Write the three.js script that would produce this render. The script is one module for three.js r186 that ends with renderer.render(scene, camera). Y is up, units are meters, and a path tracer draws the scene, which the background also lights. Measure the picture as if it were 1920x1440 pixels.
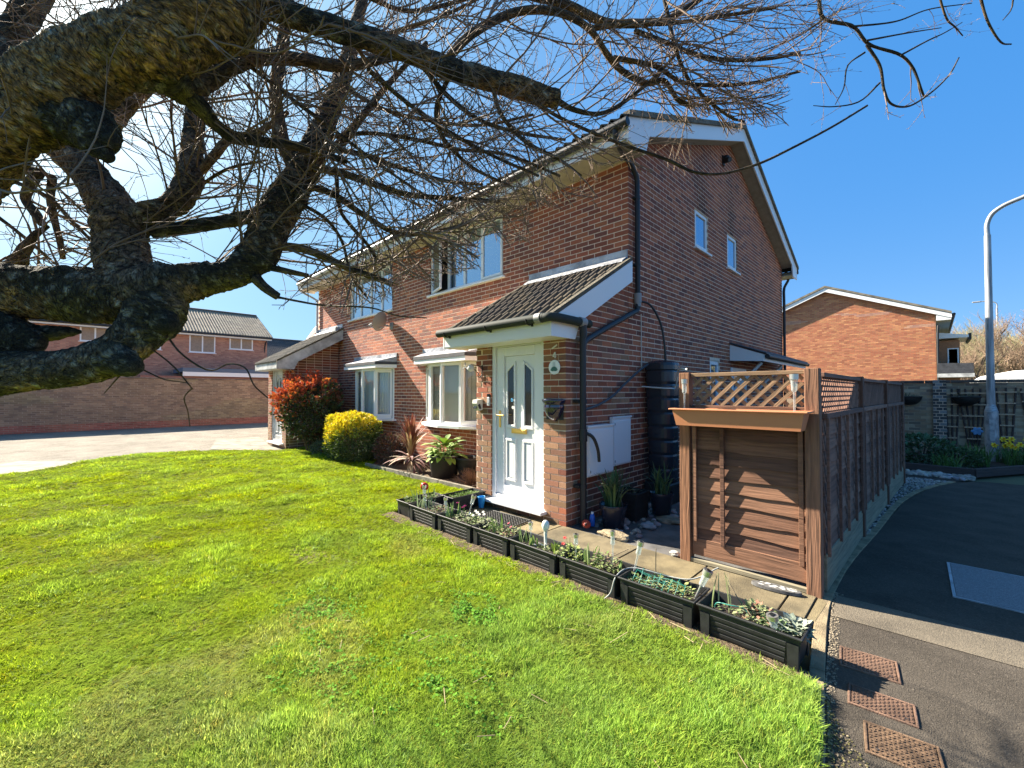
import * as THREE from 'three';
import { ImprovedNoise } from 'three/addons/math/ImprovedNoise.js';
import { mergeGeometries } from 'three/addons/utils/BufferGeometryUtils.js';
import { RoundedBoxGeometry } from 'three/addons/geometries/RoundedBoxGeometry.js';

// ------------------------------------------------------------------ camera, sky, sun, exposure
const scene = new THREE.Scene();
const EYE = 1.58, YAW = THREE.MathUtils.degToRad(44.7), PITCH = THREE.MathUtils.degToRad(1.08), FOCAL = 797;
const camera = new THREE.PerspectiveCamera(2 * Math.atan(720 / FOCAL) * 180 / Math.PI, 4 / 3, 0.05, 900);
camera.rotation.order = 'YXZ';
camera.position.set(0, EYE, 0);
camera.rotation.set(PITCH, YAW, 0);
camera.updateMatrixWorld(true);

const EXPOSURE = 4.3;
const SUN = new THREE.Vector3(-1, 0.69, 0.235).normalize();
const renderer = new THREE.WebGLRenderer({ antialias: true });
renderer.toneMapping = THREE.LinearToneMapping;
renderer.toneMappingExposure = EXPOSURE;
renderer.shadowMap.enabled = true;
renderer.setSize(1024, 768);

{ // clear spring sky: deep blue, paler to the horizon and towards the sun
  const w = 1024, h = 512, d = new Float32Array(w * h * 4);
  for (let j = 0; j < h; j++) for (let i = 0; i < w; i++) {
    const th = ((j + 0.5) / h - 0.5) * Math.PI, ph = ((i + 0.5) / w - 0.5) * 2 * Math.PI;
    const y = Math.sin(th), x = Math.cos(ph) * Math.cos(th), z = Math.sin(ph) * Math.cos(th);
    const t = Math.max(y, 0), k = Math.exp(-t / 0.17), c = (1 + x * SUN.x + y * SUN.y + z * SUN.z) / 2;
    const g = Math.pow(c, 6), g2 = Math.pow(c, 60), dim = 1 - 0.25 * t;
    let r = (0.06 + 0.36 * k) * dim + 0.42 * g + 2.0 * g2, gr = (0.33 + 0.42 * k) * dim + 0.5 * g + 1.8 * g2, b = (0.88 + 0.22 * k) * dim + 0.3 * g + 1.4 * g2;
    if (y < 0) { const q = Math.min(1, -y * 12); r += (0.42 - r) * q; gr += (0.38 - gr) * q; b += (0.28 - b) * q; }
    const o = (j * w + i) * 4;
    d[o] = 1.1 * r / EXPOSURE; d[o + 1] = 1.1 * gr / EXPOSURE; d[o + 2] = 1.1 * b / EXPOSURE; d[o + 3] = 1;
  }
  const sky = new THREE.DataTexture(d, w, h, THREE.RGBAFormat, THREE.FloatType);
  sky.mapping = THREE.EquirectangularReflectionMapping;
  sky.minFilter = sky.magFilter = THREE.LinearFilter; sky.wrapS = THREE.RepeatWrapping; sky.needsUpdate = true;
  scene.background = sky; scene.environment = sky;
}
const sun = new THREE.DirectionalLight(new THREE.Color(1.0, 0.9, 0.75), 5.0);
sun.position.copy(SUN).multiplyScalar(60); sun.target.position.set(-6, 0, -6);
sun.position.add(sun.target.position);
sun.castShadow = true; sun.shadow.mapSize.set(4096, 4096);
Object.assign(sun.shadow.camera, { left: -35, right: 35, top: 35, bottom: -35, near: 1, far: 160 });
scene.add(sun, sun.target);

// ------------------------------------------------------------------ helpers
const V = (x, y, z) => new THREE.Vector3(x, y, z);
function rng(seed) { let s = seed >>> 0; return () => { s = (s + 0x6d2b79f5) | 0; let t = Math.imul(s ^ (s >>> 15), 1 | s); t = (t + Math.imul(t ^ (t >>> 7), 61 | t)) ^ t; return ((t ^ (t >>> 14)) >>> 0) / 4294967296; }; }
const R0 = rng(7);
const rr = (r, a, b) => a + (b - a) * r();
const PN = new ImprovedNoise();
const noise = (x, y, z = 0.37) => PN.noise(x, y, z);
const fbm = (x, y, z = 0.37, o = 4) => { let a = 0.5, s = 0; for (let i = 0; i < o; i++) { s += a * PN.noise(x, y, z + i * 7.1); x *= 2.03; y *= 2.03; z *= 2.03; a *= 0.5; } return s; };
const clamp = (x, a = 0, b = 1) => Math.min(b, Math.max(a, x));
const mix = (a, b, t) => a + (b - a) * t;
const sstep = (a, b, x) => { const t = clamp((x - a) / (b - a)); return t * t * (3 - 2 * t); };
// a place in the world from its bearing in the view (pixels of a 1920 x 1440 frame) and its depth in metres
function at(u, v, depth) {
  const p = V((u - 960) / FOCAL, -(v - 720) / FOCAL, -1).multiplyScalar(depth);
  return p.applyAxisAngle(V(1, 0, 0), PITCH).applyAxisAngle(V(0, 1, 0), YAW).add(V(0, EYE, 0));
}
function pix(p) { // bearing of a point, used to keep the crown inside its outline
  const q = p.clone().sub(V(0, EYE, 0)).applyAxisAngle(V(0, 1, 0), -YAW).applyAxisAngle(V(1, 0, 0), -PITCH);
  return [960 + FOCAL * q.x / -q.z, 720 - FOCAL * q.y / -q.z, -q.z];
}
const used = new Map();
function numbered(n) { const k = used.get(n) || 0; used.set(n, k + 1); return k ? n + '_' + String(k).padStart(3, '0') : n; }
function tag(o, label, category, group, kind) { if (label) o.userData.label = label; if (category) o.userData.category = category; if (group) o.userData.group = group; if (kind) o.userData.kind = kind; return o; }
function thing(name, label, category, pos = [0, 0, 0], turn = 0, group) {
  const o = new THREE.Group(); o.name = numbered(name); o.position.set(...pos); o.rotation.y = turn; scene.add(o);
  return tag(o, label, category, group);
}
function flat(geos) {
  const list = (Array.isArray(geos) ? geos.flat(9) : [geos]).map((g) => {
    const q = g.index ? g.toNonIndexed() : g.clone();
    for (const k of Object.keys(q.attributes)) if (!['position', 'normal', 'uv', 'color'].includes(k)) q.deleteAttribute(k);
    if (!q.attributes.normal) q.computeVertexNormals();
    if (!q.attributes.uv) q.setAttribute('uv', new THREE.BufferAttribute(new Float32Array(q.attributes.position.count * 2), 2));
    return q;
  });
  const colored = list.some((g) => g.attributes.color);
  if (colored) for (const g of list) if (!g.attributes.color) g.setAttribute('color', new THREE.BufferAttribute(new Float32Array(g.attributes.position.count * 3).fill(1), 3));
  return list.length === 1 ? list[0] : mergeGeometries(list, false);
}
function part(name, geos, mat, parent, label) {
  const m = new THREE.Mesh(flat(geos), mat); m.name = numbered(name); m.castShadow = m.receiveShadow = true;
  if (label) m.userData.label = label;
  (parent || scene).add(m); return m;
}
function share(name, geo, mat, parent) { const m = new THREE.Mesh(geo, mat); m.name = numbered(name); m.castShadow = m.receiveShadow = true; parent.add(m); return m; }
const piece = (name, label, category, geos, mat, group) => tag(part(name, geos, mat, scene), label, category, group);
const each = (name, list, mat, parent) => list.map((g) => part(name, g, mat, parent));
const struct = (name, geos, mat) => tag(part(name, geos, mat, scene), null, null, null, 'structure');
function sub(name, parent) { const g = new THREE.Group(); g.name = numbered(name); parent.add(g); return g; }
function instances(name, geo, mat, recs, parent) { // recs: {m: Matrix4, c: [r,g,b]}
  const im = new THREE.InstancedMesh(geo, mat, recs.length); im.name = numbered(name); im.castShadow = im.receiveShadow = true;
  const c = new THREE.Color();
  recs.forEach((r, i) => { im.setMatrixAt(i, r.m); if (r.c) im.setColorAt(i, c.setRGB(...r.c)); });
  im.userData.kind = 'stuff'; (parent || scene).add(im); return im;
}
// uv in metres from the dominant axis of each face
function metric(g, swap = false, off = 0) {
  const q = g.index ? g.toNonIndexed() : g; if (!q.attributes.normal) q.computeVertexNormals();
  const p = q.attributes.position, n = q.attributes.normal, uv = new Float32Array(p.count * 2);
  for (let i = 0; i < p.count; i++) {
    const ax = Math.abs(n.getX(i)), ay = Math.abs(n.getY(i)), az = Math.abs(n.getZ(i));
    let a, b;
    if (ax >= ay && ax >= az) { a = p.getZ(i); b = p.getY(i); } else if (ay >= az) { a = p.getX(i); b = p.getZ(i); } else { a = p.getX(i); b = p.getY(i); }
    uv[i * 2] = (swap ? b : a) + off; uv[i * 2 + 1] = (swap ? a : b) + off * 1.7;
  }
  q.setAttribute('uv', new THREE.BufferAttribute(uv, 2)); return q;
}
const box = (w, h, d, x = 0, y = 0, z = 0) => metric(new THREE.BoxGeometry(w, h, d).translate(x, y, z));
const rbox = (w, h, d, r, x = 0, y = 0, z = 0, s = 2) => metric(new RoundedBoxGeometry(w, h, d, s, Math.min(r, w / 2.01, h / 2.01, d / 2.01)).translate(x, y, z));
const between = (x0, x1, y0, y1, z0, z1) => box(x1 - x0, y1 - y0, z1 - z0, (x0 + x1) / 2, (y0 + y1) / 2, (z0 + z1) / 2);
const rbetween = (x0, x1, y0, y1, z0, z1, r = 0.006) => rbox(x1 - x0, y1 - y0, z1 - z0, r, (x0 + x1) / 2, (y0 + y1) / 2, (z0 + z1) / 2);
function tube(pts, r, radial = 8, steps, closed = false) {
  const c = new THREE.CatmullRomCurve3(pts.map((p) => (p.isVector3 ? p : V(...p))), closed, 'centripetal');
  return new THREE.TubeGeometry(c, steps || Math.max(4, pts.length * 5), r, radial, closed);
}
function cyl(r0, r1, a, b, seg = 12) { // tapered bar from a to b
  a = a.isVector3 ? a : V(...a); b = b.isVector3 ? b : V(...b);
  const d = b.clone().sub(a), L = d.length(), g = new THREE.CylinderGeometry(r1, r0, L, seg);
  g.applyQuaternion(new THREE.Quaternion().setFromUnitVectors(V(0, 1, 0), d.normalize()));
  return g.translate((a.x + b.x) / 2, (a.y + b.y) / 2, (a.z + b.z) / 2);
}
const lathe = (pts, seg = 24) => new THREE.LatheGeometry(pts.map((p) => new THREE.Vector2(...p)), seg);
const ball = (r, x, y, z, s = 14) => new THREE.SphereGeometry(r, s, Math.ceil(s * 0.7)).translate(x, y, z);
function poly(pts, y = 0) { // flat sheet from (x, z) points
  const s = new THREE.Shape(pts.map(([x, z]) => new THREE.Vector2(x, -z)));
  return metric(new THREE.ShapeGeometry(s).rotateX(-Math.PI / 2).translate(0, y, 0));
}
function prism(pts, y0, y1) { // (x, z) outline raised from y0 to y1
  const s = new THREE.Shape(pts.map(([x, z]) => new THREE.Vector2(x, -z)));
  return metric(new THREE.ExtrudeGeometry(s, { depth: y1 - y0, bevelEnabled: false }).rotateX(-Math.PI / 2).translate(0, y0, 0));
}
function extrudeXY(pts, z0, z1, holes = [], bevel = 0) {
  const s = new THREE.Shape(pts.map((p) => new THREE.Vector2(...p)));
  for (const h of holes) s.holes.push(new THREE.Path(h.map((p) => new THREE.Vector2(...p))));
  return metric(new THREE.ExtrudeGeometry(s, { depth: z1 - z0 - 2 * bevel, bevelEnabled: bevel > 0, bevelSize: bevel, bevelThickness: bevel, bevelOffset: -bevel, bevelSegments: 1 }).translate(0, 0, z0 + bevel));
}
// outline in (z, y), extruded along x from x0 to x1
function extrudeZY(pts, x0, x1, holes = []) {
  const f = (l) => l.map(([z, y]) => [-z, y]);
  const g = extrudeXY(f(pts), 0, x1 - x0, holes.map(f)); // local x = -z
  return metric(g.rotateY(Math.PI / 2).translate(x0, 0, 0));
}
const rect = (a, b, c, d) => [[a, c], [b, c], [b, d], [a, d]];

// ------------------------------------------------------------------ textures and materials
function pval(seed) { // tileable value noise with period p
  const t = new Float32Array(65536); const r = rng(seed); for (let i = 0; i < 65536; i++) t[i] = r();
  return (x, y, p, q = p) => {
    const xi = Math.floor(x), yi = Math.floor(y), fx = x - xi, fy = y - yi, sx = fx * fx * (3 - 2 * fx), sy = fy * fy * (3 - 2 * fy);
    const h = (i, j) => t[((((i % p) + p) % p) * 251 + (((j % q) + q) % q) * 7919) & 65535];
    return mix(mix(h(xi, yi), h(xi + 1, yi), sx), mix(h(xi, yi + 1), h(xi + 1, yi + 1), sx), sy);
  };
}
function tex(n, f, srgb = false) { // f(u, v) -> grey or [r, g, b] in 0..1
  const d = new Uint8Array(n * n * 4);
  for (let j = 0; j < n; j++) for (let i = 0; i < n; i++) {
    const c = f((i + 0.5) / n, (j + 0.5) / n), o = (j * n + i) * 4, a = Array.isArray(c) ? c : [c, c, c];
    d[o] = clamp(a[0]) * 255; d[o + 1] = clamp(a[1]) * 255; d[o + 2] = clamp(a[2]) * 255; d[o + 3] = 255;
  }
  const t = new THREE.DataTexture(d, n, n); t.wrapS = t.wrapT = THREE.RepeatWrapping; t.minFilter = t.magFilter = THREE.LinearFilter;
  if (srgb) t.colorSpace = THREE.SRGBColorSpace; t.needsUpdate = true; return t;
}
const pv = pval(11), pf = (u, v, p, o = 4) => { let a = 0.5, s = 0, w = 0; for (let i = 0; i < o; i++) { s += a * pv(u * p + i * 17, v * p + i * 31, p); w += a; a *= 0.55; p *= 2; } return s / w; };
const T = {
  grain: tex(512, (u, v) => 0.62 + 0.38 * pf(u, v, 16, 5)),
  blot: tex(512, (u, v) => 0.45 + 0.55 * sstep(0.25, 0.75, pf(u, v, 5, 6))),
  speck: tex(512, (u, v) => { const a = pv(u * 256, v * 256, 256), b = pv(u * 128 + 3, v * 128, 128); return 0.35 + 0.45 * a * a + 0.25 * b; }),
  wood: tex(512, (u, v) => { const w = pv(u * 4, v * 4, 4) * 0.035; const a = pv(u * 3, (v + w) * 60, 3, 60), b = pv(u * 8 + 5, (v + w) * 160, 8, 160); const k = pf(u, v, 6, 4); return 0.32 + 0.34 * a + 0.2 * b + 0.22 * k; }),
  bark: tex(512, (u, v) => { const w = (pf(u, v, 8, 4) - 0.5) * 0.22; const rg = (p, q) => 1 - Math.abs(pv((u + w) * p, (v + w) * q, p, q) * 2 - 1); const a = rg(16, 9), b = rg(34, 20), c = pf(u, v, 32, 4); return clamp(1 - 0.55 * a * a * a - 0.35 * b * b * b - 0.35 * c); }),
  tarmac: tex(1024, (u, v) => { const a = pv(u * 400, v * 400, 400), b = pv(u * 190 + 3, v * 190, 190), c = pf(u, v, 6, 5); const s = a > 0.8 ? 0.55 * (a - 0.8) / 0.2 : 0; return clamp(0.3 + 0.16 * b + s + 0.4 * (c - 0.4)); }),
  soil: tex(512, (u, v) => 0.25 + 0.75 * Math.pow(pf(u, v, 32, 4), 1.4)),
};
const rep = (t, s, s2 = s) => { const c = t.clone(); c.repeat.set(s, s2); c.needsUpdate = true; return c; };
function mat(rgb, o = {}) {
  const { map, bump, phys, ...rest } = o;
  const m = new (phys ? THREE.MeshPhysicalMaterial : THREE.MeshStandardMaterial)({ roughness: 0.8, ...rest });
  m.color.setRGB(...rgb);
  if (map) m.map = rep(...map);
  if (bump) { m.bumpMap = rep(bump[0], bump[1], bump[3] || bump[1]); m.bumpScale = bump[2]; }
  return m;
}
const M = {
  brick: mat([1, 1, 1], { map: [T.grain, 0.7], bump: [T.grain, 1.5, 0.004], roughness: 0.9 }),
  mortar: mat([0.95, 0.74, 0.56], { map: [T.grain, 2], bump: [T.grain, 6, 0.004], roughness: 0.95 }),
  white: mat([0.8, 0.8, 0.79], { roughness: 0.32, bump: [T.blot, 0.8, 0.001] }),
  whiteOld: mat([0.66, 0.66, 0.64], { roughness: 0.5, map: [T.blot, 0.7] }),
  soffit: mat([0.62, 0.56, 0.42], { roughness: 0.7, map: [T.grain, 0.5] }),
  black: mat([0.018, 0.019, 0.021], { roughness: 0.5 }),
  blackMatt: mat([0.025, 0.026, 0.026], { roughness: 0.55, map: [T.blot, 2.2] }),
  grey: mat([0.28, 0.28, 0.28], { roughness: 0.6 }),
  lead: mat([0.5, 0.51, 0.54], { roughness: 0.5, metalness: 0.25, map: [T.blot, 1.1], bump: [T.blot, 2, 0.01] }),
  leadDark: mat([0.06, 0.062, 0.07], { roughness: 0.6, map: [T.blot, 2] }),
  tile: mat([1, 1, 1], { roughness: 0.85, map: [T.blot, 2.2], bump: [T.grain, 3, 0.006] }),
  mirror: mat([0.3, 0.41, 0.52], { roughness: 0.02, metalness: 0.85 }),
  pane: mat([0.96, 0.98, 0.98], { phys: true, roughness: 0.01, transmission: 1, thickness: 0, ior: 1.5 }),
  dark: mat([0.02, 0.02, 0.022], { roughness: 0.7 }),
  darkGlass: mat([0.012, 0.014, 0.016], { roughness: 0.05 }),
  blind: mat([0.36, 0.34, 0.28], { roughness: 0.9 }),
  net: mat([0.4, 0.45, 0.47], { roughness: 0.95 }),
  gold: mat([0.75, 0.5, 0.16], { roughness: 0.28, metalness: 0.9 }),
  steel: mat([0.6, 0.6, 0.58], { roughness: 0.3, metalness: 0.85 }),
  galv: mat([0.42, 0.45, 0.48], { roughness: 0.5, metalness: 0.35, map: [T.blot, 1.5] }),
  concrete: mat([0.26, 0.235, 0.18], { roughness: 0.95, map: [T.blot, 1.3], bump: [T.speck, 1.5, 0.004] }),
  kerb: mat([0.3, 0.235, 0.14], { roughness: 0.95, map: [T.blot, 1.7], bump: [T.speck, 1.5, 0.006] }),
  soil: mat([0.06, 0.042, 0.028], { roughness: 1, map: [T.soil, 2], bump: [T.soil, 3, 0.02] }),
  terra: mat([0.58, 0.23, 0.105], { roughness: 0.5 }),
  clear: mat([0.9, 0.93, 0.93], { phys: true, roughness: 0.08, transmission: 0.85, thickness: 0, ior: 1.45 }),
};
const hex = (h) => { const c = new THREE.Color(h); return [c.r, c.g, c.b]; };

// ------------------------------------------------------------------ ground, lawn, road, paths
const gentle = (x, z) => 0.018 * noise(x * 0.55, z * 0.55) + 0.012 * noise(x * 1.6, z * 1.6, 4);
const grassMat = mat([0.19, 0.17, 0.05], { roughness: 1, map: [T.soil, 1.1], bump: [T.soil, 4, 0.02] });
struct('ground', poly([[-420, -420], [420, -420], [420, 420], [-420, 420]], -0.05), mat([0.09, 0.1, 0.05], { roughness: 1, map: [T.blot, 0.05] }));
const LAWN = [[-0.34, -1.9], [-0.41, -2.4], [-0.47, -2.75], [-0.58, -2.815], [-4.98, -2.815], [-5.0, -3.4], [-4.9, -4.2], [-5.1, -4.33], [-8.5, -4.28], [-9.0, -4.75], [-12.6, -4.75], [-12.62, -3.7],
  [-13.1, -3.2], [-13.8, -2.4], [-14.15, -1.5], [-14.05, -0.8], [-13.5, 0], [-12.35, 1.05], [-11, 2.6], [-9.5, 5], [-8.5, 9], [-0.2, 9], [-0.26, 2], [-0.28, 0]];
function inside(pts, x, z) { let c = false; for (let i = 0, j = pts.length - 1; i < pts.length; j = i++) { const [a, b] = pts[i], [p, q] = pts[j]; if ((b > z) !== (q > z) && x < (p - a) * (z - b) / (q - b) + a) c = !c; } return c; }
{ // a sheet of small squares whose rim is drawn to the outline
  const pos = [], idx = [], st = 0.12, map = new Map();
  const vert = (i, k) => { const key = i + ',' + k; if (!map.has(key)) { const x = i * st, z = k * st; map.set(key, pos.length / 3); pos.push(x, 0.012 + gentle(x, z), z); } return map.get(key); };
  for (let i = -120; i < 0; i++) for (let k = -42; k < 76; k++) if (inside(LAWN, (i + 0.5) * st, (k + 0.5) * st)) { const a = vert(i, k), b = vert(i + 1, k), c = vert(i + 1, k + 1), d = vert(i, k + 1); idx.push(a, d, c, a, c, b); }
  const g = new THREE.BufferGeometry(); g.setAttribute('position', new THREE.Float32BufferAttribute(pos, 3)); g.setIndex(idx); g.computeVertexNormals();
  const base = poly(LAWN, -0.01);
  struct('lawn', [metric(g), base], grassMat);
}
// asphalt court by the camera, on the right
const asphalt = mat([0.155, 0.132, 0.105], { roughness: 0.95, phys: true, specularIntensity: 0.4, map: [T.tarmac, 0.62], bump: [T.speck, 1.7, 0.007] });
const KERB = [[-0.20, 2.5], [-0.24, 0], [-0.28, -1.2], [-0.335, -2.1], [-0.43, -2.74], [-0.49, -3.2], [-0.55, -3.7], [-0.575, -4.1], [-0.565, -4.9], [-0.47, -6.25], [-0.29, -8.6], [0.0, -10.0], [0.26, -10.75]];
struct('road', poly([...KERB, [0.6, -11.2], [1.6, -11.3], [2.6, -14.6], [12, -14.6], [12, 8], [-0.2, 8]], 0.0), asphalt);
struct('road_patch', poly([[-0.52, -3.74], [-0.555, -4.14], [0.35, -4.2], [2.4, -4.3], [6, -4.6], [6, -4.0], [2.4, -3.88], [0.4, -3.8]], 0.004), mat([0.27, 0.225, 0.16], { roughness: 0.95, map: [T.tarmac, 0.7], bump: [T.speck, 1.7, 0.007] }));
{ // edging kerb between the path, the gravel and the asphalt: short concrete lengths
  const kerbPart = tag(new THREE.Group(), null, null, null, 'structure'); kerbPart.name = 'kerb'; scene.add(kerbPart);
  const c = new THREE.CatmullRomCurve3(KERB.map(([x, z]) => V(x, 0, z)), false, 'centripetal'), L = c.getLength(), n = Math.round(L / 0.62);
  for (let i = 0; i < n; i++) {
    const pts = []; for (const s of [0.01, 0.5, 0.99]) { const p = c.getPointAt((i + s) / n), t = c.getTangentAt((i + s) / n); pts.push([p, V(-t.z, 0, t.x)]); }
    const side = (w) => pts.map(([p, q]) => [p.x - q.x * w, p.z - q.z * w]);
    const s = new THREE.Shape([...side(-0.004), ...side(0.06).reverse()].map(([x, z]) => new THREE.Vector2(x, -z)));
    part('kerb_stone', metric(new THREE.ExtrudeGeometry(s, { depth: 0.11, bevelEnabled: true, bevelSize: 0.004, bevelThickness: 0.004, bevelSegments: 1 }).rotateX(-Math.PI / 2).translate(0, -0.105 + 0.006 * R0(), 0)), M.kerb, kerbPart);
  }
}
{ // paved path in front of the porch and the planters
  const path = tag(new THREE.Group(), null, null, null, 'structure'); path.name = 'paved_path'; scene.add(path);
  const mats = [[0.22, 0.175, 0.09], [0.2, 0.16, 0.085], [0.24, 0.19, 0.1], [0.185, 0.15, 0.085]].map((c) => mat(c, { roughness: 0.95, map: [T.blot, 1.1], bump: [T.speck, 1.4, 0.005] }));
  part('bedding', between(-4.9, -0.6, -0.03, 0.004, -3.99, -2.84), mat([0.09, 0.075, 0.05], { roughness: 1, map: [T.soil, 2] }), path);
  const xs = [-4.9, -4.35, -3.75, -3.1, -2.12, -1.46, -0.81, -0.645];
  for (let i = 0; i < xs.length - 1; i++) for (const [z0, z1] of [[-3.98, -3.36], [-3.36, -2.86]])
    part('paving_slab', rbetween(xs[i] + 0.006, xs[i + 1] - 0.006, -0.03, 0.016 + 0.004 * R0(), z0 + 0.006, z1 - 0.006, 0.005).translate(0, 0, 0), mats[Math.floor(R0() * 4)], path);
  part('paving_slab', prism([[-0.64, -2.86], [-0.6, -3.9], [-0.64, -3.98], [-0.66, -3.98], [-0.66, -2.86]].map(([x, z]) => [x + 0.02, z]), -0.03, 0.012), mats[1], path);
}
struct('side_passage', poly([[-3.03, -4.0], [-0.7, -4.0], [-0.45, -9.9], [-0.5, -14.6], [-3.03, -14.6]], 0.002), mat([0.13, 0.125, 0.12], { roughness: 0.95, map: [T.blot, 0.9], bump: [T.speck, 1.5, 0.004] }));
struct('gravel_bed', [poly([[-0.66, -4.06], [-0.58, -4.06], [-0.57, -4.9], [-0.475, -6.25], [-0.295, -8.6], [0.0, -10.0], [0.26, -10.75], [0.55, -11.5], [-0.4, -11.6], [-0.42, -9.95], [-0.5, -7.95], [-0.61, -6.05]], 0.004), poly([[-0.45, -11.0], [0.5, -11.2], [0.5, -11.62], [-0.5, -11.66]], 0.01)], M.soil);
// car court on the far left and the concrete apron before the second porch
struct('parking_court', poly([[-25, 14], [-9.2, 14], [-9.8, 5], [-11.2, 2.6], [-12.4, 1.1], [-13.6, 0], [-14.1, -0.8], [-14.2, -1.5], [-13.9, -2.4], [-13.15, -3.2], [-12.6, -3.7], [-12.6, -5.4], [-14.4, -14.5], [-25, -14.5]], -0.006), mat([0.47, 0.42, 0.345], { roughness: 1, phys: true, specularIntensity: 0.2, map: [T.tarmac, 0.3], bump: [T.speck, 1, 0.008] }));
struct('concrete_apron', poly([[-12.62, -3.35], [-12.62, -4.02], [-14.5, -4.02], [-16.9, -4.4], [-16.7, -3.1], [-14.2, -2.5]], 0.004), mat([0.25, 0.22, 0.165], { roughness: 0.95, map: [T.blot, 0.8], bump: [T.speck, 1, 0.004] }));
struct('edging_strip', poly([[-14.9, 1.0], [-13.75, -0.15], [-13.55, 0.02], [-12.4, 1.1], [-11.1, 2.7], [-9.6, 5.1], [-8.6, 9], [-9.4, 9], [-10.6, 5.4], [-12.2, 3.1], [-13.6, 1.7]], 0.0), mat([0.27, 0.24, 0.18], { roughness: 0.95, map: [T.blot, 0.8], bump: [T.speck, 1, 0.004] }));
// flower bed under the bay window
struct('flower_bed', poly([[-8.5, -4.3], [-5.1, -4.36], [-4.64, -4.2], [-4.64, -5.4], [-12.7, -5.4], [-12.7, -4.72], [-9.0, -4.72]], 0.022), mat([0.26, 0.19, 0.11], { roughness: 1, map: [T.soil, 1.4], bump: [T.soil, 3, 0.03] }));
{
  const e = tag(new THREE.Group(), null, null, null, 'structure'); e.name = 'bed_edging'; scene.add(e);
  const pts = [[-8.55, -4.24], [-7.7, -4.25], [-6.85, -4.27], [-6.0, -4.3], [-5.1, -4.33]];
  for (let i = 0; i < 4; i++) { const [a, b] = pts[i], [c, d] = pts[i + 1], L = Math.hypot(c - a, d - b); part('edging_stone', rbox(L - 0.015, 0.1, 0.05, 0.008).rotateY(-Math.atan2(d - b, c - a)).translate((a + c) / 2, 0.035, (b + d) / 2), M.concrete, e); }
}
{ // pebbles in the gravel strip and by the pots
  const r = rng(5), g = new THREE.IcosahedronGeometry(1, 1), recs = [];
  const put = (x, z, s) => { const m = new THREE.Matrix4().compose(V(x, 0.006 + s * 0.25, z), new THREE.Quaternion().setFromEuler(new THREE.Euler(r() * 0.6, r() * 6, r() * 0.6)), V(s * rr(r, 0.8, 1.4), s * 0.6, s)); const k = rr(r, 0.12, 0.5); recs.push({ m, c: [k, k * rr(r, 0.85, 0.98), k * rr(r, 0.7, 0.95)] }); };
  const KC = new THREE.CatmullRomCurve3(KERB.slice(7).map(([x, z]) => V(x, 0, z)), false, 'centripetal');
  for (let i = 0; i < 3600; i++) { const p = KC.getPoint(Math.pow(r(), 1.2)); const w = clamp(mix(0.1, 0.5, (-p.z - 4) / 6.5), 0.1, 0.55); put(p.x - 0.06 - r() * w, p.z, rr(r, 0.006, 0.017)); }
  for (let i = 0; i < 260; i++) put(rr(r, -0.5, 0.5), rr(r, -11.62, -11.1), rr(r, 0.02, 0.05));
  for (let i = 0; i < 170; i++) put(rr(r, -2.95, -2.3) + 0.02, rr(r, -5.6, -4.25), rr(r, 0.012, 0.04));
  tag(instances('pebbles', g, mat([1, 1, 1], { roughness: 0.85, map: [T.grain, 1] }), recs), 'grey and white pebbles strewn along the fence and by the pots', 'pebbles');
}
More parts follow.
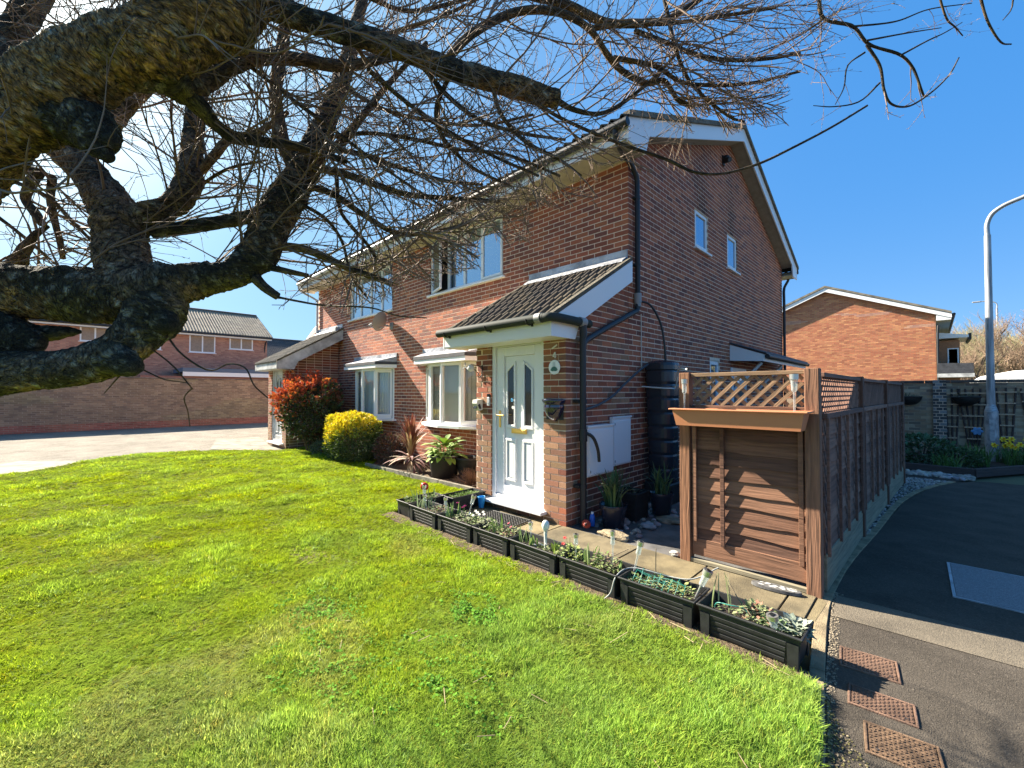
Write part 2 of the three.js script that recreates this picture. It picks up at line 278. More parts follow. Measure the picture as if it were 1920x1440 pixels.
{ // grass
  const r = rng(21), blade = (len, wid, bend, ang, ox, oz) => {
    const pos = [], nor = [], dx = Math.cos(ang), dz = Math.sin(ang), px = -dz * wid / 2, pz = dx * wid / 2;
    const P = (t, s) => [ox + dx * bend * t * t + px * s, len * t * (1 - 0.25 * t * bend / len), oz + dz * bend * t * t + pz * s];
    const a = P(0, 1), b = P(0, -1), c = P(0.55, 0.8), d = P(0.55, -0.8), e = P(1, 0);
    for (const q of [a, b, d, a, d, c, c, d, e]) { pos.push(...q); const k = V(dx * 0.25, 1, dz * 0.25).normalize(); nor.push(k.x, k.y, k.z); }
    const g = new THREE.BufferGeometry(); g.setAttribute('position', new THREE.Float32BufferAttribute(pos, 3)); g.computeVertexNormals(); return g;
  };
  const blades = []; for (let i = 0; i < 12; i++) blades.push(blade(rr(r, 0.6, 1.15), 0.09, rr(r, 0.25, 0.95), r() * 6.283, rr(r, -0.45, 0.45), rr(r, -0.45, 0.45)));
  const tuft = flat(blades), recs = [], fwd = Math.atan2(-Math.sin(YAW), -Math.cos(YAW));
  let tries = 0;
  while (recs.length < 210000 && tries++ < 900000) {
    const d = 1.5 + 13.6 * Math.pow(r(), 1.55), a = fwd + (r() - 0.5) * 2.7, x = Math.sin(a) * d, z = Math.cos(a) * d;
    if (!inside(LAWN, x, z)) continue;
    const worn = -2.83 - z + 0.075 + 0.07 * noise(x * 4, 2.2) + 0.05 * noise(x * 13, 5.1);
    if (x > -5.05 && x < -0.5 && worn > -0.0 && z < -2.6 && r() < 0.93) continue;
    if (fbm(x * 1.6 + 3, z * 1.6, 31.7, 3) > 0.27 && d < 6 && r() < 0.7) continue;
    const coarse = fbm(x * 0.5, z * 0.5, 2.2, 3), fine = fbm(x * 1.9, z * 1.9, 8.3, 3), dry = fbm(x * 1.1 + 9, z * 1.1, 5.5, 4), lush = fbm(x * 1.3 - 4, z * 1.3, 15.1, 3);
    const near = sstep(7, 2.2, d), right = sstep(-3.6, -0.6, x) * sstep(5, 2.5, d);
    const tall = clamp(0.5 + 1.5 * Math.max(0, lush) + 0.4 * right + 1.5 * fine, 0.25, 1.9);
    const straw = 0.8 * sstep(0.08, 0.3, dry) * (0.12 + 0.7 * near) * (1 - 0.75 * right);
    if (straw > 0.65 && r() < 0.55) continue;
    const s = (0.040 + 0.0016 * d) * tall * rr(r, 0.55, 1.35), w = (0.040 + 0.0050 * d) * rr(r, 0.8, 1.3);
    let c = [0.335, 0.42, 0.006]; // sunny yellow green
    const cool = clamp(0.2 + 0.8 * lush + 0.55 * right + coarse * 0.3 + 0.2 * near);
    c = c.map((q, i) => mix(q, [0.32, 0.48, 0.08][i], cool));
    c = c.map((q, i) => mix(q, [0.52, 0.44, 0.2][i], clamp(straw * rr(r, 0.3, 1) + (r() < 0.05 ? 0.6 : 0))));
    const k = (r() < 0.14 ? rr(r, 0.25, 0.5) : rr(r, 0.7, 1.2)) * (1 + fine * 0.55);
    recs.push({ m: new THREE.Matrix4().compose(V(x, 0.008 + gentle(x, z), z), new THREE.Quaternion().setFromEuler(new THREE.Euler(rr(r, -0.25, 0.25), r() * 6.283, rr(r, -0.25, 0.25))), V(w, s, w)), c: c.map((q) => q * k) });
  }
  for (let i = 0; i < 26000; i++) { // round and behind the viewpoint
    const x = rr(r, -7, -0.2), z = rr(r, -1.6, 6); if (!inside(LAWN, x, z) || (Math.hypot(x, z) > 1.6 && Math.atan2(x, z) < -1.0 && z < 1.2)) continue;
    const k = rr(r, 0.65, 1.2), s = rr(r, 0.03, 0.06), w = rr(r, 0.08, 0.13);
    recs.push({ m: new THREE.Matrix4().compose(V(x, 0.008 + gentle(x, z), z), new THREE.Quaternion().setFromEuler(new THREE.Euler(rr(r, -0.25, 0.25), r() * 6.283, rr(r, -0.25, 0.25))), V(w, s, w)), c: [0.33 * k, 0.44 * k, 0.03 * k] });
  }
  tag(instances('grass', tuft, mat([1, 1, 1], { phys: true, side: THREE.DoubleSide, roughness: 1, specularIntensity: 0.05, transmission: 0.5, thickness: 0 }), recs), 'bright green spring grass of the front lawn', 'grass');
}

{ // worn earth along the troughs, clover patches, dry stalks and moss at the kerb
  const r = rng(23), g = new THREE.PlaneGeometry(4.5, 0.2, 150, 8).rotateX(-Math.PI / 2), p = g.attributes.position;
  for (let i = 0; i < p.count; i++) { const x = p.getX(i) - 2.75, z = p.getZ(i) - 2.76; p.setXYZ(i, x, 0.014 + gentle(x, z) + (p.getZ(i) > 0.08 ? -0.02 : 0.012) + 0.008 * noise(x * 12, z * 12), z); }
  g.computeVertexNormals(); struct('soil_strip', metric(g), mat([0.2, 0.14, 0.08], { roughness: 1, map: [T.soil, 1.6], bump: [T.soil, 3, 0.03] }));
  const leaf = new THREE.CircleGeometry(1, 7).rotateX(-Math.PI / 2), recs = [];
  for (let i = 0; i < 5200; i++) {
    const cx = [[-1.95, -1.35, 0.36], [-2.45, -1.0, 0.3], [-3.1, -1.2, 0.28], [-2.35, -2.0, 0.2]][i % 4], a = r() * 6.283, q = Math.pow(r(), 0.8) * cx[2] * 1.25, x = cx[0] + Math.cos(a) * q * 1.3, z = cx[1] + Math.sin(a) * q * 0.8;
    if (noise(x * 7, z * 7, 3) < -0.05) continue;
    const k = rr(r, 0.55, 1.15), s = rr(r, 0.004, 0.009);
    recs.push({ m: new THREE.Matrix4().compose(V(x, 0.022 + gentle(x, z) + r() * 0.03, z), new THREE.Quaternion().setFromEuler(new THREE.Euler(rr(r, -0.7, 0.7), r() * 6, rr(r, -0.7, 0.7))), V(s, s, s * 1.2)), c: [0.16 * k, 0.36 * k, 0.035 * k] });
  }
  tag(instances('clover', leaf, mat([1, 1, 1], { phys: true, side: THREE.DoubleSide, roughness: 1, specularIntensity: 0.2, transmission: 0.4, thickness: 0 }), recs), 'dark green clover patches in the lawn towards the camera', 'clover');
  const st = []; for (let i = 0; i < 70; i++) { const near = i < 40, x = near ? rr(r, -4.4, -0.6) : rr(r, -3.2, -0.5), z = near ? rr(r, -2.8, -2.62) : rr(r, -2.4, -0.9), a = r() * 6.28, L = rr(r, 0.04, 0.16); if (!inside(LAWN, x, z)) continue; const y = 0.04 + gentle(x, z); st.push({ m: new THREE.Matrix4().compose(V(x, y, z), new THREE.Quaternion().setFromEuler(new THREE.Euler(0, a, rr(r, -0.15, 0.15))), V(L, 0.0022, 0.0028)), c: pick2(r) }); }
  function pick2(q) { const k = rr(q, 0.6, 1.1); return [0.42 * k, 0.33 * k, 0.19 * k]; }
  tag(instances('dry_stalks', new THREE.BoxGeometry(1, 1, 1), mat([1, 1, 1], { roughness: 1 }), st), 'pale dry stalks lying on the grass and along the troughs', 'dry stalks');
  const ms = [], tuft = new THREE.IcosahedronGeometry(1, 1);
  for (let i = 0; i < 900; i++) { const z = rr(r, -2.7, -1.7), kx = mix(-0.325, -0.425, clamp((-z - 2.1) / 0.64)), x = kx + 0.015 + Math.pow(r(), 2.5) * 0.22 * sstep(-2.75, -2.1, z), s = rr(r, 0.002, 0.006), k = rr(r, 0.5, 1.2); ms.push({ m: new THREE.Matrix4().compose(V(x, 0.002, z), new THREE.Quaternion(), V(s, s * 0.5, s)), c: r() < 0.6 ? [0.13 * k, 0.115 * k, 0.04 * k] : [0.22 * k, 0.18 * k, 0.12 * k] }); }
  for (let i = 0; i < 700; i++) { const z = rr(r, -4.2, -2.7), kx = -0.43 - clamp((-z - 2.74) / 1.36) * 0.145, x = kx + 0.008 + Math.pow(r(), 2) * 0.05, s = rr(r, 0.002, 0.006), k = rr(r, 0.5, 1.2); ms.push({ m: new THREE.Matrix4().compose(V(x, 0.002, z), new THREE.Quaternion(), V(s, s * 0.6, s)), c: [0.24 * k, 0.2 * k, 0.14 * k] }); }
  tag(instances('moss', tuft, mat([1, 1, 1], { roughness: 1 }), ms), 'moss and grit gathered on the asphalt along the kerb', 'moss');
}

// ------------------------------------------------------------------ brickwork
const unitBox = new THREE.BoxGeometry(1, 1, 1);
const BR = rng(99);
const redBricks = [[0.440, 0.127, 0.061], [0.374, 0.105, 0.055], [0.484, 0.154, 0.072], [0.297, 0.095, 0.057], [0.242, 0.081, 0.057], [0.418, 0.119, 0.062], [0.462, 0.143, 0.068], [0.517, 0.165, 0.075], [0.330, 0.097, 0.055]];
const buffBricks = [[0.400, 0.200, 0.104], [0.352, 0.152, 0.088], [0.432, 0.232, 0.128], [0.288, 0.132, 0.080], [0.384, 0.160, 0.092], [0.368, 0.216, 0.112]];
function layBricks({ o, u, n, y0 = 0, rows, spans, color, own, depth = 0.1, course = 0.075, len = 0.225, phase = 0, out }) {
  const up = V(0, 1, 0), basis = new THREE.Matrix4().makeBasis(u, up, n), q = new THREE.Quaternion().setFromRotationMatrix(basis);
  for (let i = 0; i < rows; i++) {
    const y = y0 + (i + 0.5) * course;
    for (const [a, b] of spans(y, i)) {
      const start = (typeof phase === 'function' ? phase(y) : phase) + ((own ? own(i) : i % 2 === 0) ? 0 : -len / 2);
      const k0 = Math.floor((a - start) / len - 1e-6);
      for (let k = k0; start + k * len < b - 1e-6; k++) {
        const s = Math.max(a, start + k * len), e = start + (k + 1) * len > b - 0.02 ? b : start + (k + 1) * len - 0.013;
        if (e - s < 0.03) continue;
        const proud = 0.0012 * (BR() - 0.5), mid = (s + e) / 2;
        const p = o.clone().addScaledVector(u, mid).addScaledVector(n, proud + 0.0 - depth / 2); p.y = y + 0.001 * (BR() - 0.5);
        out.push({ p, q, s: V(e - s, course - 0.0135, depth), c: color(mid, y, BR) });
      }
    }
  }
}
const toRec = (b) => ({ m: new THREE.Matrix4().compose(b.p, b.q, b.s), c: b.c });
const pick = (list, r) => { const c = list[Math.floor(r() * list.length)], k = rr(r, 0.85, 1.15); return c.map((x) => x * k); };
const cut = (spans, a, b) => spans.flatMap(([s, e]) => (b <= s || a >= e ? [[s, e]] : [[s, Math.min(a, e)], [Math.max(b, s), e]].filter(([x, y]) => y - x > 0.02)));
function singles(bricks, count, from, parent, restParent, name = 'brick') { // the nearest ones are meshes, the rest one mass
  bricks.sort((a, b) => a.p.distanceToSquared(from) - b.p.distanceToSquared(from));
  const mats = new Map();
  for (const b of bricks.slice(0, count)) {
    const key = b.c.map((x) => Math.round(x * 26)).join();
    if (!mats.has(key)) { const m = M.brick.clone(); m.color.setRGB(...b.c); mats.set(key, m); }
    const m = share(name, unitBox, mats.get(key), parent); m.position.copy(b.p); m.quaternion.copy(b.q); m.scale.copy(b.s);
  }
  if (bricks.length > count) instances('brickwork', unitBox, M.brick, bricks.slice(count).map(toRec), restParent || parent);
}

// ------------------------------------------------------------------ roof tiles
function tileGeo(w, len) {
  const top = [], bot = [], N = 22;
  for (let i = 0; i <= N; i++) { const x = i / N * w, t = (i / N * 2) % 1, h = i === N ? 0 : 0.032 * Math.pow(Math.max(0, Math.sin(Math.PI * clamp((t - 0.28) / 0.5))), 0.8); top.push(new THREE.Vector2(x, h + 0.013)); bot.push(new THREE.Vector2(x, h - 0.004)); }
  return metric(new THREE.ExtrudeGeometry(new THREE.Shape([...top, ...bot.reverse()]), { depth: len, bevelEnabled: false }));
}
function tileRoof({ eave, u, down, width, length, cols, rows, each, parent, colors, r }) { // eave: lower end of the first column
  const tw = width / cols, g = length / rows, lap = 0.07, X = u.clone().normalize(), Z = down.clone().normalize(), Y = Z.clone().cross(X);
  const q = new THREE.Quaternion().setFromRotationMatrix(new THREE.Matrix4().makeBasis(X, Y, Z)).multiply(new THREE.Quaternion().setFromAxisAngle(V(1, 0, 0), 0.075));
  const geo = tileGeo(tw + 0.006, g + lap), recs = [];
  for (let j = 0; j < rows; j++) for (let i = 0; i < cols; i++) {
    const p = eave.clone().addScaledVector(X, i * tw).addScaledVector(Z, -(j + 1) * g - lap).addScaledVector(Y, 0.024 + 0.004 * (r() - 0.5));
    const c = pick(colors, r), qq = q.clone().multiply(new THREE.Quaternion().setFromAxisAngle(V(0, 1, 0), 0.008 * (r() - 0.5)));
    recs.push({ p, q: qq, c, m: new THREE.Matrix4().compose(p, qq, V(1, 1, 1)) });
  }
  if (!each) return instances('roof_tiles', geo, M.tile, recs, parent);
  const mats = colors.map((c) => { const m = M.tile.clone(); m.color.setRGB(...c); return m; });
  for (const t of recs) { const m = share('roof_tile', geo, mats[Math.floor(r() * mats.length)], parent); m.position.copy(t.p); m.quaternion.copy(t.q); }
}

// ------------------------------------------------------------------ windows: origin at the lower left corner, facing +z
function windowUnit(parent, { w, h, lites, fr = 0.055, glass = M.mirror, sash = [], sill = true, depth = 0.07, open = {}, name = 'window' }) {
  const g = sub(name, parent), f = [];
  f.push(rbetween(0, w, 0, fr, -depth, 0), rbetween(0, w, h - fr, h, -depth, 0), rbetween(0, fr, fr, h - fr, -depth, -0.001), rbetween(w - fr, w, fr, h - fr, -depth, -0.001));
  let x = 0; const edges = [0]; for (const l of lites) { x += l * w; edges.push(x); }
  for (let i = 1; i < lites.length; i++) f.push(rbetween(edges[i] - fr * 0.55, edges[i] + fr * 0.55, fr, h - fr, -depth, -0.002));
  lites.forEach((_, i) => {
    const a = edges[i] + (i ? fr * 0.55 : fr), b = edges[i + 1] - (i < lites.length - 1 ? fr * 0.55 : fr), c = fr, d = h - fr;
    if (sash.includes(i)) { // an opening light with its own frame, standing proud
      const s = 0.045, y0 = c - 0.012, y1 = d + 0.012, x0 = a - 0.012, x1 = b + 0.012, W = x1 - x0;
      const geos = [rbetween(0, W, y0, y0 + s, -0.03, 0.018), rbetween(0, W, y1 - s, y1, -0.03, 0.018), rbetween(0, s, y0 + s, y1 - s, -0.03, 0.017), rbetween(W - s, W, y0 + s, y1 - s, -0.03, 0.017)];
      const pn = between(s, W - s, y0 + s, y1 - s, -0.018, -0.006), ang = open[i] || 0;
      const place = (q) => (ang < 0 ? q.translate(-W, 0, 0).rotateY(-ang).translate(W, 0, 0) : q.rotateY(-ang)).translate(x0, 0, 0.004);
      part('sash', geos.map(place), M.white, g); part('pane', place(pn), glass, g);
      if (ang) part('opening', between(a, b, c, d, -depth + 0.004, -depth + 0.016), M.dark, g);
    } else part('pane', between(a, b, c, d, -0.045, -0.03), glass, g);
  });
  part('frame', f, M.white, g);
  if (sill) part('sill', rbetween(-0.06, w + 0.06, -0.04, -0.002, -depth, 0.09, 0.01), M.white, g);
  return g;
}

// ------------------------------------------------------------------ the brick house (a pair of semis under one roof)
const XG = -3.04, XL = -14.31, ZF = -5.42, ZB = -14.1, ZP = -3.962, ZR = -9.76, MID = -8.675, PIT = 0.41;
const roofY = (z) => 5.17 + PIT * (-4.9 - Math.max(z, 2 * ZR - z));
const house = thing('brick_house', 'red brick semi-detached pair with white porch, bow windows and tiled gable roof', 'house', [0, 0, 0]);
const allBricks = [];
{
  const W1 = [-7.94, -5.6, 3.72, 4.9], W2 = [-11.95, -9.59, 3.64, 4.82], B1 = [-7.98, -6.07, 0.9, 2.2], B2 = [-11.43, -9.52, 0.9, 2.2];
  const hole = ([a, b, c, d]) => rect(a, b, c, d);
  const front = sub('front_wall', house), gable = sub('gable_wall', house), back = sub('rear_wall', house);
  part('mortar', extrudeXY(rect(XL + 0.005, XG - 0.003, 0, 4.95), ZF - 0.25, ZF - 0.003, [W1, W2, B1, B2].map(hole)), M.mortar, front);
  const G1 = [7.8, 8.44, 4.22, 4.95], G2 = [9.52, 10.16, 4.2, 4.95], G3 = [8.48, 9.0, 1.2, 2.2];
  const gh = ([a, b, c, d]) => [[-a, c], [-b, c], [-b, d], [-a, d]];
  part('mortar', extrudeZY([[ZF - 0.252, 0], [ZB, 0], [ZB, roofY(ZB) - 0.18], [ZR, roofY(ZR) - 0.16], [ZF - 0.252, roofY(ZF - 0.25) - 0.18]], XG - 0.25, XG - 0.003, [G1, G2, G3].map(gh)), M.mortar, gable);
  part('wall_corner', between(XG - 0.25, XG - 0.006, 4.951, roofY(ZF) - 0.18, ZF - 0.251, ZF - 0.006), M.mortar, gable);
  part('wall', [between(XL, XG - 0.26, 0, 4.95, ZB, ZB + 0.2), extrudeZY([[ZF - 0.252, 0], [ZB + 0.2, 0], [ZB + 0.2, roofY(ZB) - 0.18], [ZR, roofY(ZR) - 0.16], [ZF - 0.252, roofY(ZF - 0.25) - 0.18]], XL + 0.005, XL + 0.2)], M.mortar, back);
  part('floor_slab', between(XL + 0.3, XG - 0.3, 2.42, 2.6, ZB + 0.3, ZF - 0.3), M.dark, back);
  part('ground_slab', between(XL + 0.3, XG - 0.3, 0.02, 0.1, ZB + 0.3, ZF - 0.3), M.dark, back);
  // front bricks
  const fc = (x, y, r) => { const c = pick(redBricks, r), k = 1 + 0.12 * noise(x * 0.8, y * 1.3); return c.map((q) => q * k); };
  const fb = [];
  layBricks({ o: V(0, 0, ZF), u: V(1, 0, 0), n: V(0, 0, 1), rows: 65, out: fb, color: fc, phase: XG, own: (i) => i % 2 === 1, spans: (y, i) => {
    let s = [[XL + (i % 2 ? 0 : 0.1125), XG - (i % 2 ? 0 : 0.1125)]];
    if (i % 2 === 0) s = s.map(([a, b]) => [a, b]);
    for (const [a, b, c, d] of [W1, W2, B1, B2]) if (y > c - 0.03 && y < d + 0.02) s = cut(s, a, b);
    if (y < 2.38) s = cut(cut(s, -4.62, -3), -14.4, -12.73);
    return s;
  } });
  instances('brickwork', unitBox, M.brick, fb.map(toRec), front);
  // gable bricks, from the porch corner to the back of the house in one plane (u runs away from the camera)
  const stain = (u, y) => { const f = (c, y0) => Math.exp(-Math.pow((u - c) / (0.22 + 0.10 * (y - y0)), 2)) * (y > y0 ? Math.exp(-(y - y0) / 0.95) : 0); return clamp(1 - 0.82 * f(8.15, 4.9) - 0.85 * f(9.8, 4.9)); };
  const gc = (u, y, r) => { const c = pick(y < 2.4 && u < 5.4 ? buffBricks.concat(redBricks) : redBricks, r), k = stain(u, y) * (1 + 0.15 * noise(u * 0.7, y * 0.9, 3)) * (y < 0.75 && u > 4.2 ? 0.7 : 1); return c.map((q) => q * k); };
  const topAt = (u) => roofY(-u) - 0.2;
  layBricks({ o: V(XG, 0, 0), u: V(0, 0, -1), n: V(1, 0, 0), rows: 96, out: allBricks, color: gc, phase: (y) => (y < 2.36 ? 3.962 : 5.42), own: (i) => i % 2 === 0, spans: (y, i) => {
    const odd = i % 2 ? 0.1125 : 0; // corner bricks alternate with the front wall
    let a = 5.42 + odd, b = 14.1;
    if (y < 2.36) a = 3.962 + (i % 2 ? 0.1125 : 0); else if (y < 3.42) a = Math.min(a, 3.962 + (y - 2.3) / 0.575 - 0.1);
    if (y > topAt(5.42)) { const t = (y - topAt(5.42)) / PIT; a = Math.max(a, 5.42 + t); b = Math.min(b, 14.1 - t); }
    let s = a < b ? [[a, b]] : [];
    for (const [p, q, c, d] of [G1, G2, G3]) if (y > c - 0.03 && y < d + 0.02) s = cut(s, p, q);
    return s;
  } });
  // upstairs windows
  const w1 = windowUnit(house, { w: 2.34, h: 1.18, lites: [0.27, 0.23, 0.23, 0.27], sash: [0, 3], open: { 0: 0.3 } }); w1.position.set(-7.94, 3.72, ZF - 0.035);
  const w2 = windowUnit(house, { w: 2.36, h: 1.18, lites: [0.25, 0.25, 0.25, 0.25], sash: [] }); w2.position.set(-11.95, 3.64, ZF - 0.035);
  const g1 = windowUnit(house, { w: 0.64, h: 0.73, lites: [1], sash: [0] }); g1.position.set(XG - 0.03, 4.22, -7.8); g1.rotation.y = Math.PI / 2;
  const g2 = windowUnit(house, { w: 0.64, h: 0.75, lites: [1], sash: [0] }); g2.position.set(XG - 0.03, 4.2, -9.52); g2.rotation.y = Math.PI / 2;
  const g3 = windowUnit(house, { w: 0.52, h: 1.0, lites: [1], sash: [0] }); g3.position.set(XG - 0.03, 1.2, -8.48); g3.rotation.y = Math.PI / 2;
}
// bow windows with lead roofs
function bowWindow(x0, x1, kind) {
  const g = sub('bow_window', house), w = x1 - x0, y0 = 0.92, y1 = 2.17;
  const xs = [0, 0.235, 0.5, 0.765, 1].map((t) => x0 + t * w), zs = [0, 0.25, 0.34, 0.25, 0].map((d) => ZF + 0.01 + d);
  const frames = [], posts = [];
  for (let i = 0; i < 4; i++) {
    const a = V(xs[i], 0, zs[i]), b = V(xs[i + 1], 0, zs[i + 1]), L = a.distanceTo(b), ang = Math.atan2(-(b.z - a.z), b.x - a.x), f = 0.05, H = y1 - y0;
    const put = (q) => q.rotateY(ang).translate(a.x, y0, a.z);
    for (const q of [rbetween(0, L, 0, 0.07, -0.06, 0), rbetween(0, L, H - 0.06, H, -0.06, 0), rbetween(0.005, f, 0.07, H - 0.06, -0.06, -0.001), rbetween(L - f, L - 0.005, 0.07, H - 0.06, -0.06, -0.001)]) frames.push(put(q));
    if (i === 0 || i === 3) for (const q of [rbetween(f - 0.01, L - f + 0.01, 0.06, 0.105, -0.03, 0.016), rbetween(f - 0.01, L - f + 0.01, H - 0.1, H - 0.055, -0.03, 0.016), rbetween(f - 0.01, f + 0.035, 0.105, H - 0.1, -0.03, 0.015), rbetween(L - f - 0.035, L - f + 0.01, 0.105, H - 0.1, -0.03, 0.015)]) frames.push(put(q));
    part('pane', put(between(f, L - f, 0.07, H - 0.06, -0.034, -0.028)), M.pane, g);
    posts.push(new THREE.CylinderGeometry(0.035, 0.035, H, 10).translate(a.x, y0 + H / 2, a.z - 0.03));
  }
  posts.push(new THREE.CylinderGeometry(0.035, 0.035, y1 - y0, 10).translate(xs[4], y0 + (y1 - y0) / 2, zs[4] - 0.03));
  part('frame', [frames, posts], M.white, g);
  const out = (d) => xs.map((x, i) => [x + (x - (x0 + x1) / 2) * d, zs[i] + d * 0.9]);
  part('sill', prism([[x0 - 0.13, ZF], ...out(0.09), [x1 + 0.13, ZF]], 0.87, 0.918), M.white, g);
  part('fascia', prism([[x0 - 0.14, ZF + 0.001], [x0 + 0.12, ZF + 0.43], [x1 - 0.12, ZF + 0.43], [x1 + 0.14, ZF + 0.001]], y1 + 0.002, y1 + 0.085), M.white, g);
  const L = [[x0 - 0.15, ZF + 0.002], [x0 + 0.115, ZF + 0.445], [x1 - 0.115, ZF + 0.445], [x1 + 0.15, ZF + 0.002]];
  part('lead_edge', prism(L, y1 + 0.087, y1 + 0.155), M.leadDark, g);
  { // sloping lead top
    const s = L.map(([x, z]) => V(x, y1 + 0.157 + (z < ZF + 0.2 ? 0.13 : 0.0), z)), pos = [];
    const t = (a, b, c) => pos.push(...a.toArray(), ...b.toArray(), ...c.toArray()), low = L.map(([x, z]) => V(x, y1 + 0.156, z));
    t(s[0], s[1], s[2]); t(s[0], s[2], s[3]); t(low[0], low[1], s[1]); t(low[0], s[1], s[0]); t(low[3], s[3], s[2]); t(low[3], s[2], low[2]); t(low[0], low[2], low[1]); t(low[0], low[3], low[2]);
    const q = new THREE.BufferGeometry(); q.setAttribute('position', new THREE.Float32BufferAttribute(pos, 3));
    part('lead_roof', metric(q), M.lead, g);
    part('flashing', between(x0 - 0.16, x1 + 0.16, y1 + 0.25, y1 + 0.37, ZF + 0.003, ZF + 0.02), M.lead, g);
  }
  // blinds or nets behind the glass
  if (kind === 'blind') for (let i = 0; i < 19; i++) { const t = (i + 0.5) / 19; part('blind_slat', rbox(0.086, 1.2, 0.004, 0.001).rotateY(0.5).translate(x0 + t * w, 1.54, ZF + 0.02 + 0.17 * Math.sin(Math.PI * t)), M.blind, g); }
  else {
    const pos = new THREE.PlaneGeometry(w, 1.22, 160, 1), p = pos.attributes.position;
    for (let i = 0; i < p.count; i++) { const t = p.getX(i) / w + 0.5; p.setXYZ(i, x0 + t * w, 1.54 + p.getY(i), ZF + 0.02 + 0.17 * Math.sin(Math.PI * t) + 0.02 * Math.sin(t * 130) + 0.012 * Math.sin(t * 57)); }
    pos.computeVertexNormals(); part('net_curtain', metric(pos), M.net, g);
  }
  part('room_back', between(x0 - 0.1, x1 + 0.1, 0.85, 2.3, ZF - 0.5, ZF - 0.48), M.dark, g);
}
bowWindow(-8.02, -6.05, 'blind');
bowWindow(-11.48, -9.48, 'net');

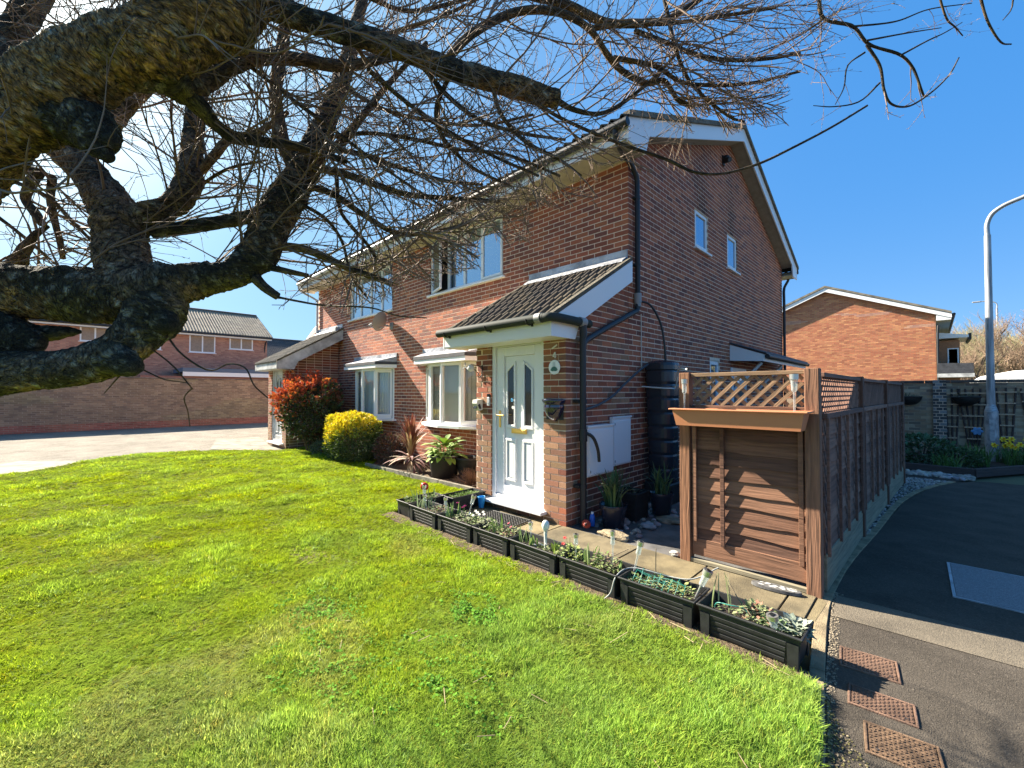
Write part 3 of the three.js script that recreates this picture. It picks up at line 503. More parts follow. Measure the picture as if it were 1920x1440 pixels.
// main roof
const roofColors = [[0.1, 0.085, 0.07], [0.13, 0.105, 0.08], [0.085, 0.075, 0.065], [0.15, 0.12, 0.085]];
{
  const g = sub('main_roof', house), X0 = XL - 0.3, X1 = XG + 0.3, r = rng(31);
  const cs = 1 / Math.hypot(1, PIT), eL = (ZR + 4.9) / -1 / cs; // slope length
  const deck = [[-4.93, roofY(-4.93) - 0.02], [ZR, roofY(ZR) - 0.02], [2 * ZR + 4.93, roofY(-4.93) - 0.02], [2 * ZR + 4.93, roofY(-4.93) - 0.06], [ZR, roofY(ZR) - 0.07], [-4.93, roofY(-4.93) - 0.06]];
  part('roof_deck', extrudeZY(deck, X0 + 0.03, X1 - 0.03), M.tile.clone(), g).material.color.setRGB(0.09, 0.08, 0.07);
  tileRoof({ eave: V(X0, roofY(-4.86) - 0.02, -4.86), u: V(1, 0, 0), down: V(0, -PIT, 1), width: X1 - X0, length: eL, cols: 39, rows: 17, parent: g, colors: roofColors, r });
  tileRoof({ eave: V(X1, roofY(-4.86) - 0.02, 2 * ZR + 4.86), u: V(-1, 0, 0), down: V(0, -PIT, -1), width: X1 - X0, length: eL, cols: 39, rows: 17, parent: g, colors: roofColors, r });
  const rid = []; for (let i = 0; i < 26; i++) rid.push(new THREE.CylinderGeometry(0.12, 0.125, 0.47, 12, 1, false, 0, Math.PI).rotateX(0).rotateZ(Math.PI / 2).translate(X0 + 0.23 + i * (X1 - X0 - 0.02) / 26, roofY(ZR) + 0.005, ZR));
  part('ridge_tiles', rid, M.tile.clone(), g).material.color.setRGB(0.12, 0.1, 0.08);
  // fascia, soffit, bargeboards with boxed ends
  each('soffit', [between(X0 + 0.03, X1 - 0.05, 4.895, 4.91, ZF + 0.006, -4.97), between(X0 + 0.03, X1 - 0.05, 4.895, 4.91, 2 * ZR + 4.97, ZB - 0.006)], M.soffit, g);
  part('fascia', [between(X0 + 0.03, MID, 4.885, 5.085, -4.97, -4.945)], M.whiteOld, g);
  each('fascia', [between(MID + 0.002, X1 - 0.05, 4.885, 5.085, -4.97, -4.945), between(X0, X1 - 0.05, 4.885, 5.085, 2 * ZR + 4.945, 2 * ZR + 4.97)], M.white, g);
  for (const [a, b, m] of [[X1 - 0.048, X1 - 0.02, M.white], [X0 + 0.0, X0 + 0.028, M.whiteOld]]) {
    const t = (z) => roofY(z) - 0.03, E = 2 * ZR;
    part('bargeboard', extrudeZY([[-4.94, t(-4.94)], [ZR, t(ZR)], [E + 4.94, t(-4.94)], [E + 4.94, 4.84], [ZB - 0.02, 4.84], [ZB + 0.1, t(ZB + 0.1) - 0.25], [ZR, t(ZR) - 0.26], [ZF - 0.1, t(ZF - 0.1) - 0.25], [ZF + 0.02, 4.84], [-4.94, 4.84]], a, b), m, g);
  }
  { // sloping verge soffit and mortar undercloak
    const lo = (z) => roofY(z) - 0.27, E = 2 * ZR;
    part('verge_soffit', [extrudeZY([[ZF + 0.01, lo(ZF)], [ZR, lo(ZR)], [E - ZF - 0.01, lo(ZF)], [E - ZF - 0.01, lo(ZF) + 0.02], [ZR, lo(ZR) + 0.02], [ZF + 0.01, lo(ZF) + 0.02]], XG + 0.006, X1 - 0.05), between(XG + 0.002, X1 - 0.05, 4.86, 4.88, ZF, -4.97)], mat([0.4, 0.36, 0.3], { map: [T.grain, 1] }), g);
    const u = (z) => roofY(z) - 0.028;
    each('undercloak', [X1 - 0.075, X0 - 0.02].map((x) => extrudeZY([[-4.9, u(-4.9)], [ZR, u(ZR)], [E + 4.9, u(-4.9)], [E + 4.9, u(-4.9) + 0.075], [ZR, u(ZR) + 0.08], [-4.9, u(-4.9) + 0.075]], x, x + 0.095)), mat([0.24, 0.21, 0.16], { roughness: 1, map: [T.blot, 1.5], bump: [T.soil, 3, 0.02] }), g);
  }
  part('gutter', [cyl(0.056, 0.056, [MID + 0.01, 5.07, -4.885], [X1 + 0.0, 5.07, -4.885], 14)], M.black, g);
  part('gutter', [cyl(0.056, 0.056, [X0, 5.06, -4.885], [MID, 5.06, -4.885], 14), tube([[X0 + 0.05, 5.04, -4.885], [X0 + 0.05, 4.9, -4.9], [X0 + 0.2, 4.65, -5.3], [XL + 0.03, 4.55, -5.37], [XL + 0.03, 4.4, -5.37], [XL + 0.03, 3.0, -5.37]], 0.034, 8, 40)], M.whiteOld, g, 'white gutter with its downpipe');
  part('gutter', [cyl(0.056, 0.056, [X0, 5.07, 2 * ZR + 4.885], [X1, 5.07, 2 * ZR + 4.885], 12), tube([[-2.98, 5.05, -14.6], [-2.98, 4.9, -14.6], [-2.97, 4.72, -14.3], [-2.975, 4.5, -14.02], [-2.975, 4.2, -14.02], [-2.975, 0, -14.02]], 0.036, 8, 40)], M.black, g, 'black rear gutter and downpipe');
}
// black rainwater pipe that drops from the main gutter, follows the gable and slants down to the porch pipe
{
  const g = sub('rainwater_pipe', house), x = -2.985;
  part('pipe', [tube([[-2.93, 5.05, -4.885], [-2.93, 4.97, -4.9], [-2.95, 4.86, -5.05], [-2.985, 4.78, -5.42], [x, 4.66, -5.56], [x, 4.4, -5.58], [x, 3.6, -5.58], [x, 2.9, -5.58]], 0.036, 12, 60), cyl(0.036, 0.036, [x, 2.92, -5.58], [x, 2.76, -5.56]), tube([[x, 2.8, -5.58], [x, 2.74, -5.55], [x, 2.7, -5.45], [x, 2.3, -4.5], [-2.96, 2.19, -4.24], [-2.94, 2.14, -4.17]], 0.038, 12, 40)], M.black, g);
  part('pipe_collar', [cyl(0.052, 0.052, [x, 2.86, -5.58], [x, 2.99, -5.58], 16), cyl(0.046, 0.046, [x, 2.8, -5.58], [x, 2.86, -5.58], 16)], M.grey, g);
  each('pipe_clip', [4.37, 3.4].map((y) => [cyl(0.044, 0.044, [x, y - 0.02, -5.58], [x, y + 0.02, -5.58], 14), rbox(0.05, 0.03, 0.12, 0.004, x - 0.03, y, -5.58)]), M.black, g);
}

// porches: the near one, and its mirror image on the neighbouring house
function porch(near) {
  const X = (x) => (near ? x : 2 * MID - x), bt = (a, b, ...r) => between(Math.min(X(a), X(b)), Math.max(X(a), X(b)), ...r), rbt = (a, b, c, d, e, f, rad) => rbetween(Math.min(X(a), X(b)), Math.max(X(a), X(b)), c, d, e, f, rad);
  const zy = (pts, a, b) => extrudeZY(pts, Math.min(X(a), X(b)), Math.max(X(a), X(b)));
  const g = sub('porch', house), r = rng(near ? 41 : 42), S = 0.575, ry = (z) => 2.42 + S * (-3.66 - z), white = near ? M.white : M.whiteOld;
  const XO = near ? -3.045 : -3.035;
  const side = (x0, x1) => zy([[ZP - 0.006, 0], [ZF + 0.01, 0], [ZF + 0.01, ry(ZF) - 0.1], [ZP - 0.006, ry(ZP) - 0.1]], x0, x1);
  part('mortar', [side(-3.25, -3.046), side(-4.634, -4.43), bt(-4.43, -4.334, 0, 2.3, ZP - 0.2, ZP - 0.007), bt(-3.376, -3.25, 0, 2.3, ZP - 0.2, ZP - 0.007), bt(-4.334, -3.376, 0, 0.1, ZP - 0.15, ZP - 0.007), bt(-4.42, -3.26, 0, 2.3, -4.3, -4.2)], M.mortar, g);
  // front bricks
  const col = (x, y, rnd) => { const c = pick(y < 1.15 + 0.3 * noise(x * 2, y) ? buffBricks : redBricks.slice(0, 6).concat(buffBricks), rnd); const k = clamp(0.9 + 0.14 * noise(x * 3, y * 3)); const moss = sstep(0.9, 0.1, y) * 0.4; return c.map((q, i) => mix(q * k, [0.27, 0.24, 0.09][i], moss * rnd())); };
  const list = [];
  const lo = Math.min(X(-4.64), X(-3.04)), hi = Math.max(X(-4.64), X(-3.04)), da = Math.min(X(-4.33), X(-3.38)), db = Math.max(X(-4.33), X(-3.38));
  layBricks({ o: V(0, 0, ZP), u: V(1, 0, 0), n: V(0, 0, 1), rows: 31, out: list, color: col, phase: hi, own: (i) => i % 2 === 1, spans: (y, i) => { const c = i % 2 ? 0 : 0.1125; let s = [[lo + c, hi - c]]; if (y > 0.1) s = cut(s, da, db); return s; } });
  // the side that is not in the plane of the gable
  const xs = near ? -4.64 : X(-4.64), sideList = [];
  layBricks({ o: V(near ? xs : xs, 0, 0), u: V(0, 0, near ? 1 : -1), n: V(near ? -1 : 1, 0, 0), rows: 44, out: sideList, color: col, own: () => true, spans: (y, i) => {
    const c = i % 2 ? 0.1125 : 0, zmin = Math.max(3.962 + c, 3.962 + (y - 2.3) / S - 0.1), a = Math.max(zmin, 3.962 + c); if (a > 5.4) return []; return near ? [[-5.41, -a]] : [[a, 5.41]];
  } });
  if (near) allBricks.push(...list), instances('brickwork', unitBox, M.brick, sideList.map(toRec), g);
  else {
    const outer = [];
    layBricks({ o: V(X(-3.04), 0, 0), u: V(0, 0, 1), n: V(-1, 0, 0), rows: 44, out: outer, color: col, own: () => true, spans: (y, i) => { const a = Math.max(3.962 + (i % 2 ? 0.1125 : 0), 3.962 + (y - 2.3) / S - 0.1); return a > 5.4 ? [] : [[-5.41, -a]]; } });
    instances('brickwork', unitBox, M.brick, [...list, ...sideList, ...outer].map(toRec), g);
  }
  // roof: deck, tiles, mortar verges, flashing
  part('roof_deck', zy([[-3.68, ry(-3.68)], [ZF + 0.006, ry(ZF)], [ZF + 0.006, ry(ZF) - 0.05], [-3.68, ry(-3.68) - 0.05]], -4.93, -3.01), mat([0.05, 0.045, 0.04]), g);
  const eL = (3.63 + ZF) / -1 / Math.cos(Math.atan(S)) - 0.03, a0 = Math.min(X(-4.95), X(-3.03)), tiles = near ? [[0.105, 0.078, 0.052], [0.135, 0.1, 0.06], [0.085, 0.066, 0.048], [0.17, 0.125, 0.068], [0.115, 0.088, 0.052]] : [[0.16, 0.135, 0.1], [0.2, 0.165, 0.12], [0.14, 0.12, 0.09]];
  tileRoof({ eave: V(a0, ry(-3.6) - 0.005, -3.6), u: V(1, 0, 0), down: V(0, -S, 1), width: 1.92, length: eL, cols: 7, rows: 7, each: true, parent: g, colors: tiles, r });
  const strip = (a, b, t) => zy([[-3.62, ry(-3.62) + 0.0], [ZF + 0.008, ry(ZF) + 0.0], [ZF + 0.008, ry(ZF) + t], [-3.62, ry(-3.62) + t]], a, b);
  each('verge_mortar', [strip(-3.045, -2.975, 0.05), strip(-4.975, -4.935, 0.05)], mat([0.17, 0.15, 0.11], { roughness: 1, map: [T.blot, 2], bump: [T.soil, 4, 0.02] }), g);
  part('flashing', [bt(-4.93, -3.05, ry(ZF) + 0.03, ry(ZF) + 0.17, ZF + 0.004, ZF + 0.022), zy([[ZF + 0.02, ry(ZF) + 0.075], [ZF + 0.16, ry(ZF - -0.16) + 0.075], [ZF + 0.16, ry(ZF + 0.16) + 0.06], [ZF + 0.02, ry(ZF) + 0.06]], -4.93, -3.05)], M.lead, g);
  // white boards
  part('fascia', bt(-4.93, -3.0, 2.215, 2.4, -3.645, -3.62), white, g);
  part('soffit', bt(-4.92, -3.0, 2.2, 2.214, ZP, -3.625), white, g);
  for (const x of [-2.998, -4.965]) part('bargeboard', zy([[-3.618, 2.2], [-3.618, ry(-3.618) - 0.005], [ZF + 0.01, ry(ZF) - 0.005], [ZF + 0.01, ry(ZF) - 0.3], [-4.16, ry(-4.16) - 0.29], [-4.06, 2.2]], x, x + 0.025), white, g);
  if (near) {
    const gy = 2.4, gut = mat([0.04, 0.047, 0.044], { roughness: 0.7, phys: true, specularIntensity: 0.25 });
    part('gutter', [cyl(0.052, 0.052, [-5.0, gy + 0.005, -3.56], [-3.02, gy, -3.56], 16), tube([[-3.04, gy, -3.56], [-2.95, gy, -3.565], [-2.92, gy, -3.62], [-2.915, gy, -3.7], [-2.915, gy - 0.005, -4.25]], 0.05, 12, 24), new THREE.SphereGeometry(0.05, 12, 8).translate(-2.915, gy - 0.005, -4.25)], gut, g, 'grey gutter round the porch corner');
    each('gutter_bracket', [-4.8, -3.95, -3.25].map((x) => [new THREE.TorusGeometry(0.058, 0.009, 6, 14, Math.PI).rotateZ(Math.PI).rotateY(Math.PI / 2).translate(x, gy, -3.56), between(x - 0.012, x + 0.012, gy - 0.07, gy + 0.03, -3.621, -3.6)]), M.black, g);
    each('gutter_joint', [cyl(0.058, 0.058, [-3.14, gy, -3.56], [-3.06, gy, -3.56], 16), cyl(0.056, 0.056, [-2.915, gy, -4.06], [-2.915, gy, -4.16], 14)], M.grey, g);
    part('downpipe', [cyl(0.039, 0.039, [-2.93, 0.02, -4.15], [-2.93, 2.3, -4.15], 16), cyl(0.045, 0.045, [-2.92, 2.22, -4.15], [-2.915, 2.38, -4.13], 14), cyl(0.05, 0.05, [-2.93, 1.0, -4.15], [-2.93, 1.14, -4.15], 16)], M.black, g, 'black downpipe at the porch corner');
    each('pipe_clip', [0.45, 1.45].map((y) => [cyl(0.047, 0.047, [-2.93, y, -4.15], [-2.93, y + 0.04, -4.15], 14), rbox(0.08, 0.035, 0.13, 0.004, -2.99, y + 0.02, -4.15)]), M.black, g);
  }
  // door: outer frame, sash, moulded panel
  const d = sub('front_door', house), z0 = -3.985;
  const rb = (a, b, c, e, z1, z2, q) => rbt(a, b, c, e, z1, z2, q);
  part('door_frame', [rb(-4.33, -4.265, 0.14, 2.25, z0 - 0.09, z0), rb(-3.445, -3.38, 0.14, 2.25, z0 - 0.09, z0), rb(-4.265, -3.445, 2.185, 2.25, z0 - 0.09, z0 - 0.001), rb(-4.265, -3.445, 0.14, 0.2, z0 - 0.09, z0 - 0.001)], white, d);
  part('sash_frame', [rb(-4.262, -4.12, 0.203, 2.182, z0 - 0.075, z0 - 0.025), rb(-3.57, -3.448, 0.203, 2.182, z0 - 0.075, z0 - 0.025), rb(-4.12, -3.57, 2.06, 2.182, z0 - 0.075, z0 - 0.026), rb(-4.12, -3.57, 0.203, 0.33, z0 - 0.075, z0 - 0.026)], white, d);
  part('door_panel', bt(-4.118, -3.572, 0.332, 2.058, z0 - 0.07, z0 - 0.05), white, d);
  part('door_sill', [rbt(-4.47, -3.33, 0.1, 0.139, z0 - 0.06, -3.85, 0.008)], M.white, d);
  const zl = z0 - 0.05, cxs = [-4.0, -3.69];
  cxs.forEach((cx, i) => {
    const s = near ? 1 : -1, f = (pts) => pts.map(([x, y]) => [X(cx) + s * x, y]), up = i ? -1 : 1, w = 0.085, q = 0.058, ord = (p) => (near ? p : p.slice().reverse());
    const o = ord(f([[-w, 1.1], [w, 1.1], [w, 1.93 + 0.06 * up], [-w, 1.93 - 0.06 * up]])), inn = ord(f([[-q, 1.145], [q, 1.145], [q, 1.9 + 0.045 * up], [-q, 1.9 - 0.045 * up]]));
    part('glazing_bead', extrudeXY(o, zl, zl + 0.022, [inn.slice().reverse()], 0.006), white, d);
    part('pane', extrudeXY(inn, zl + 0.001, zl + 0.006), M.darkGlass, d);
    const po = ord(f([[-0.095, 0.4], [0.095, 0.4], [0.095, 0.96], [-0.095, 0.96]])), pi = ord(f([[-0.06, 0.435], [0.06, 0.435], [0.06, 0.925], [-0.06, 0.925]])), pj = ord(f([[-0.048, 0.447], [0.048, 0.447], [0.048, 0.913], [-0.048, 0.913]]));
    part('panel_moulding', [extrudeXY(po, zl, zl + 0.024, [pi.slice().reverse()], 0.008), extrudeXY(pj, zl + 0.0005, zl + 0.014, [], 0.005)], white, d);
  });
  if (near) {
    part('letterbox', [rbetween(-3.985, -3.715, 1.035, 1.1, zl + 0.001, zl + 0.022, 0.006), rbetween(-3.965, -3.735, 1.05, 1.085, zl + 0.022, zl + 0.027, 0.004)], M.gold, d);
    part('handle', [rbetween(-4.21, -4.175, 1.1, 1.33, z0 - 0.025, z0 - 0.013, 0.005), cyl(0.01, 0.01, [-4.192, 1.27, z0 - 0.014], [-4.192, 1.27, z0 + 0.035]), cyl(0.011, 0.009, [-4.192, 1.27, z0 + 0.033], [-4.07, 1.268, z0 + 0.033])], M.gold, d);
    part('sticker', [new THREE.CircleGeometry(0.026, 20).translate(-3.985, 1.475, zl + 0.008)], mat([0.1, 0.35, 0.6], { roughness: 0.4 }), d, 'small round blue sticker on the glass');
    part('sticker', [new THREE.CircleGeometry(0.022, 20).translate(-3.97, 1.375, zl + 0.008)], mat([0.6, 0.6, 0.58], { roughness: 0.4 }), d, 'small round white sticker on the glass');
    // house number 1 and 4 on the brick beside the door
    const n1 = mat([0.7, 0.66, 0.58], { roughness: 0.5 });
    part('house_number', [rbox(0.018, 0.09, 0.008, 0.002).rotateZ(-1.1).translate(-3.2, 2.12, ZP + 0.008), rbox(0.016, 0.075, 0.008, 0.002).translate(-3.19, 2.02, ZP + 0.008), rbox(0.05, 0.014, 0.008, 0.002).translate(-3.2, 2.005, ZP + 0.008), rbox(0.014, 0.06, 0.008, 0.002).rotateZ(-0.6).translate(-3.21, 2.03, ZP + 0.008)], n1, house, 'pale house number on the porch brick');
  }
}
porch(true); porch(false);
singles(allBricks, 298, V(-2.2, 1.3, -1.5), sub('brick_facing', house));

// lean-to canopy over the side door
{
  const g = sub('side_canopy', house), x0 = XG + 0.006, x1 = -2.4, za = -9.6, zb = -13.55;
  part('canopy_cheek', extrudeXY([[x0, 2.24], [x1, 2.2], [x1, 2.34], [x0, 2.58]], za - 0.03, za), M.white, g);
  part('canopy_roof', extrudeXY([[x0, 2.6], [x1 + 0.05, 2.345], [x1 + 0.05, 2.37], [x0, 2.63]], zb, za + 0.02), M.leadDark, g);
  part('canopy_fascia', between(x1 - 0.02, x1 + 0.005, 2.2, 2.34, zb, za - 0.04), M.white, g);
  for (const z of [za - 0.25, za - 1.9]) part('bracket', [cyl(0.035, 0.035, [x0, 1.62, z], [x1 - 0.1, 2.19, z], 4)], M.white, g);
  part('gutter', cyl(0.045, 0.045, [x1 + 0.05, 2.3, za - 0.05], [x1 + 0.05, 2.3, zb], 10), M.black, g);
  const d = sub('side_door', house);
  part('door_frame', [rbetween(XG, XG + 0.03, 0, 2.1, -9.72, -9.64), rbetween(XG, XG + 0.03, 0, 2.1, -10.64, -10.56), rbetween(XG, XG + 0.03, 2.02, 2.1, -10.559, -9.721)], M.white, d);
  part('door_panel', between(XG - 0.02, XG + 0.012, 0.02, 2.019, -10.559, -9.721), M.white, d);
  part('pane', between(XG + 0.013, XG + 0.018, 1.1, 1.95, -10.46, -9.82), M.mirror, d);
}

// ------------------------------------------------------------------ timber fences
const woodMats = [[0.27, 0.132, 0.074], [0.22, 0.105, 0.06], [0.31, 0.155, 0.088], [0.17, 0.082, 0.05]].map((c) => mat(c, { roughness: 0.9, map: [T.wood, 1.3], bump: [T.wood, 1.3, 0.006] }));
const weathered = mat([0.34, 0.3, 0.2], { roughness: 0.95, map: [T.wood, 1.1], bump: [T.wood, 1.1, 0.006] });
const greyWood = [[0.29, 0.155, 0.105], [0.34, 0.185, 0.125], [0.22, 0.115, 0.08]].map((c) => mat(c, { roughness: 0.9, map: [T.wood, 1.1], bump: [T.wood, 1.1, 0.004] }));
const latticeMat = mat([0.36, 0.23, 0.13], { roughness: 0.9, map: [T.wood, 2], bump: [T.wood, 2, 0.003] });
const FR = rng(61);
// one panel in its own frame: x along it from 0 to L, facing +z, ground at y = 0
function fencePanel(t, { L, base, top, lattice, planks, battens, mats, diagonal, board }) {
  const W = (m) => mats[Math.floor(FR() * mats.length)], h = (top - base) / planks;
  for (let i = 0; i < planks; i++) { // feather-edged boards, each leaning over the one below, with a wavy lower edge
    const y = base + i * h, n = 14, up = [], lo = [], off = FR() * 9;
    for (let k = 0; k <= n; k++) { const x = k / n * L; lo.push([x, y - 0.012 + 0.02 * noise(x * 3 + off, i * 3.1) + 0.008 * noise(x * 9 + off, i * 5.3)]); up.push([x, y + h + 0.012]); }
    const g = extrudeXY([...lo, ...up.reverse()], -0.006, 0.006);
    g.translate(0, -y, 0).rotateX(-0.12).translate(0, y, 0.015);
    part('plank', metric(g, false, FR() * 5), W(), t);
  }
  for (const x of battens) part('batten', rbox(0.035, top - base + 0.04, 0.022, 0.003, x, (top + base) / 2, 0.038), W(), t);
  part('gravel_board', metric(rbetween(0, L, base - board, base + 0.004, -0.012, 0.03, 0.004), false, FR() * 4), mats === greyWood ? weathered : woodMats[2], t);
  part('rail', metric(rbetween(0, L, top + 0.006, top + 0.05, -0.02, 0.045, 0.004), false, FR()), W(), t);
  // lattice
  const y0 = top + 0.05, y1 = lattice, H = y1 - y0 - 0.035;
  part('rail', metric(rbetween(0, L, y1 - 0.035, y1, -0.018, 0.03, 0.004)), mats === greyWood ? W() : latticeMat, t);
  const pitch = diagonal ? 0.104 : 0.085, sw = diagonal ? 0.03 : 0.02;
  for (const dir of [1, -1]) for (let s = -H; s < L + H; s += pitch) { // slats at 45 degrees clipped to the opening
    let xa = s, ya = y0, xb = s + dir * H, yb = y0 + H;
    const clip = (x, y, x2, y2) => { if (x < 0.015) { const k = (0.015 - x) / (x2 - x); return [0.015, y + (y2 - y) * k]; } if (x > L - 0.015) { const k = (L - 0.015 - x) / (x2 - x); return [L - 0.015, y + (y2 - y) * k]; } return [x, y]; };
    if (Math.max(xa, xb) < 0.03 || Math.min(xa, xb) > L - 0.03) continue;
    const [a1, b1] = clip(xa, ya, xb, yb), [a2, b2] = clip(xb, yb, xa, ya), len = Math.hypot(a2 - a1, b2 - b1); if (len < 0.04) continue;
    part('slat', metric(new THREE.BoxGeometry(len, sw, 0.008), false, FR()).rotateZ(Math.atan2(b2 - b1, a2 - a1)).translate((a1 + a2) / 2, (b1 + b2) / 2, dir > 0 ? 0.009 : -0.0005), mats === greyWood ? mats[0] : latticeMat, t);
  }
}
const post = (t, x, z, h, m, w = 0.095) => part('post', metric(new RoundedBoxGeometry(w, h, w, 2, 0.006).translate(x, h / 2, z), true), m, t);
{
  const t = thing('fence_panel', 'brown lap fence panel topped with diamond lattice, facing the lawn', 'fence', [-1.6, 0, -4.02]);
  fencePanel(t, { L: 0.885, base: 0.235, top: 1.41, lattice: 1.755, planks: 10, battens: [0.03, 0.27, 0.855], mats: woodMats, diagonal: true, board: 0.15 });
  part('base_rail', metric(rbetween(-0.02, 0.9, 0.02, 0.055, 0.0, 0.05, 0.004)), weathered, t);
  post(t, -0.055, 0.01, 1.76, mat([0.33, 0.155, 0.078], { roughness: 0.9, map: [T.wood, 1.2], bump: [T.wood, 1.2, 0.006] }));
  post(t, 0.935, 0.012, 1.765, woodMats[2], 0.098);
}
{
  const P = [[-0.635, -4.07], [-0.585, -6.02], [-0.495, -7.95], [-0.4, -9.95]];
  const labels = ['weathered dark fence panel with lattice top, nearest of the three along the road', 'weathered dark fence panel with lattice top, middle of the three along the road', 'weathered dark fence panel with lattice top, farthest of the three along the road'];
  for (let i = 0; i < 3; i++) {
    const [a, b] = P[i], [c, d] = P[i + 1], L = Math.hypot(c - a, d - b) - 0.1, turn = Math.atan2(-(d - b), c - a);
    const t = thing('fence_panel', labels[i], 'fence', [a + (c - a) * 0.025, 0, b + (d - b) * 0.025], turn, 'fence panels along the road');
    // faces the road: local +z is to the right of the direction of travel, so turn it about
    const inner = { L, base: 0.3, top: 1.36, lattice: 1.735, planks: 9, battens: [0.05, L * 0.3, L * 0.52, L * 0.76, L - 0.05], mats: greyWood, diagonal: false, board: 0.28 };
    fencePanel(t, inner);
    post(t, L + 0.05, 0.0, 1.75, woodMats[3]);
  }
}
// ------------------------------------------------------------------ trough planters and solar lights
function frustum(w0, d0, w1, d1, y0, y1, inv) { // four sloping sides, no lids
  const pos = [], a = [[-w0, y0, -d0], [w0, y0, -d0], [w0, y0, d0], [-w0, y0, d0]].map(([x, y, z]) => [x / 2, y, z / 2]), b = [[-w1, y1, -d1], [w1, y1, -d1], [w1, y1, d1], [-w1, y1, d1]].map(([x, y, z]) => [x / 2, y, z / 2]);
  for (let i = 0; i < 4; i++) { const j = (i + 1) % 4, q = inv ? [a[i], a[j], b[j], a[i], b[j], b[i]] : [a[i], b[j], a[j], a[i], b[i], b[j]]; pos.push(...q.flat()); }
  const g = new THREE.BufferGeometry(); g.setAttribute('position', new THREE.Float32BufferAttribute(pos, 3)); return metric(g);
}
function troughParts(t, w, d, h, m, { flare = 0.04, ribs = true, rim = 0.018, fill = 0.8, soil = true } = {}) {
  const w0 = w - flare * 2, d0 = d - flare * 1.4, th = 0.008;
  part('shell', [frustum(w0, d0, w, d, 0, h), frustum(w0 - 2 * th, d0 - 2 * th, w - 2 * th, d - 2 * th, 0.012, h, true), between(-w0 / 2 + 0.002, w0 / 2 - 0.002, 0.002, 0.012, -d0 / 2 + 0.002, d0 / 2 - 0.002)], m, t);
  const r = [];
  r.push(rbetween(-w / 2 - rim / 2, w / 2 + rim / 2, h - 0.014, h, d / 2 - 0.006, d / 2 + rim / 2, 0.005), rbetween(-w / 2 - rim / 2, w / 2 + rim / 2, h - 0.014, h, -d / 2 - rim / 2, -d / 2 + 0.006, 0.005), rbetween(-w / 2 - rim / 2, -w / 2 + 0.006, h - 0.0139, h - 0.0002, -d / 2, d / 2, 0.005), rbetween(w / 2 - 0.006, w / 2 + rim / 2, h - 0.0139, h - 0.0002, -d / 2, d / 2, 0.005));
  part('rim', r, m, t);
  if (ribs) {
    const lean = Math.atan2((d - d0) / 2, h), rb = [];
    for (const s of [1, -1]) for (let i = 0; i < 4; i++) { const y = h * (0.2 + i * 0.17), z = d0 / 2 + (d - d0) / 2 * y / h, ww = w0 + (w - w0) * y / h; rb.push(rbox(ww * 0.76, h * 0.11, 0.006, 0.002).rotateX(s * lean).translate(0, y, s * (z + 0.0015))); }
    part('rib', rb, m, t);
    for (const sx of [1, -1]) for (const sz of [1, -1]) part('foot', frustum(0.05, 0.035, 0.058, 0.042, 0, h - 0.045).rotateX(sz * 0.0).translate(sx * (w0 / 2 - 0.012), 0, sz * (d0 / 2 + 0.004)), m, t);
  }
  if (soil) {
    const g = new THREE.PlaneGeometry(w0 + 2 * flare * fill - 0.03, d0 + 1.4 * flare * fill - 0.024, 20, 8).rotateX(-Math.PI / 2), p = g.attributes.position;
    for (let i = 0; i < p.count; i++) p.setY(i, h * fill - 0.005 + 0.014 * noise(p.getX(i) * 14 + w * 9, p.getZ(i) * 14, 2.2)); g.computeVertexNormals();
    part('soil', metric(g), M.soil, t);
  }
}
const TR = [];
{
  const xs = [[-4.56, -3.985], [-3.975, -3.375], [-3.36, -2.845], [-2.835, -2.26], [-2.25, -1.69], [-1.68, -1.12], [-1.105, -0.525]];
  const lab = ['black plastic trough before the doorstep, second along the lawn edge from the corner', 'black plastic trough of pansies and a pink flower in front of the doormat', 'black plastic trough of mixed seedlings just right of the doormat', 'black plastic trough with the white bulb shaped solar light', 'black plastic trough with pale onion like leaves and leggy green plants', 'black plastic trough with green wire mesh over its plants', 'black plastic trough nearest the camera, at the road end of the row'];
  xs.forEach(([a, b], i) => { const t = thing('trough_planter', lab[i], 'planter', [(a + b) / 2, 0.012, -2.955], 0.015 * (i % 3 - 1), 'black trough planters round the path'); troughParts(t, b - a - 0.015, 0.27, 0.2, M.blackMatt, { flare: 0.03, fill: 0.78 }); TR.push([(a + b) / 2, -2.955, b - a]); });
  for (const [x, z, l] of [[-4.74, -3.12, 'black plastic trough seen end on at the lawn corner of the row'], [-4.55, -3.66, 'black plastic trough full of low greenery beside the porch pillar']]) { const t = thing('trough_planter', l, 'planter', [x, 0.012, z], Math.PI / 2, 'black trough planters round the path'); troughParts(t, 0.56, 0.27, 0.2, M.blackMatt, { flare: 0.03, fill: 0.8 }); TR.push([x, z, 0.56]); }
}
{
  const t = thing('terracotta_trough', 'terracotta coloured plastic trough hung along the front fence', 'planter', [-1.17, 1.285, -3.83], 0.0);
  troughParts(t, 1.0, 0.2, 0.15, M.terra, { flare: 0.03, ribs: false, rim: 0.045, fill: 0.5 });
  each('hook', [-0.4, 0.4].map((x) => tube([[x, 0.16, -0.1], [x, 0.17, -0.14], [x, 0.1, -0.15], [x, 0.02, -0.15]], 0.006, 6)), M.black, t);
}
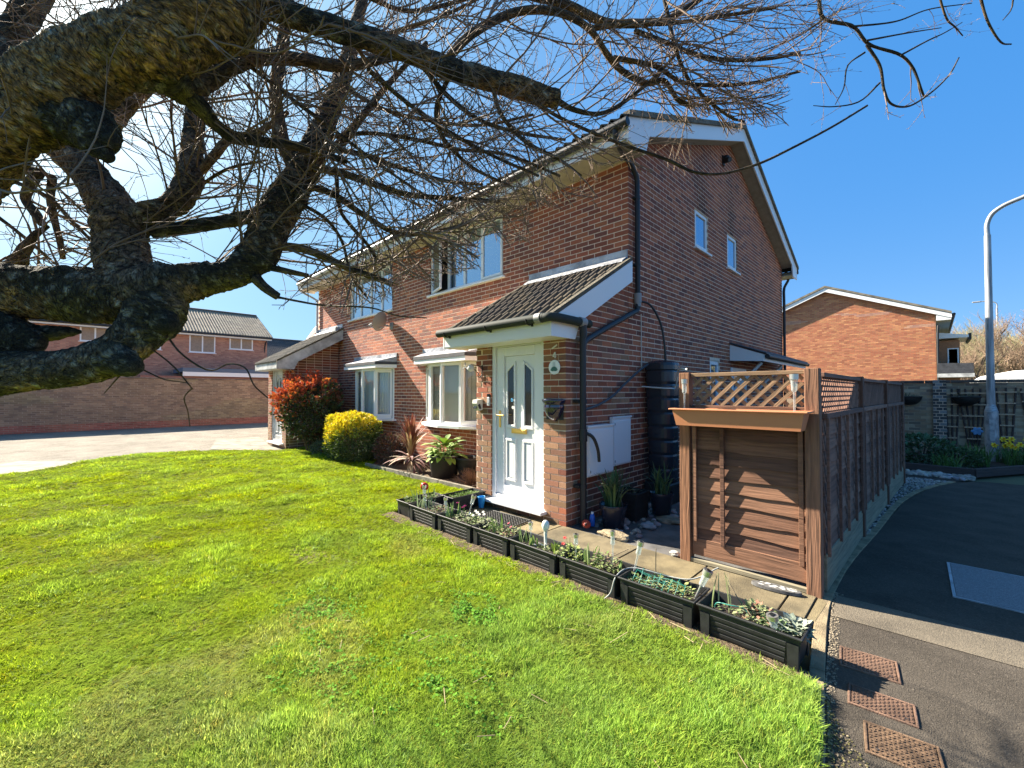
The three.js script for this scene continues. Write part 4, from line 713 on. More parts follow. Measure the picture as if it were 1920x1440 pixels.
function solarLight(label, [x, y, z], h, { tilt = [0, 0], cap = 0.03, kind = 'cup', stake = M.clear }) {
  const t = thing('solar_light', label, 'garden light', [x, y, z], 0, 'solar stake lights'); t.rotation.set(tilt[0], 0.4, tilt[1]);
  part('stake', [cyl(0.006, 0.008, [0, -0.08, 0], [0, h * 0.68, 0], 8)], stake, t);
  if (kind === 'cup') {
    part('shade', lathe([[0.008, h * 0.66], [0.02, h * 0.7], [cap * 0.85, h * 0.9], [cap, h], [cap - 0.003, h], [cap * 0.8, h * 0.9], [0.017, h * 0.71]], 18), M.clear, t);
    part('cap', [new THREE.CylinderGeometry(cap + 0.004, cap + 0.003, h * 0.1 + 0.008, 18).translate(0, h + 0.006, 0)], M.steel, t);
    part('solar_cell', new THREE.CylinderGeometry(cap * 0.75, cap * 0.75, 0.003, 4).translate(0, h + h * 0.05 + 0.0125, 0), M.darkGlass, t);
  } else {
    part('globe', lathe([[0.012, h * 0.62], [0.018, h * 0.66], [0.03, h * 0.76], [0.036, h * 0.88], [0.03, h], [0.015, h * 1.06], [0, h * 1.08]], 20), mat([0.72, 0.72, 0.68], { roughness: 0.35 }), t);
    part('stem', cyl(0.012, 0.016, [0, 0, 0], [0, h * 0.63, 0], 10), mat([0.62, 0.64, 0.58], { roughness: 0.4 }), t);
  }
  return t;
}
const SY = 0.16;
solarLight('steel topped solar light at the right end of the terracotta trough', [-0.755, 1.36, -3.84], 0.33, { cap: 0.028 });
solarLight('steel topped solar light at the left end of the terracotta trough', [-1.6, 1.36, -3.84], 0.31, { cap: 0.024 });
solarLight('white bulb shaped solar light on a pale stem in the row of troughs', [-2.52, SY, -2.98], 0.24, { kind: 'globe', tilt: [0.05, -0.04] });
solarLight('solar light in the corner of the trough nearest the camera, beside the grey rosette', [-0.66, 0.1, -2.86], 0.17, { cap: 0.028, tilt: [0.08, 0.12] });
solarLight('leaning solar light between the two troughs nearest the camera', [-1.2, 0.09, -2.93], 0.3, { cap: 0.027, tilt: [0.1, -0.42], stake: M.steel });
solarLight('slightly leaning solar light at the start of the green mesh trough', [-1.66, SY, -3.0], 0.26, { cap: 0.022, tilt: [0, -0.22] });
solarLight('thin upright solar light with square top beside the green mesh trough', [-1.86, SY, -3.04], 0.27, { cap: 0.018 });
solarLight('upright glass solar light among the onion like leaves', [-2.16, SY, -2.95], 0.2, { cap: 0.02 });
solarLight('small glass solar light to the left of the white bulb shaped one', [-2.72, SY, -3.0], 0.17, { cap: 0.02 });
solarLight('tilted glass solar light by the pink flower', [-3.72, SY, -3.05], 0.26, { cap: 0.024, tilt: [0, -0.3] });
solarLight('glass solar light behind the leftmost seedlings of the row', [-4.5, SY, -3.0], 0.24, { cap: 0.022 });
solarLight('short glass solar light between the seedlings left of the pink flower', [-4.3, SY, -2.9], 0.18, { cap: 0.02, tilt: [0.05, 0.1] });
solarLight('glass solar light left of the pink flower in the second trough', [-3.95, SY, -2.92], 0.2, { cap: 0.02 });

// ------------------------------------------------------------------ plants
const leafMat = (c, o = {}) => mat(c, { side: THREE.DoubleSide, roughness: 0.9, phys: true, transmission: 0.3, thickness: 0, ...o, ...(o.roughness ? { roughness: Math.max(0.75, o.roughness) } : {}) });
function strap(len, wid, bend, dir, p = [0, 0, 0], n = 7, fold = 0.2) { // long arching leaf
  const pos = [], idx = [], dx = Math.cos(dir), dz = Math.sin(dir);
  for (let i = 0; i <= n; i++) {
    const t = i / n, th = bend * t, a = len * (bend ? Math.sin(th) / bend : t), o = len * (bend ? (1 - Math.cos(th)) / bend : 0), w = wid * 0.5 * Math.pow(Math.sin(Math.PI * (0.1 + 0.9 * t) ), 0.6) * (t > 0.99 ? 0.05 : 1);
    for (const s of [-1, 0, 1]) pos.push(p[0] + dx * o - dz * w * s, p[1] + a + (s ? w * fold : 0), p[2] + dz * o + dx * w * s);
  }
  for (let i = 0; i < n; i++) for (let k = 0; k < 2; k++) { const a = i * 3 + k, b = a + 1, c = a + 3, d = a + 4; idx.push(a, b, c, b, d, c); }
  const g = new THREE.BufferGeometry(); g.setAttribute('position', new THREE.Float32BufferAttribute(pos, 3)); g.setIndex(idx); g.computeVertexNormals(); return g;
}
function leafShape(len, wid, curl = 0.25) { // broad leaf along +z from the origin, two cells each side of the midrib
  const pos = [], idx = [], n = 5;
  for (let i = 0; i <= n; i++) { const t = i / n, w = wid * 0.5 * Math.pow(Math.sin(Math.PI * Math.min(0.97, 0.04 + t * 0.95)), 0.8); for (const s of [-1, 0, 1]) pos.push(w * s, -curl * len * t * t + Math.abs(s) * w * 0.25, len * t); }
  for (let i = 0; i < n; i++) for (let k = 0; k < 2; k++) { const a = i * 3 + k, b = a + 1, c = a + 3, d = a + 4; idx.push(a, c, b, b, c, d); }
  const g = new THREE.BufferGeometry(); g.setAttribute('position', new THREE.Float32BufferAttribute(pos, 3)); g.setIndex(idx); g.computeVertexNormals(); return g;
}
const smallLeaf = (() => { const pos = [0, 0, 0, -0.32, 0.04, 0.45, 0, -0.04, 0.5, 0.32, 0.04, 0.45, 0, -0.08, 1], g = new THREE.BufferGeometry(); g.setAttribute('position', new THREE.Float32BufferAttribute(pos, 3)); g.setIndex([0, 2, 1, 0, 3, 2, 1, 2, 4, 2, 3, 4]); g.computeVertexNormals(); return g; })();
function tint(g, c) { const n = g.attributes.position.count, a = new Float32Array(n * 3); for (let i = 0; i < n; i++) a.set(c, i * 3); g.setAttribute('color', new THREE.BufferAttribute(a, 3)); return g; }
const vLeaf = leafMat([1, 1, 1], { vertexColors: true });
function leafBall(r, n, rad, h, size, pal, y0 = 0) { // a low bushy clump as merged small leaves
  const L = [];
  for (let i = 0; i < n; i++) { const a = r() * 6.283, d = Math.sqrt(r()) * rad, y = y0 + h * r() * (1 - 0.5 * d / rad), s = size * rr(r, 0.6, 1.3); L.push(tint(smallLeaf.clone().scale(s, s, s).rotateX(rr(r, -1.0, 0.3)).rotateY(Math.PI / 2 - a + rr(r, -0.8, 0.8)).translate(Math.cos(a) * d, y, Math.sin(a) * d), pick(pal, r))); }
  return L;
}
const PR = rng(77), greens = [[0.13, 0.2, 0.035], [0.09, 0.16, 0.035], [0.18, 0.24, 0.06], [0.2, 0.21, 0.07]], silver = [[0.28, 0.33, 0.25], [0.2, 0.26, 0.16], [0.35, 0.38, 0.3]];
function seedling(label, [x, z], o) {
  const t = thing(o.name || 'potted_plant', label, o.cat || 'plant', [x, 0.155, z], PR() * 6, 'plants in the black troughs'), r = PR;
  if (o.leaves) part('foliage', leafBall(r, o.leaves, o.rad || 0.06, o.h || 0.08, o.size || 0.03, o.pal || greens), vLeaf, t);
  if (o.blades) { const b = []; for (let i = 0; i < o.blades; i++) b.push(tint(strap((o.len || 0.14) * rr(r, 0.6, 1.15), o.wid || 0.012, rr(r, 0.1, 0.9), r() * 6.283, [rr(r, -1, 1) * (o.spread || 0.02), 0, rr(r, -1, 1) * (o.spread || 0.02)]), pick(o.bpal || [[0.14, 0.24, 0.05], [0.2, 0.28, 0.08]], r))); part('leaf_blades', b, vLeaf, t); }
  if (o.flowers) {
    const fm = mat(o.fc, { side: THREE.DoubleSide, roughness: 0.7 });
    for (let i = 0; i < o.flowers; i++) { const a = r() * 6.28, d = r() * (o.rad || 0.05), y = (o.fh || o.h || 0.08) * rr(r, 0.8, 1.15), g = []; for (let k = 0; k < 5; k++) g.push(new THREE.SphereGeometry(1, 6, 4).scale(0.009, 0.003, 0.007).translate(0.009, 0, 0).rotateZ(0.35).rotateY(k * 1.2566)); part('flower', [...g.map((q) => q.rotateX(0.6).translate(Math.cos(a) * d, y, Math.sin(a) * d))], fm, t); }
    const st = []; for (let i = 0; i < 3; i++) st.push(cyl(0.002, 0.0015, [rr(r, -0.01, 0.01), 0, rr(r, -0.01, 0.01)], [rr(r, -0.03, 0.03), o.fh || o.h || 0.08, rr(r, -0.03, 0.03)], 5)); part('stem', st, mat([0.1, 0.16, 0.04]), t);
  }
  return t;
}
const row = (i, f, dz = 0) => [TR[i][0] + TR[i][2] * f, TR[i][1] + dz];
seedling('silvery grey rosette plant at the end of the trough nearest the camera', row(6, 0.38, -0.02), { leaves: 90, rad: 0.06, h: 0.1, size: 0.055, pal: silver });
seedling('bushy plant with pale green and coral leaves in the trough nearest the camera', row(6, 0.02, -0.01), { leaves: 260, rad: 0.11, h: 0.12, size: 0.032, pal: [[0.22, 0.27, 0.09], [0.28, 0.3, 0.13], [0.35, 0.16, 0.1], [0.16, 0.22, 0.06]] });
seedling('dark green low plant right of the coral leaved one', row(6, 0.2, 0.02), { leaves: 150, rad: 0.08, h: 0.07, size: 0.03, pal: [[0.06, 0.13, 0.03], [0.09, 0.16, 0.04]] });
seedling('tall pale shoots at the left of the trough nearest the camera', row(6, -0.3, 0), { leaves: 26, rad: 0.07, h: 0.04, size: 0.025, blades: 6, len: 0.26, wid: 0.008, spread: 0.06, bpal: [[0.3, 0.33, 0.17], [0.22, 0.28, 0.1]] });
seedling('leafy green plant under the green wire mesh', row(5, -0.05), { leaves: 180, rad: 0.12, h: 0.09, size: 0.032 });
seedling('small yellow green plant at the right end of the mesh trough', row(5, 0.25), { leaves: 90, rad: 0.07, h: 0.1, size: 0.034, pal: [[0.25, 0.27, 0.07], [0.18, 0.24, 0.06]] });
seedling('small leafy plant at the left end of the mesh trough', row(5, -0.38, 0.03), { leaves: 60, rad: 0.05, h: 0.07, size: 0.03 });
seedling('leggy green plant with rounded leaves, right half of the onion trough', row(4, 0.16), { leaves: 190, rad: 0.11, h: 0.16, size: 0.034, pal: [[0.2, 0.25, 0.06], [0.14, 0.2, 0.04], [0.16, 0.1, 0.05]] });
seedling('clump of pale upright onion like leaves', row(4, -0.12), { blades: 16, len: 0.17, wid: 0.012, spread: 0.08, leaves: 50, rad: 0.1, h: 0.05 });
seedling('green bulb leaves at the right end of the onion trough', row(4, 0.36), { blades: 10, len: 0.12, wid: 0.018, spread: 0.03 });
seedling('bright geranium like plant with one red bud, left of the onion leaves', row(4, -0.44, 0.02), { name: 'flowering_plant', leaves: 190, rad: 0.1, h: 0.15, size: 0.038, pal: [[0.24, 0.3, 0.05], [0.16, 0.24, 0.04], [0.3, 0.32, 0.09]], flowers: 2, fc: [0.6, 0.05, 0.04], fh: 0.18 });
seedling('broad tulip leaves right of the white bulb shaped light', row(3, 0.28), { blades: 6, len: 0.13, wid: 0.034, spread: 0.03, bpal: [[0.25, 0.34, 0.06]] });
seedling('broad tulip leaves left of the white bulb shaped light', row(3, -0.17), { blades: 6, len: 0.11, wid: 0.03, spread: 0.03, bpal: [[0.22, 0.32, 0.08]] });
seedling('white speckled low plant at the foot of the white bulb shaped light', row(3, 0.06, 0.03), { name: 'flowering_plant', leaves: 70, rad: 0.07, h: 0.05, size: 0.025, flowers: 6, fc: [0.75, 0.73, 0.68] });
seedling('narrow green shoots beside the small glass light', row(3, -0.36), { blades: 12, len: 0.16, wid: 0.01, spread: 0.05 });
seedling('reddish leaved seedlings just right of the doormat', row(2, 0.25), { name: 'flowering_plant', leaves: 150, rad: 0.1, h: 0.13, size: 0.03, pal: [[0.2, 0.24, 0.06], [0.26, 0.12, 0.06], [0.14, 0.2, 0.05]], flowers: 2, fc: [0.35, 0.03, 0.06] });
seedling('upright grassy leaves in the seedling trough', row(2, -0.12), { blades: 18, len: 0.17, wid: 0.014, spread: 0.07, leaves: 60, rad: 0.08, h: 0.06 });
seedling('pale variegated plant at the left of the seedling trough', row(2, -0.38), { leaves: 170, rad: 0.1, h: 0.14, size: 0.032, pal: [[0.3, 0.32, 0.16], [0.16, 0.22, 0.06], [0.35, 0.36, 0.22]] });
seedling('plant with a bright pink flower in front of the doormat', row(1, 0.02), { name: 'flowering_plant', leaves: 150, rad: 0.1, h: 0.12, size: 0.032, pal: [[0.3, 0.31, 0.17], [0.14, 0.2, 0.06]], flowers: 3, fc: [0.7, 0.06, 0.3], fh: 0.17 });
seedling('tulip leaves left of the pink flower', row(1, -0.3), { blades: 12, len: 0.17, wid: 0.026, spread: 0.07, bpal: [[0.2, 0.3, 0.08], [0.16, 0.24, 0.08]] });
seedling('white pansies right of the pink flower', row(1, 0.34), { name: 'flowering_plant', leaves: 150, rad: 0.1, h: 0.11, size: 0.03, flowers: 8, fc: [0.72, 0.68, 0.6], fh: 0.13 });
seedling('low reddish green seedlings in the trough before the doorstep', row(0, 0.2), { leaves: 160, rad: 0.11, h: 0.11, size: 0.03, pal: [[0.16, 0.18, 0.06], [0.22, 0.13, 0.07], [0.12, 0.18, 0.06]] });
seedling('grey green bulb leaves in the trough before the doorstep', row(0, -0.25), { blades: 20, len: 0.2, wid: 0.016, spread: 0.1, bpal: [[0.17, 0.24, 0.12], [0.22, 0.28, 0.15]] });
seedling('pale leafy plant in the end on corner trough', [TR[7][0], TR[7][1] + 0.15], { leaves: 120, rad: 0.1, h: 0.12, size: 0.03, blades: 12, len: 0.2, spread: 0.06 });
seedling('green shoots at the back of the end on corner trough', [TR[7][0], TR[7][1] - 0.14], { leaves: 80, rad: 0.09, h: 0.08, blades: 10, len: 0.16, spread: 0.06 });
{ const t = thing('ground_cover_plant', 'low bright greenery filling the trough beside the porch pillar', 'plant', [TR[8][0], 0.16, TR[8][1]]); part('foliage', leafBall(PR, 520, 0.2, 0.06, 0.03, [[0.17, 0.26, 0.04], [0.1, 0.19, 0.035]]).map((g) => g.scale(0.55, 1, 1.25)), vLeaf, t); }
{ // green plastic coated wire mesh
  const t = thing('wire_mesh', 'green plastic coated wire mesh bent over the plants in a trough', 'wire mesh', [TR[5][0] - 0.02, 0.16, TR[5][1]]), g = [], m = mat([0.02, 0.2, 0.15], { roughness: 0.4 });
  for (let i = -4; i <= 4; i++) g.push(tube([[i * 0.045, 0, 0.09], [i * 0.045 + 0.01, 0.06 + 0.02 * Math.sin(i), 0.04], [i * 0.045, 0.08 + 0.02 * Math.cos(i * 2), -0.02], [i * 0.045 - 0.01, 0.02, -0.09]], 0.0022, 5, 10));
  for (let k = -2; k <= 2; k++) g.push(tube([-4, -2, 0, 2, 4].map((i) => [i * 0.046, 0.075 - 0.022 * Math.abs(k) + 0.015 * Math.sin(i + k), k * 0.04]), 0.0022, 5, 14));
  part('wire', g, m, t);
}
{ const t = thing('plant_support', 'bent green wire support in the trough nearest the camera', 'plant support', [TR[6][0] - 0.12, 0.15, TR[6][1]]); part('wire', tube([[-0.1, 0, 0.02], [-0.09, 0.05, 0.02], [0, 0.07, 0.03], [0.08, 0.06, 0.0], [0.09, 0.01, 0.02], [0.02, -0.005, 0.05]], 0.003, 6, 24), mat([0.03, 0.25, 0.2], { roughness: 0.4 }), t); }
[['thin bamboo cane leaning over the trough nearest the camera', [-0.83, 0.13, -2.98], [-1.02, 0.36, -3.06]], ['thin cane standing behind the green mesh trough', [-1.5, 0.13, -3.05], [-1.5, 0.4, -3.06]], ['split grey cane leaning in the trough corner by the grey rosette', [-0.72, 0.12, -2.88], [-0.86, 0.24, -2.94]], ['dark cane lying across the onion trough towards the path', [-2.0, 0.16, -2.95], [-1.78, 0.3, -3.15]]].forEach(([l, a, b]) => piece('cane', l, 'cane', cyl(0.004, 0.003, a, b, 7), mat([0.2, 0.15, 0.09], { roughness: 0.8 }), 'garden canes'));
{ // black drip hose over the troughs
  piece('drip_hose', 'thin grey drip hose looping over the trough rims and down to the grass', 'hose', tube([[-1.1, 0.33, -3.2], [-1.25, 0.24, -3.08], [-1.68, 0.22, -3.0], [-1.7, 0.2, -2.82], [-1.73, 0.08, -2.79], [-1.78, 0.02, -2.77]], 0.005, 7, 60), mat([0.3, 0.31, 0.29], { roughness: 0.5 }));
}
{ const t = thing('poppy_ornament', 'red metal poppy ornament on a stem behind the corner trough', 'ornament', [-4.72, 0.15, -3.15]); part('flower', [new THREE.SphereGeometry(0.055, 18, 12).scale(1, 0.95, 0.6).rotateY(0.7).translate(0, 0.2, 0)], mat([0.5, 0.025, 0.02], { roughness: 0.3 }), t); part('stem', cyl(0.004, 0.004, [0, 0, 0], [0, 0.16, 0], 6), M.black, t); part('flower_centre', ball(0.014, 0.02, 0.205, 0.03), M.black, t); }

// ------------------------------------------------------------------ things by the house
{ // water butt
  const t = thing('water_butt', 'tall black slimline water butt against the gable wall', 'water butt', [-2.8, 0.3, -5.95]); t.scale.set(0.6, 1, 0.6);
  const ring = (w, d, r, y) => { const o = []; const c = [[1, 1], [-1, 1], [-1, -1], [1, -1]]; c.forEach(([sx, sz], i) => { for (let k = 0; k <= 5; k++) { const a = i * Math.PI / 2 + k / 5 * Math.PI / 2; o.push([sx * (w / 2 - r) + r * Math.cos(a), y, sz * (d / 2 - r) + r * Math.sin(a)]); } }); return o; };
  const loft = (rings) => { const pos = []; for (let k = 0; k < rings.length - 1; k++) { const A = rings[k], B = rings[k + 1], n = A.length; for (let i = 0; i < n; i++) { const j = (i + 1) % n; pos.push(...A[i], ...B[i], ...A[j], ...A[j], ...B[i], ...B[j]); } } const top = rings[rings.length - 1], n = top.length, c = [0, top[0][1], 0]; for (let i = 0; i < n; i++) pos.push(...top[i], ...c, ...top[(i + 1) % n]); const g = new THREE.BufferGeometry(); g.setAttribute('position', new THREE.Float32BufferAttribute(pos, 3)); g.computeVertexNormals(); return metric(g); };
  const butt = mat([0.026, 0.029, 0.038], { roughness: 0.25 }), rings = []; for (let i = 0; i <= 7; i++) { const y = i * 0.2, w = 0.58 + i * 0.012; rings.push(ring(w, w, 0.2, y + 0.004), ring(w + 0.03, w + 0.03, 0.21, y + 0.03), ring(w + 0.03, w + 0.03, 0.21, y + 0.165), ring(w, w, 0.2, y + 0.19)); }
  part('barrel', loft(rings), butt, t);
  part('lid', loft([ring(0.72, 0.72, 0.24, 1.6), ring(0.72, 0.72, 0.24, 1.66), ring(0.69, 0.69, 0.24, 1.7), ring(0.5, 0.5, 0.18, 1.73), ring(0.2, 0.2, 0.08, 1.74)]), butt, t);
  each('handle', [0.3, 0.5, 0.7, 0.9, 1.1, 1.3].map((y) => tube([[-0.06, y, 0.335], [0, y - 0.025, 0.345], [0.06, y, 0.335]], 0.005, 6).rotateY(0.0)), butt, t);
  piece('butt_stand', 'black stand under the water butt', 'stand', rbetween(-3.0, -2.6, 0, 0.29, -6.15, -5.75, 0.03), M.blackMatt);
  piece('strap', 'white cord tied round the water butt and hooked to the fence post', 'cord', tube([[-3.01, 1.66, -5.73], [-2.9, 1.65, -5.735], [-2.62, 1.63, -5.735], [-2.575, 1.63, -5.76], [-2.57, 1.63, -5.85], [-2.5, 1.72, -5.75], [-2.42, 1.84, -5.6], [-1.66, 1.8, -4.07]], 0.011, 7, 60), mat([0.62, 0.63, 0.62], { roughness: 0.5 }));
  piece('hose', 'black hose from the downpipe collar into the top of the water butt', 'hose', tube([[-2.96, 2.88, -5.6], [-2.88, 2.84, -5.72], [-2.8, 2.6, -5.88], [-2.77, 2.3, -5.95], [-2.76, 2.02, -5.97]], 0.016, 8, 50), M.black);
  piece('hose', 'grey overflow hose sagging from the water butt to the porch downpipe', 'hose', tube([[-2.92, 1.98, -5.76], [-2.96, 1.9, -5.6], [-2.97, 1.7, -5.2], [-2.97, 1.52, -4.85], [-2.95, 1.42, -4.5], [-2.93, 1.37, -4.2]], 0.017, 8, 50), mat([0.05, 0.05, 0.055], { roughness: 0.35 }));
  piece('cable', 'thin pale cable running down the gable to the water butt', 'cable', tube([[-3.02, 2.72, -5.74], [-3.02, 2.3, -5.745], [-3.02, 1.9, -5.745]], 0.008, 6), mat([0.55, 0.5, 0.45]));
  piece('hose', 'short black hose end hanging in front of the left meter box', 'hose', tube([[-2.92, 1.1, -4.18], [-2.86, 1.05, -4.24], [-2.84, 0.9, -4.32], [-2.84, 0.75, -4.35]], 0.02, 8, 30), M.black);
}
function meterBox(label, z0, z1, y0, y1, d) {
  const t = thing('meter_box', label, 'meter box', [XG, y0, z0]), w = z0 - z1, h = y1 - y0; t.rotation.y = Math.PI / 2;
  part('case', rbetween(0, w, 0, h, 0, d, 0.008), M.white, t);
  part('door', rbetween(0.02, w - 0.02, 0.02, h - 0.05, d + 0.001, d + 0.012, 0.006), M.white, t);
  each('latch', [rbetween(0.035, 0.05, 0.05, 0.08, d + 0.012, d + 0.018, 0.002), rbetween(0.035, 0.05, h - 0.11, h - 0.08, d + 0.012, d + 0.018, 0.002)], M.grey, t);
  part('lip', rbetween(-0.008, w + 0.008, h - 0.02, h + 0.004, d - 0.01, d + 0.016, 0.004), M.white, t);
}
meterBox('deep white meter box on the gable, next to the porch downpipe', -4.24, -4.82, 0.56, 1.17, 0.11);
meterBox('shallow white meter box on the gable, nearer the water butt', -4.9, -5.38, 0.6, 1.25, 0.045);
{ const t = thing('wall_planter', 'glossy dark blue half bowl planter hung beside the front door', 'planter', [-3.2, 1.23, ZP]); part('bowl', new THREE.LatheGeometry([[0.01, 0], [0.05, 0.015], [0.1, 0.07], [0.132, 0.14], [0.138, 0.175], [0.13, 0.195], [0.133, 0.21], [0.155, 0.235], [0.158, 0.26], [0.148, 0.268], [0.12, 0.2], [0.09, 0.09]].map((p) => new THREE.Vector2(...p)), 24, -Math.PI / 2, Math.PI), mat([0.012, 0.014, 0.04], { roughness: 0.12, phys: true, clearcoat: 1, clearcoatRoughness: 0.05, side: THREE.DoubleSide }), t); part('wall_plate', rbetween(-0.13, 0.13, 0.02, 0.27, 0, 0.01), M.black, t); }
{ // round plaque with a painted plant
  const t = thing('door_plaque', 'round white plaque painted with a green plant by the door', 'plaque', [-3.2, 1.875, ZP + 0.004]);
  part('disc', lathe([[0, 0], [0.085, 0], [0.088, 0.006], [0.084, 0.012], [0, 0.0125]], 32).rotateX(Math.PI / 2), M.white, t);
  const lf = []; for (let i = -4; i <= 4; i++) lf.push(new THREE.CircleGeometry(0.013, 10).scale(0.75, 2.2, 1).translate(0, 0.03, 0).rotateZ(i * 0.32).translate(0, -0.045 + 0.0, 0.0135 + 0.0002 * (i + 5))); for (let i = -1; i <= 1; i++) lf.push(new THREE.PlaneGeometry(0.003, 0.09).translate(i * 0.014, 0.015, 0.0165));
  part('painted_plant', lf, mat([0.03, 0.14, 0.1], { roughness: 0.4, side: THREE.DoubleSide }), t);
}
{ const t = thing('hanging_ornament', 'white globe ornament on a scrolled black bracket on the porch pillar', 'ornament', [-4.5, 1.88, ZP]); const a = 0.3; part('globe', [ball(0.05, -0.02, 0.03, 0.2, 20)], mat([0.7, 0.66, 0.62], { roughness: 0.45 }), t); part('bracket', [tube([[0, -0.16, 0.01], [0, 0.08, 0.01]], 0.008, 6), tube([[0, 0.06, 0.01], [-0.03, 0.07, 0.1], [-0.02, 0.08, 0.2]], 0.006, 6), tube([[0, -0.12, 0.01], [-0.03, -0.02, 0.08], [-0.05, 0.05, 0.17]], 0.005, 6), tube([[0, -0.05, 0.01], [0, -0.1, 0.06], [0, -0.06, 0.09], [0, -0.02, 0.05]], 0.005, 6)], M.black, t); each('rotor', [0, 1, 2].map((k) => rbox(0.018, 0.06, 0.006, 0.003).translate(0, 0.035, 0).rotateZ(k * 2.09).translate(-0.12, 0.05, 0.22)), M.grey, t); }
{ const t = thing('security_light', 'cream wedge shaped sensor light on the porch pillar', 'wall light', [-4.55, 1.42, ZP]); part('case', extrudeZY([[0, -0.09], [0.06, -0.1], [0.11, 0.0], [0.1, 0.05], [0, 0.06]], -0.05, 0.05), mat([0.6, 0.58, 0.5], { roughness: 0.4 }), t); part('lens', rbox(0.07, 0.06, 0.01, 0.004).rotateX(-0.45).translate(0.0, -0.045, 0.092), M.darkGlass, t); part('end_panel', extrudeZY([[0.03, -0.07], [0.06, -0.08], [0.09, -0.02], [0.05, 0.0]], 0.0505, 0.054), M.dark, t); }
{ const t = thing('doorbell', 'grey video doorbell with black top on the door frame edge', 'doorbell', [-4.36, 1.47, ZP + 0.003]); part('case', rbetween(-0.025, 0.025, -0.08, 0.04, 0, 0.024, 0.006), mat([0.45, 0.45, 0.45], { roughness: 0.35 }), t); part('camera_window', rbetween(-0.025, 0.025, 0.0405, 0.085, 0, 0.0245, 0.006), M.darkGlass, t); part('button', new THREE.CylinderGeometry(0.012, 0.012, 0.004, 16).rotateX(Math.PI / 2).translate(0, -0.045, 0.025), M.steel, t); }
{ const t = thing('satellite_dish', 'small grey satellite dish on the front wall between the upstairs windows', 'satellite dish', [-9.62, 3.28, ZF], 0.0); const pts = []; for (let i = 0; i <= 8; i++) pts.push(new THREE.Vector2(i / 8 * 0.25, 0.07 * (i / 8) ** 2)); part('dish', new THREE.LatheGeometry(pts, 28).rotateX(Math.PI / 2).rotateX(-0.35).rotateY(-1.15).translate(-0.02, 0.02, 0.24), mat([0.3, 0.29, 0.28], { roughness: 0.5, side: THREE.DoubleSide }), t); part('arm', [tube([[0.02, -0.06, 0.02], [0.02, -0.05, 0.2]], 0.02, 8), tube([[0, -0.1, 0.22], [-0.2, -0.12, 0.34], [-0.36, -0.04, 0.4]], 0.011, 6)], M.grey, t); part('receiver', cyl(0.03, 0.025, [-0.36, -0.04, 0.4], [-0.3, 0.0, 0.36]), M.grey, t); part('wall_bracket', rbetween(-0.05, 0.1, -0.14, 0.04, 0, 0.02), M.grey, t); }
{ const t = thing('floodlight', 'small pale sensor light above the lean-to porch roof next door', 'wall light', [-12.6, 3.42, ZF]); part('case', rbetween(-0.12, 0.12, -0.05, 0.09, 0.04, 0.2, 0.02), M.whiteOld, t); part('arm', cyl(0.02, 0.02, [0, 0, 0], [0, 0, 0.06]), M.grey, t); part('sensor', ball(0.04, 0.0, -0.09, 0.1), M.whiteOld, t); }
{ const t = thing('cctv_camera', 'small black camera high up near the top of the gable', 'camera', [XG, 6.38, -9.3]); part('body', [cyl(0.06, 0.05, [0.03, 0, 0], [0.16, -0.05, 0.06]), ball(0.07, 0.06, 0.04, -0.02)], M.black, t); part('mount', rbetween(0, 0.03, -0.1, 0.1, -0.05, 0.05), M.black, t); }
{ const t = thing('doormat', 'black rubber honeycomb doormat on the path at the door', 'doormat', [-3.78, 0.024, -3.62], 0.05); const g = [], r = 0.02; part('rim', [rbetween(-0.33, 0.33, 0, 0.014, -0.2, -0.185), rbetween(-0.33, 0.33, 0, 0.014, 0.185, 0.2), rbetween(-0.33, -0.315, 0, 0.0139, -0.185, 0.185), rbetween(0.315, 0.33, 0, 0.0139, -0.185, 0.185)], M.blackMatt, t); for (let i = 0; i < 15; i++) for (let j = 0; j < 9; j++) { const x = -0.295 + i * 0.042, z = -0.165 + j * 0.041; g.push(new THREE.TorusGeometry(0.018, 0.0045, 4, 8).rotateX(Math.PI / 2).translate(x, 0.007, z)); } part('ring', g, M.blackMatt, t); }
{ const t = thing('plastic_cup', 'small bright blue plastic beaker on the path by the door sill', 'beaker', [-4.33, 0.026, -3.79]); part('wall', lathe([[0, 0.004], [0.036, 0.004], [0.05, 0.15], [0.047, 0.15], [0.034, 0.01], [0, 0.01]], 24), mat([0.03, 0.3, 0.66], { roughness: 0.35 }), t); part('rim', new THREE.TorusGeometry(0.049, 0.004, 8, 24).rotateX(Math.PI / 2).translate(0, 0.15, 0), mat([0.05, 0.36, 0.7], { roughness: 0.35 }), t); }
function pot(t, r, h, m, y = 0) { part('pot_wall', lathe([[0, 0.005], [r * 0.78, 0.005], [r * 0.98, h - 0.05], [r * 1.06, h - 0.045], [r * 1.08, h], [r * 1.0, h], [r * 0.93, h - 0.06], [0, h - 0.06]], 28).translate(0, y, 0), m, t); part('soil', new THREE.CircleGeometry(r * 0.92, 24).rotateX(-Math.PI / 2).translate(0, y + h - 0.045, 0), M.soil, t); }
function strapPot(name, label, pos, r, h, n, len, wid, bendMax, pal, m, lm) {
  const t = thing(name, label, 'plant', pos), q = PR; pot(t, r, h, m);
  const mats = pal.map((c) => leafMat(c, { roughness: 0.45 }));
  for (let i = 0; i < n; i++) part('leaf', strap(len * rr(q, 0.6, 1.1), wid * rr(q, 0.8, 1.2), rr(q, 0.15, bendMax), q() * 6.283, [rr(q, -1, 1) * r * 0.55, h - 0.05, rr(q, -1, 1) * r * 0.55]), mats[i % mats.length], t);
  return t;
}
const glaze = mat([0.02, 0.022, 0.035], { roughness: 0.25 });
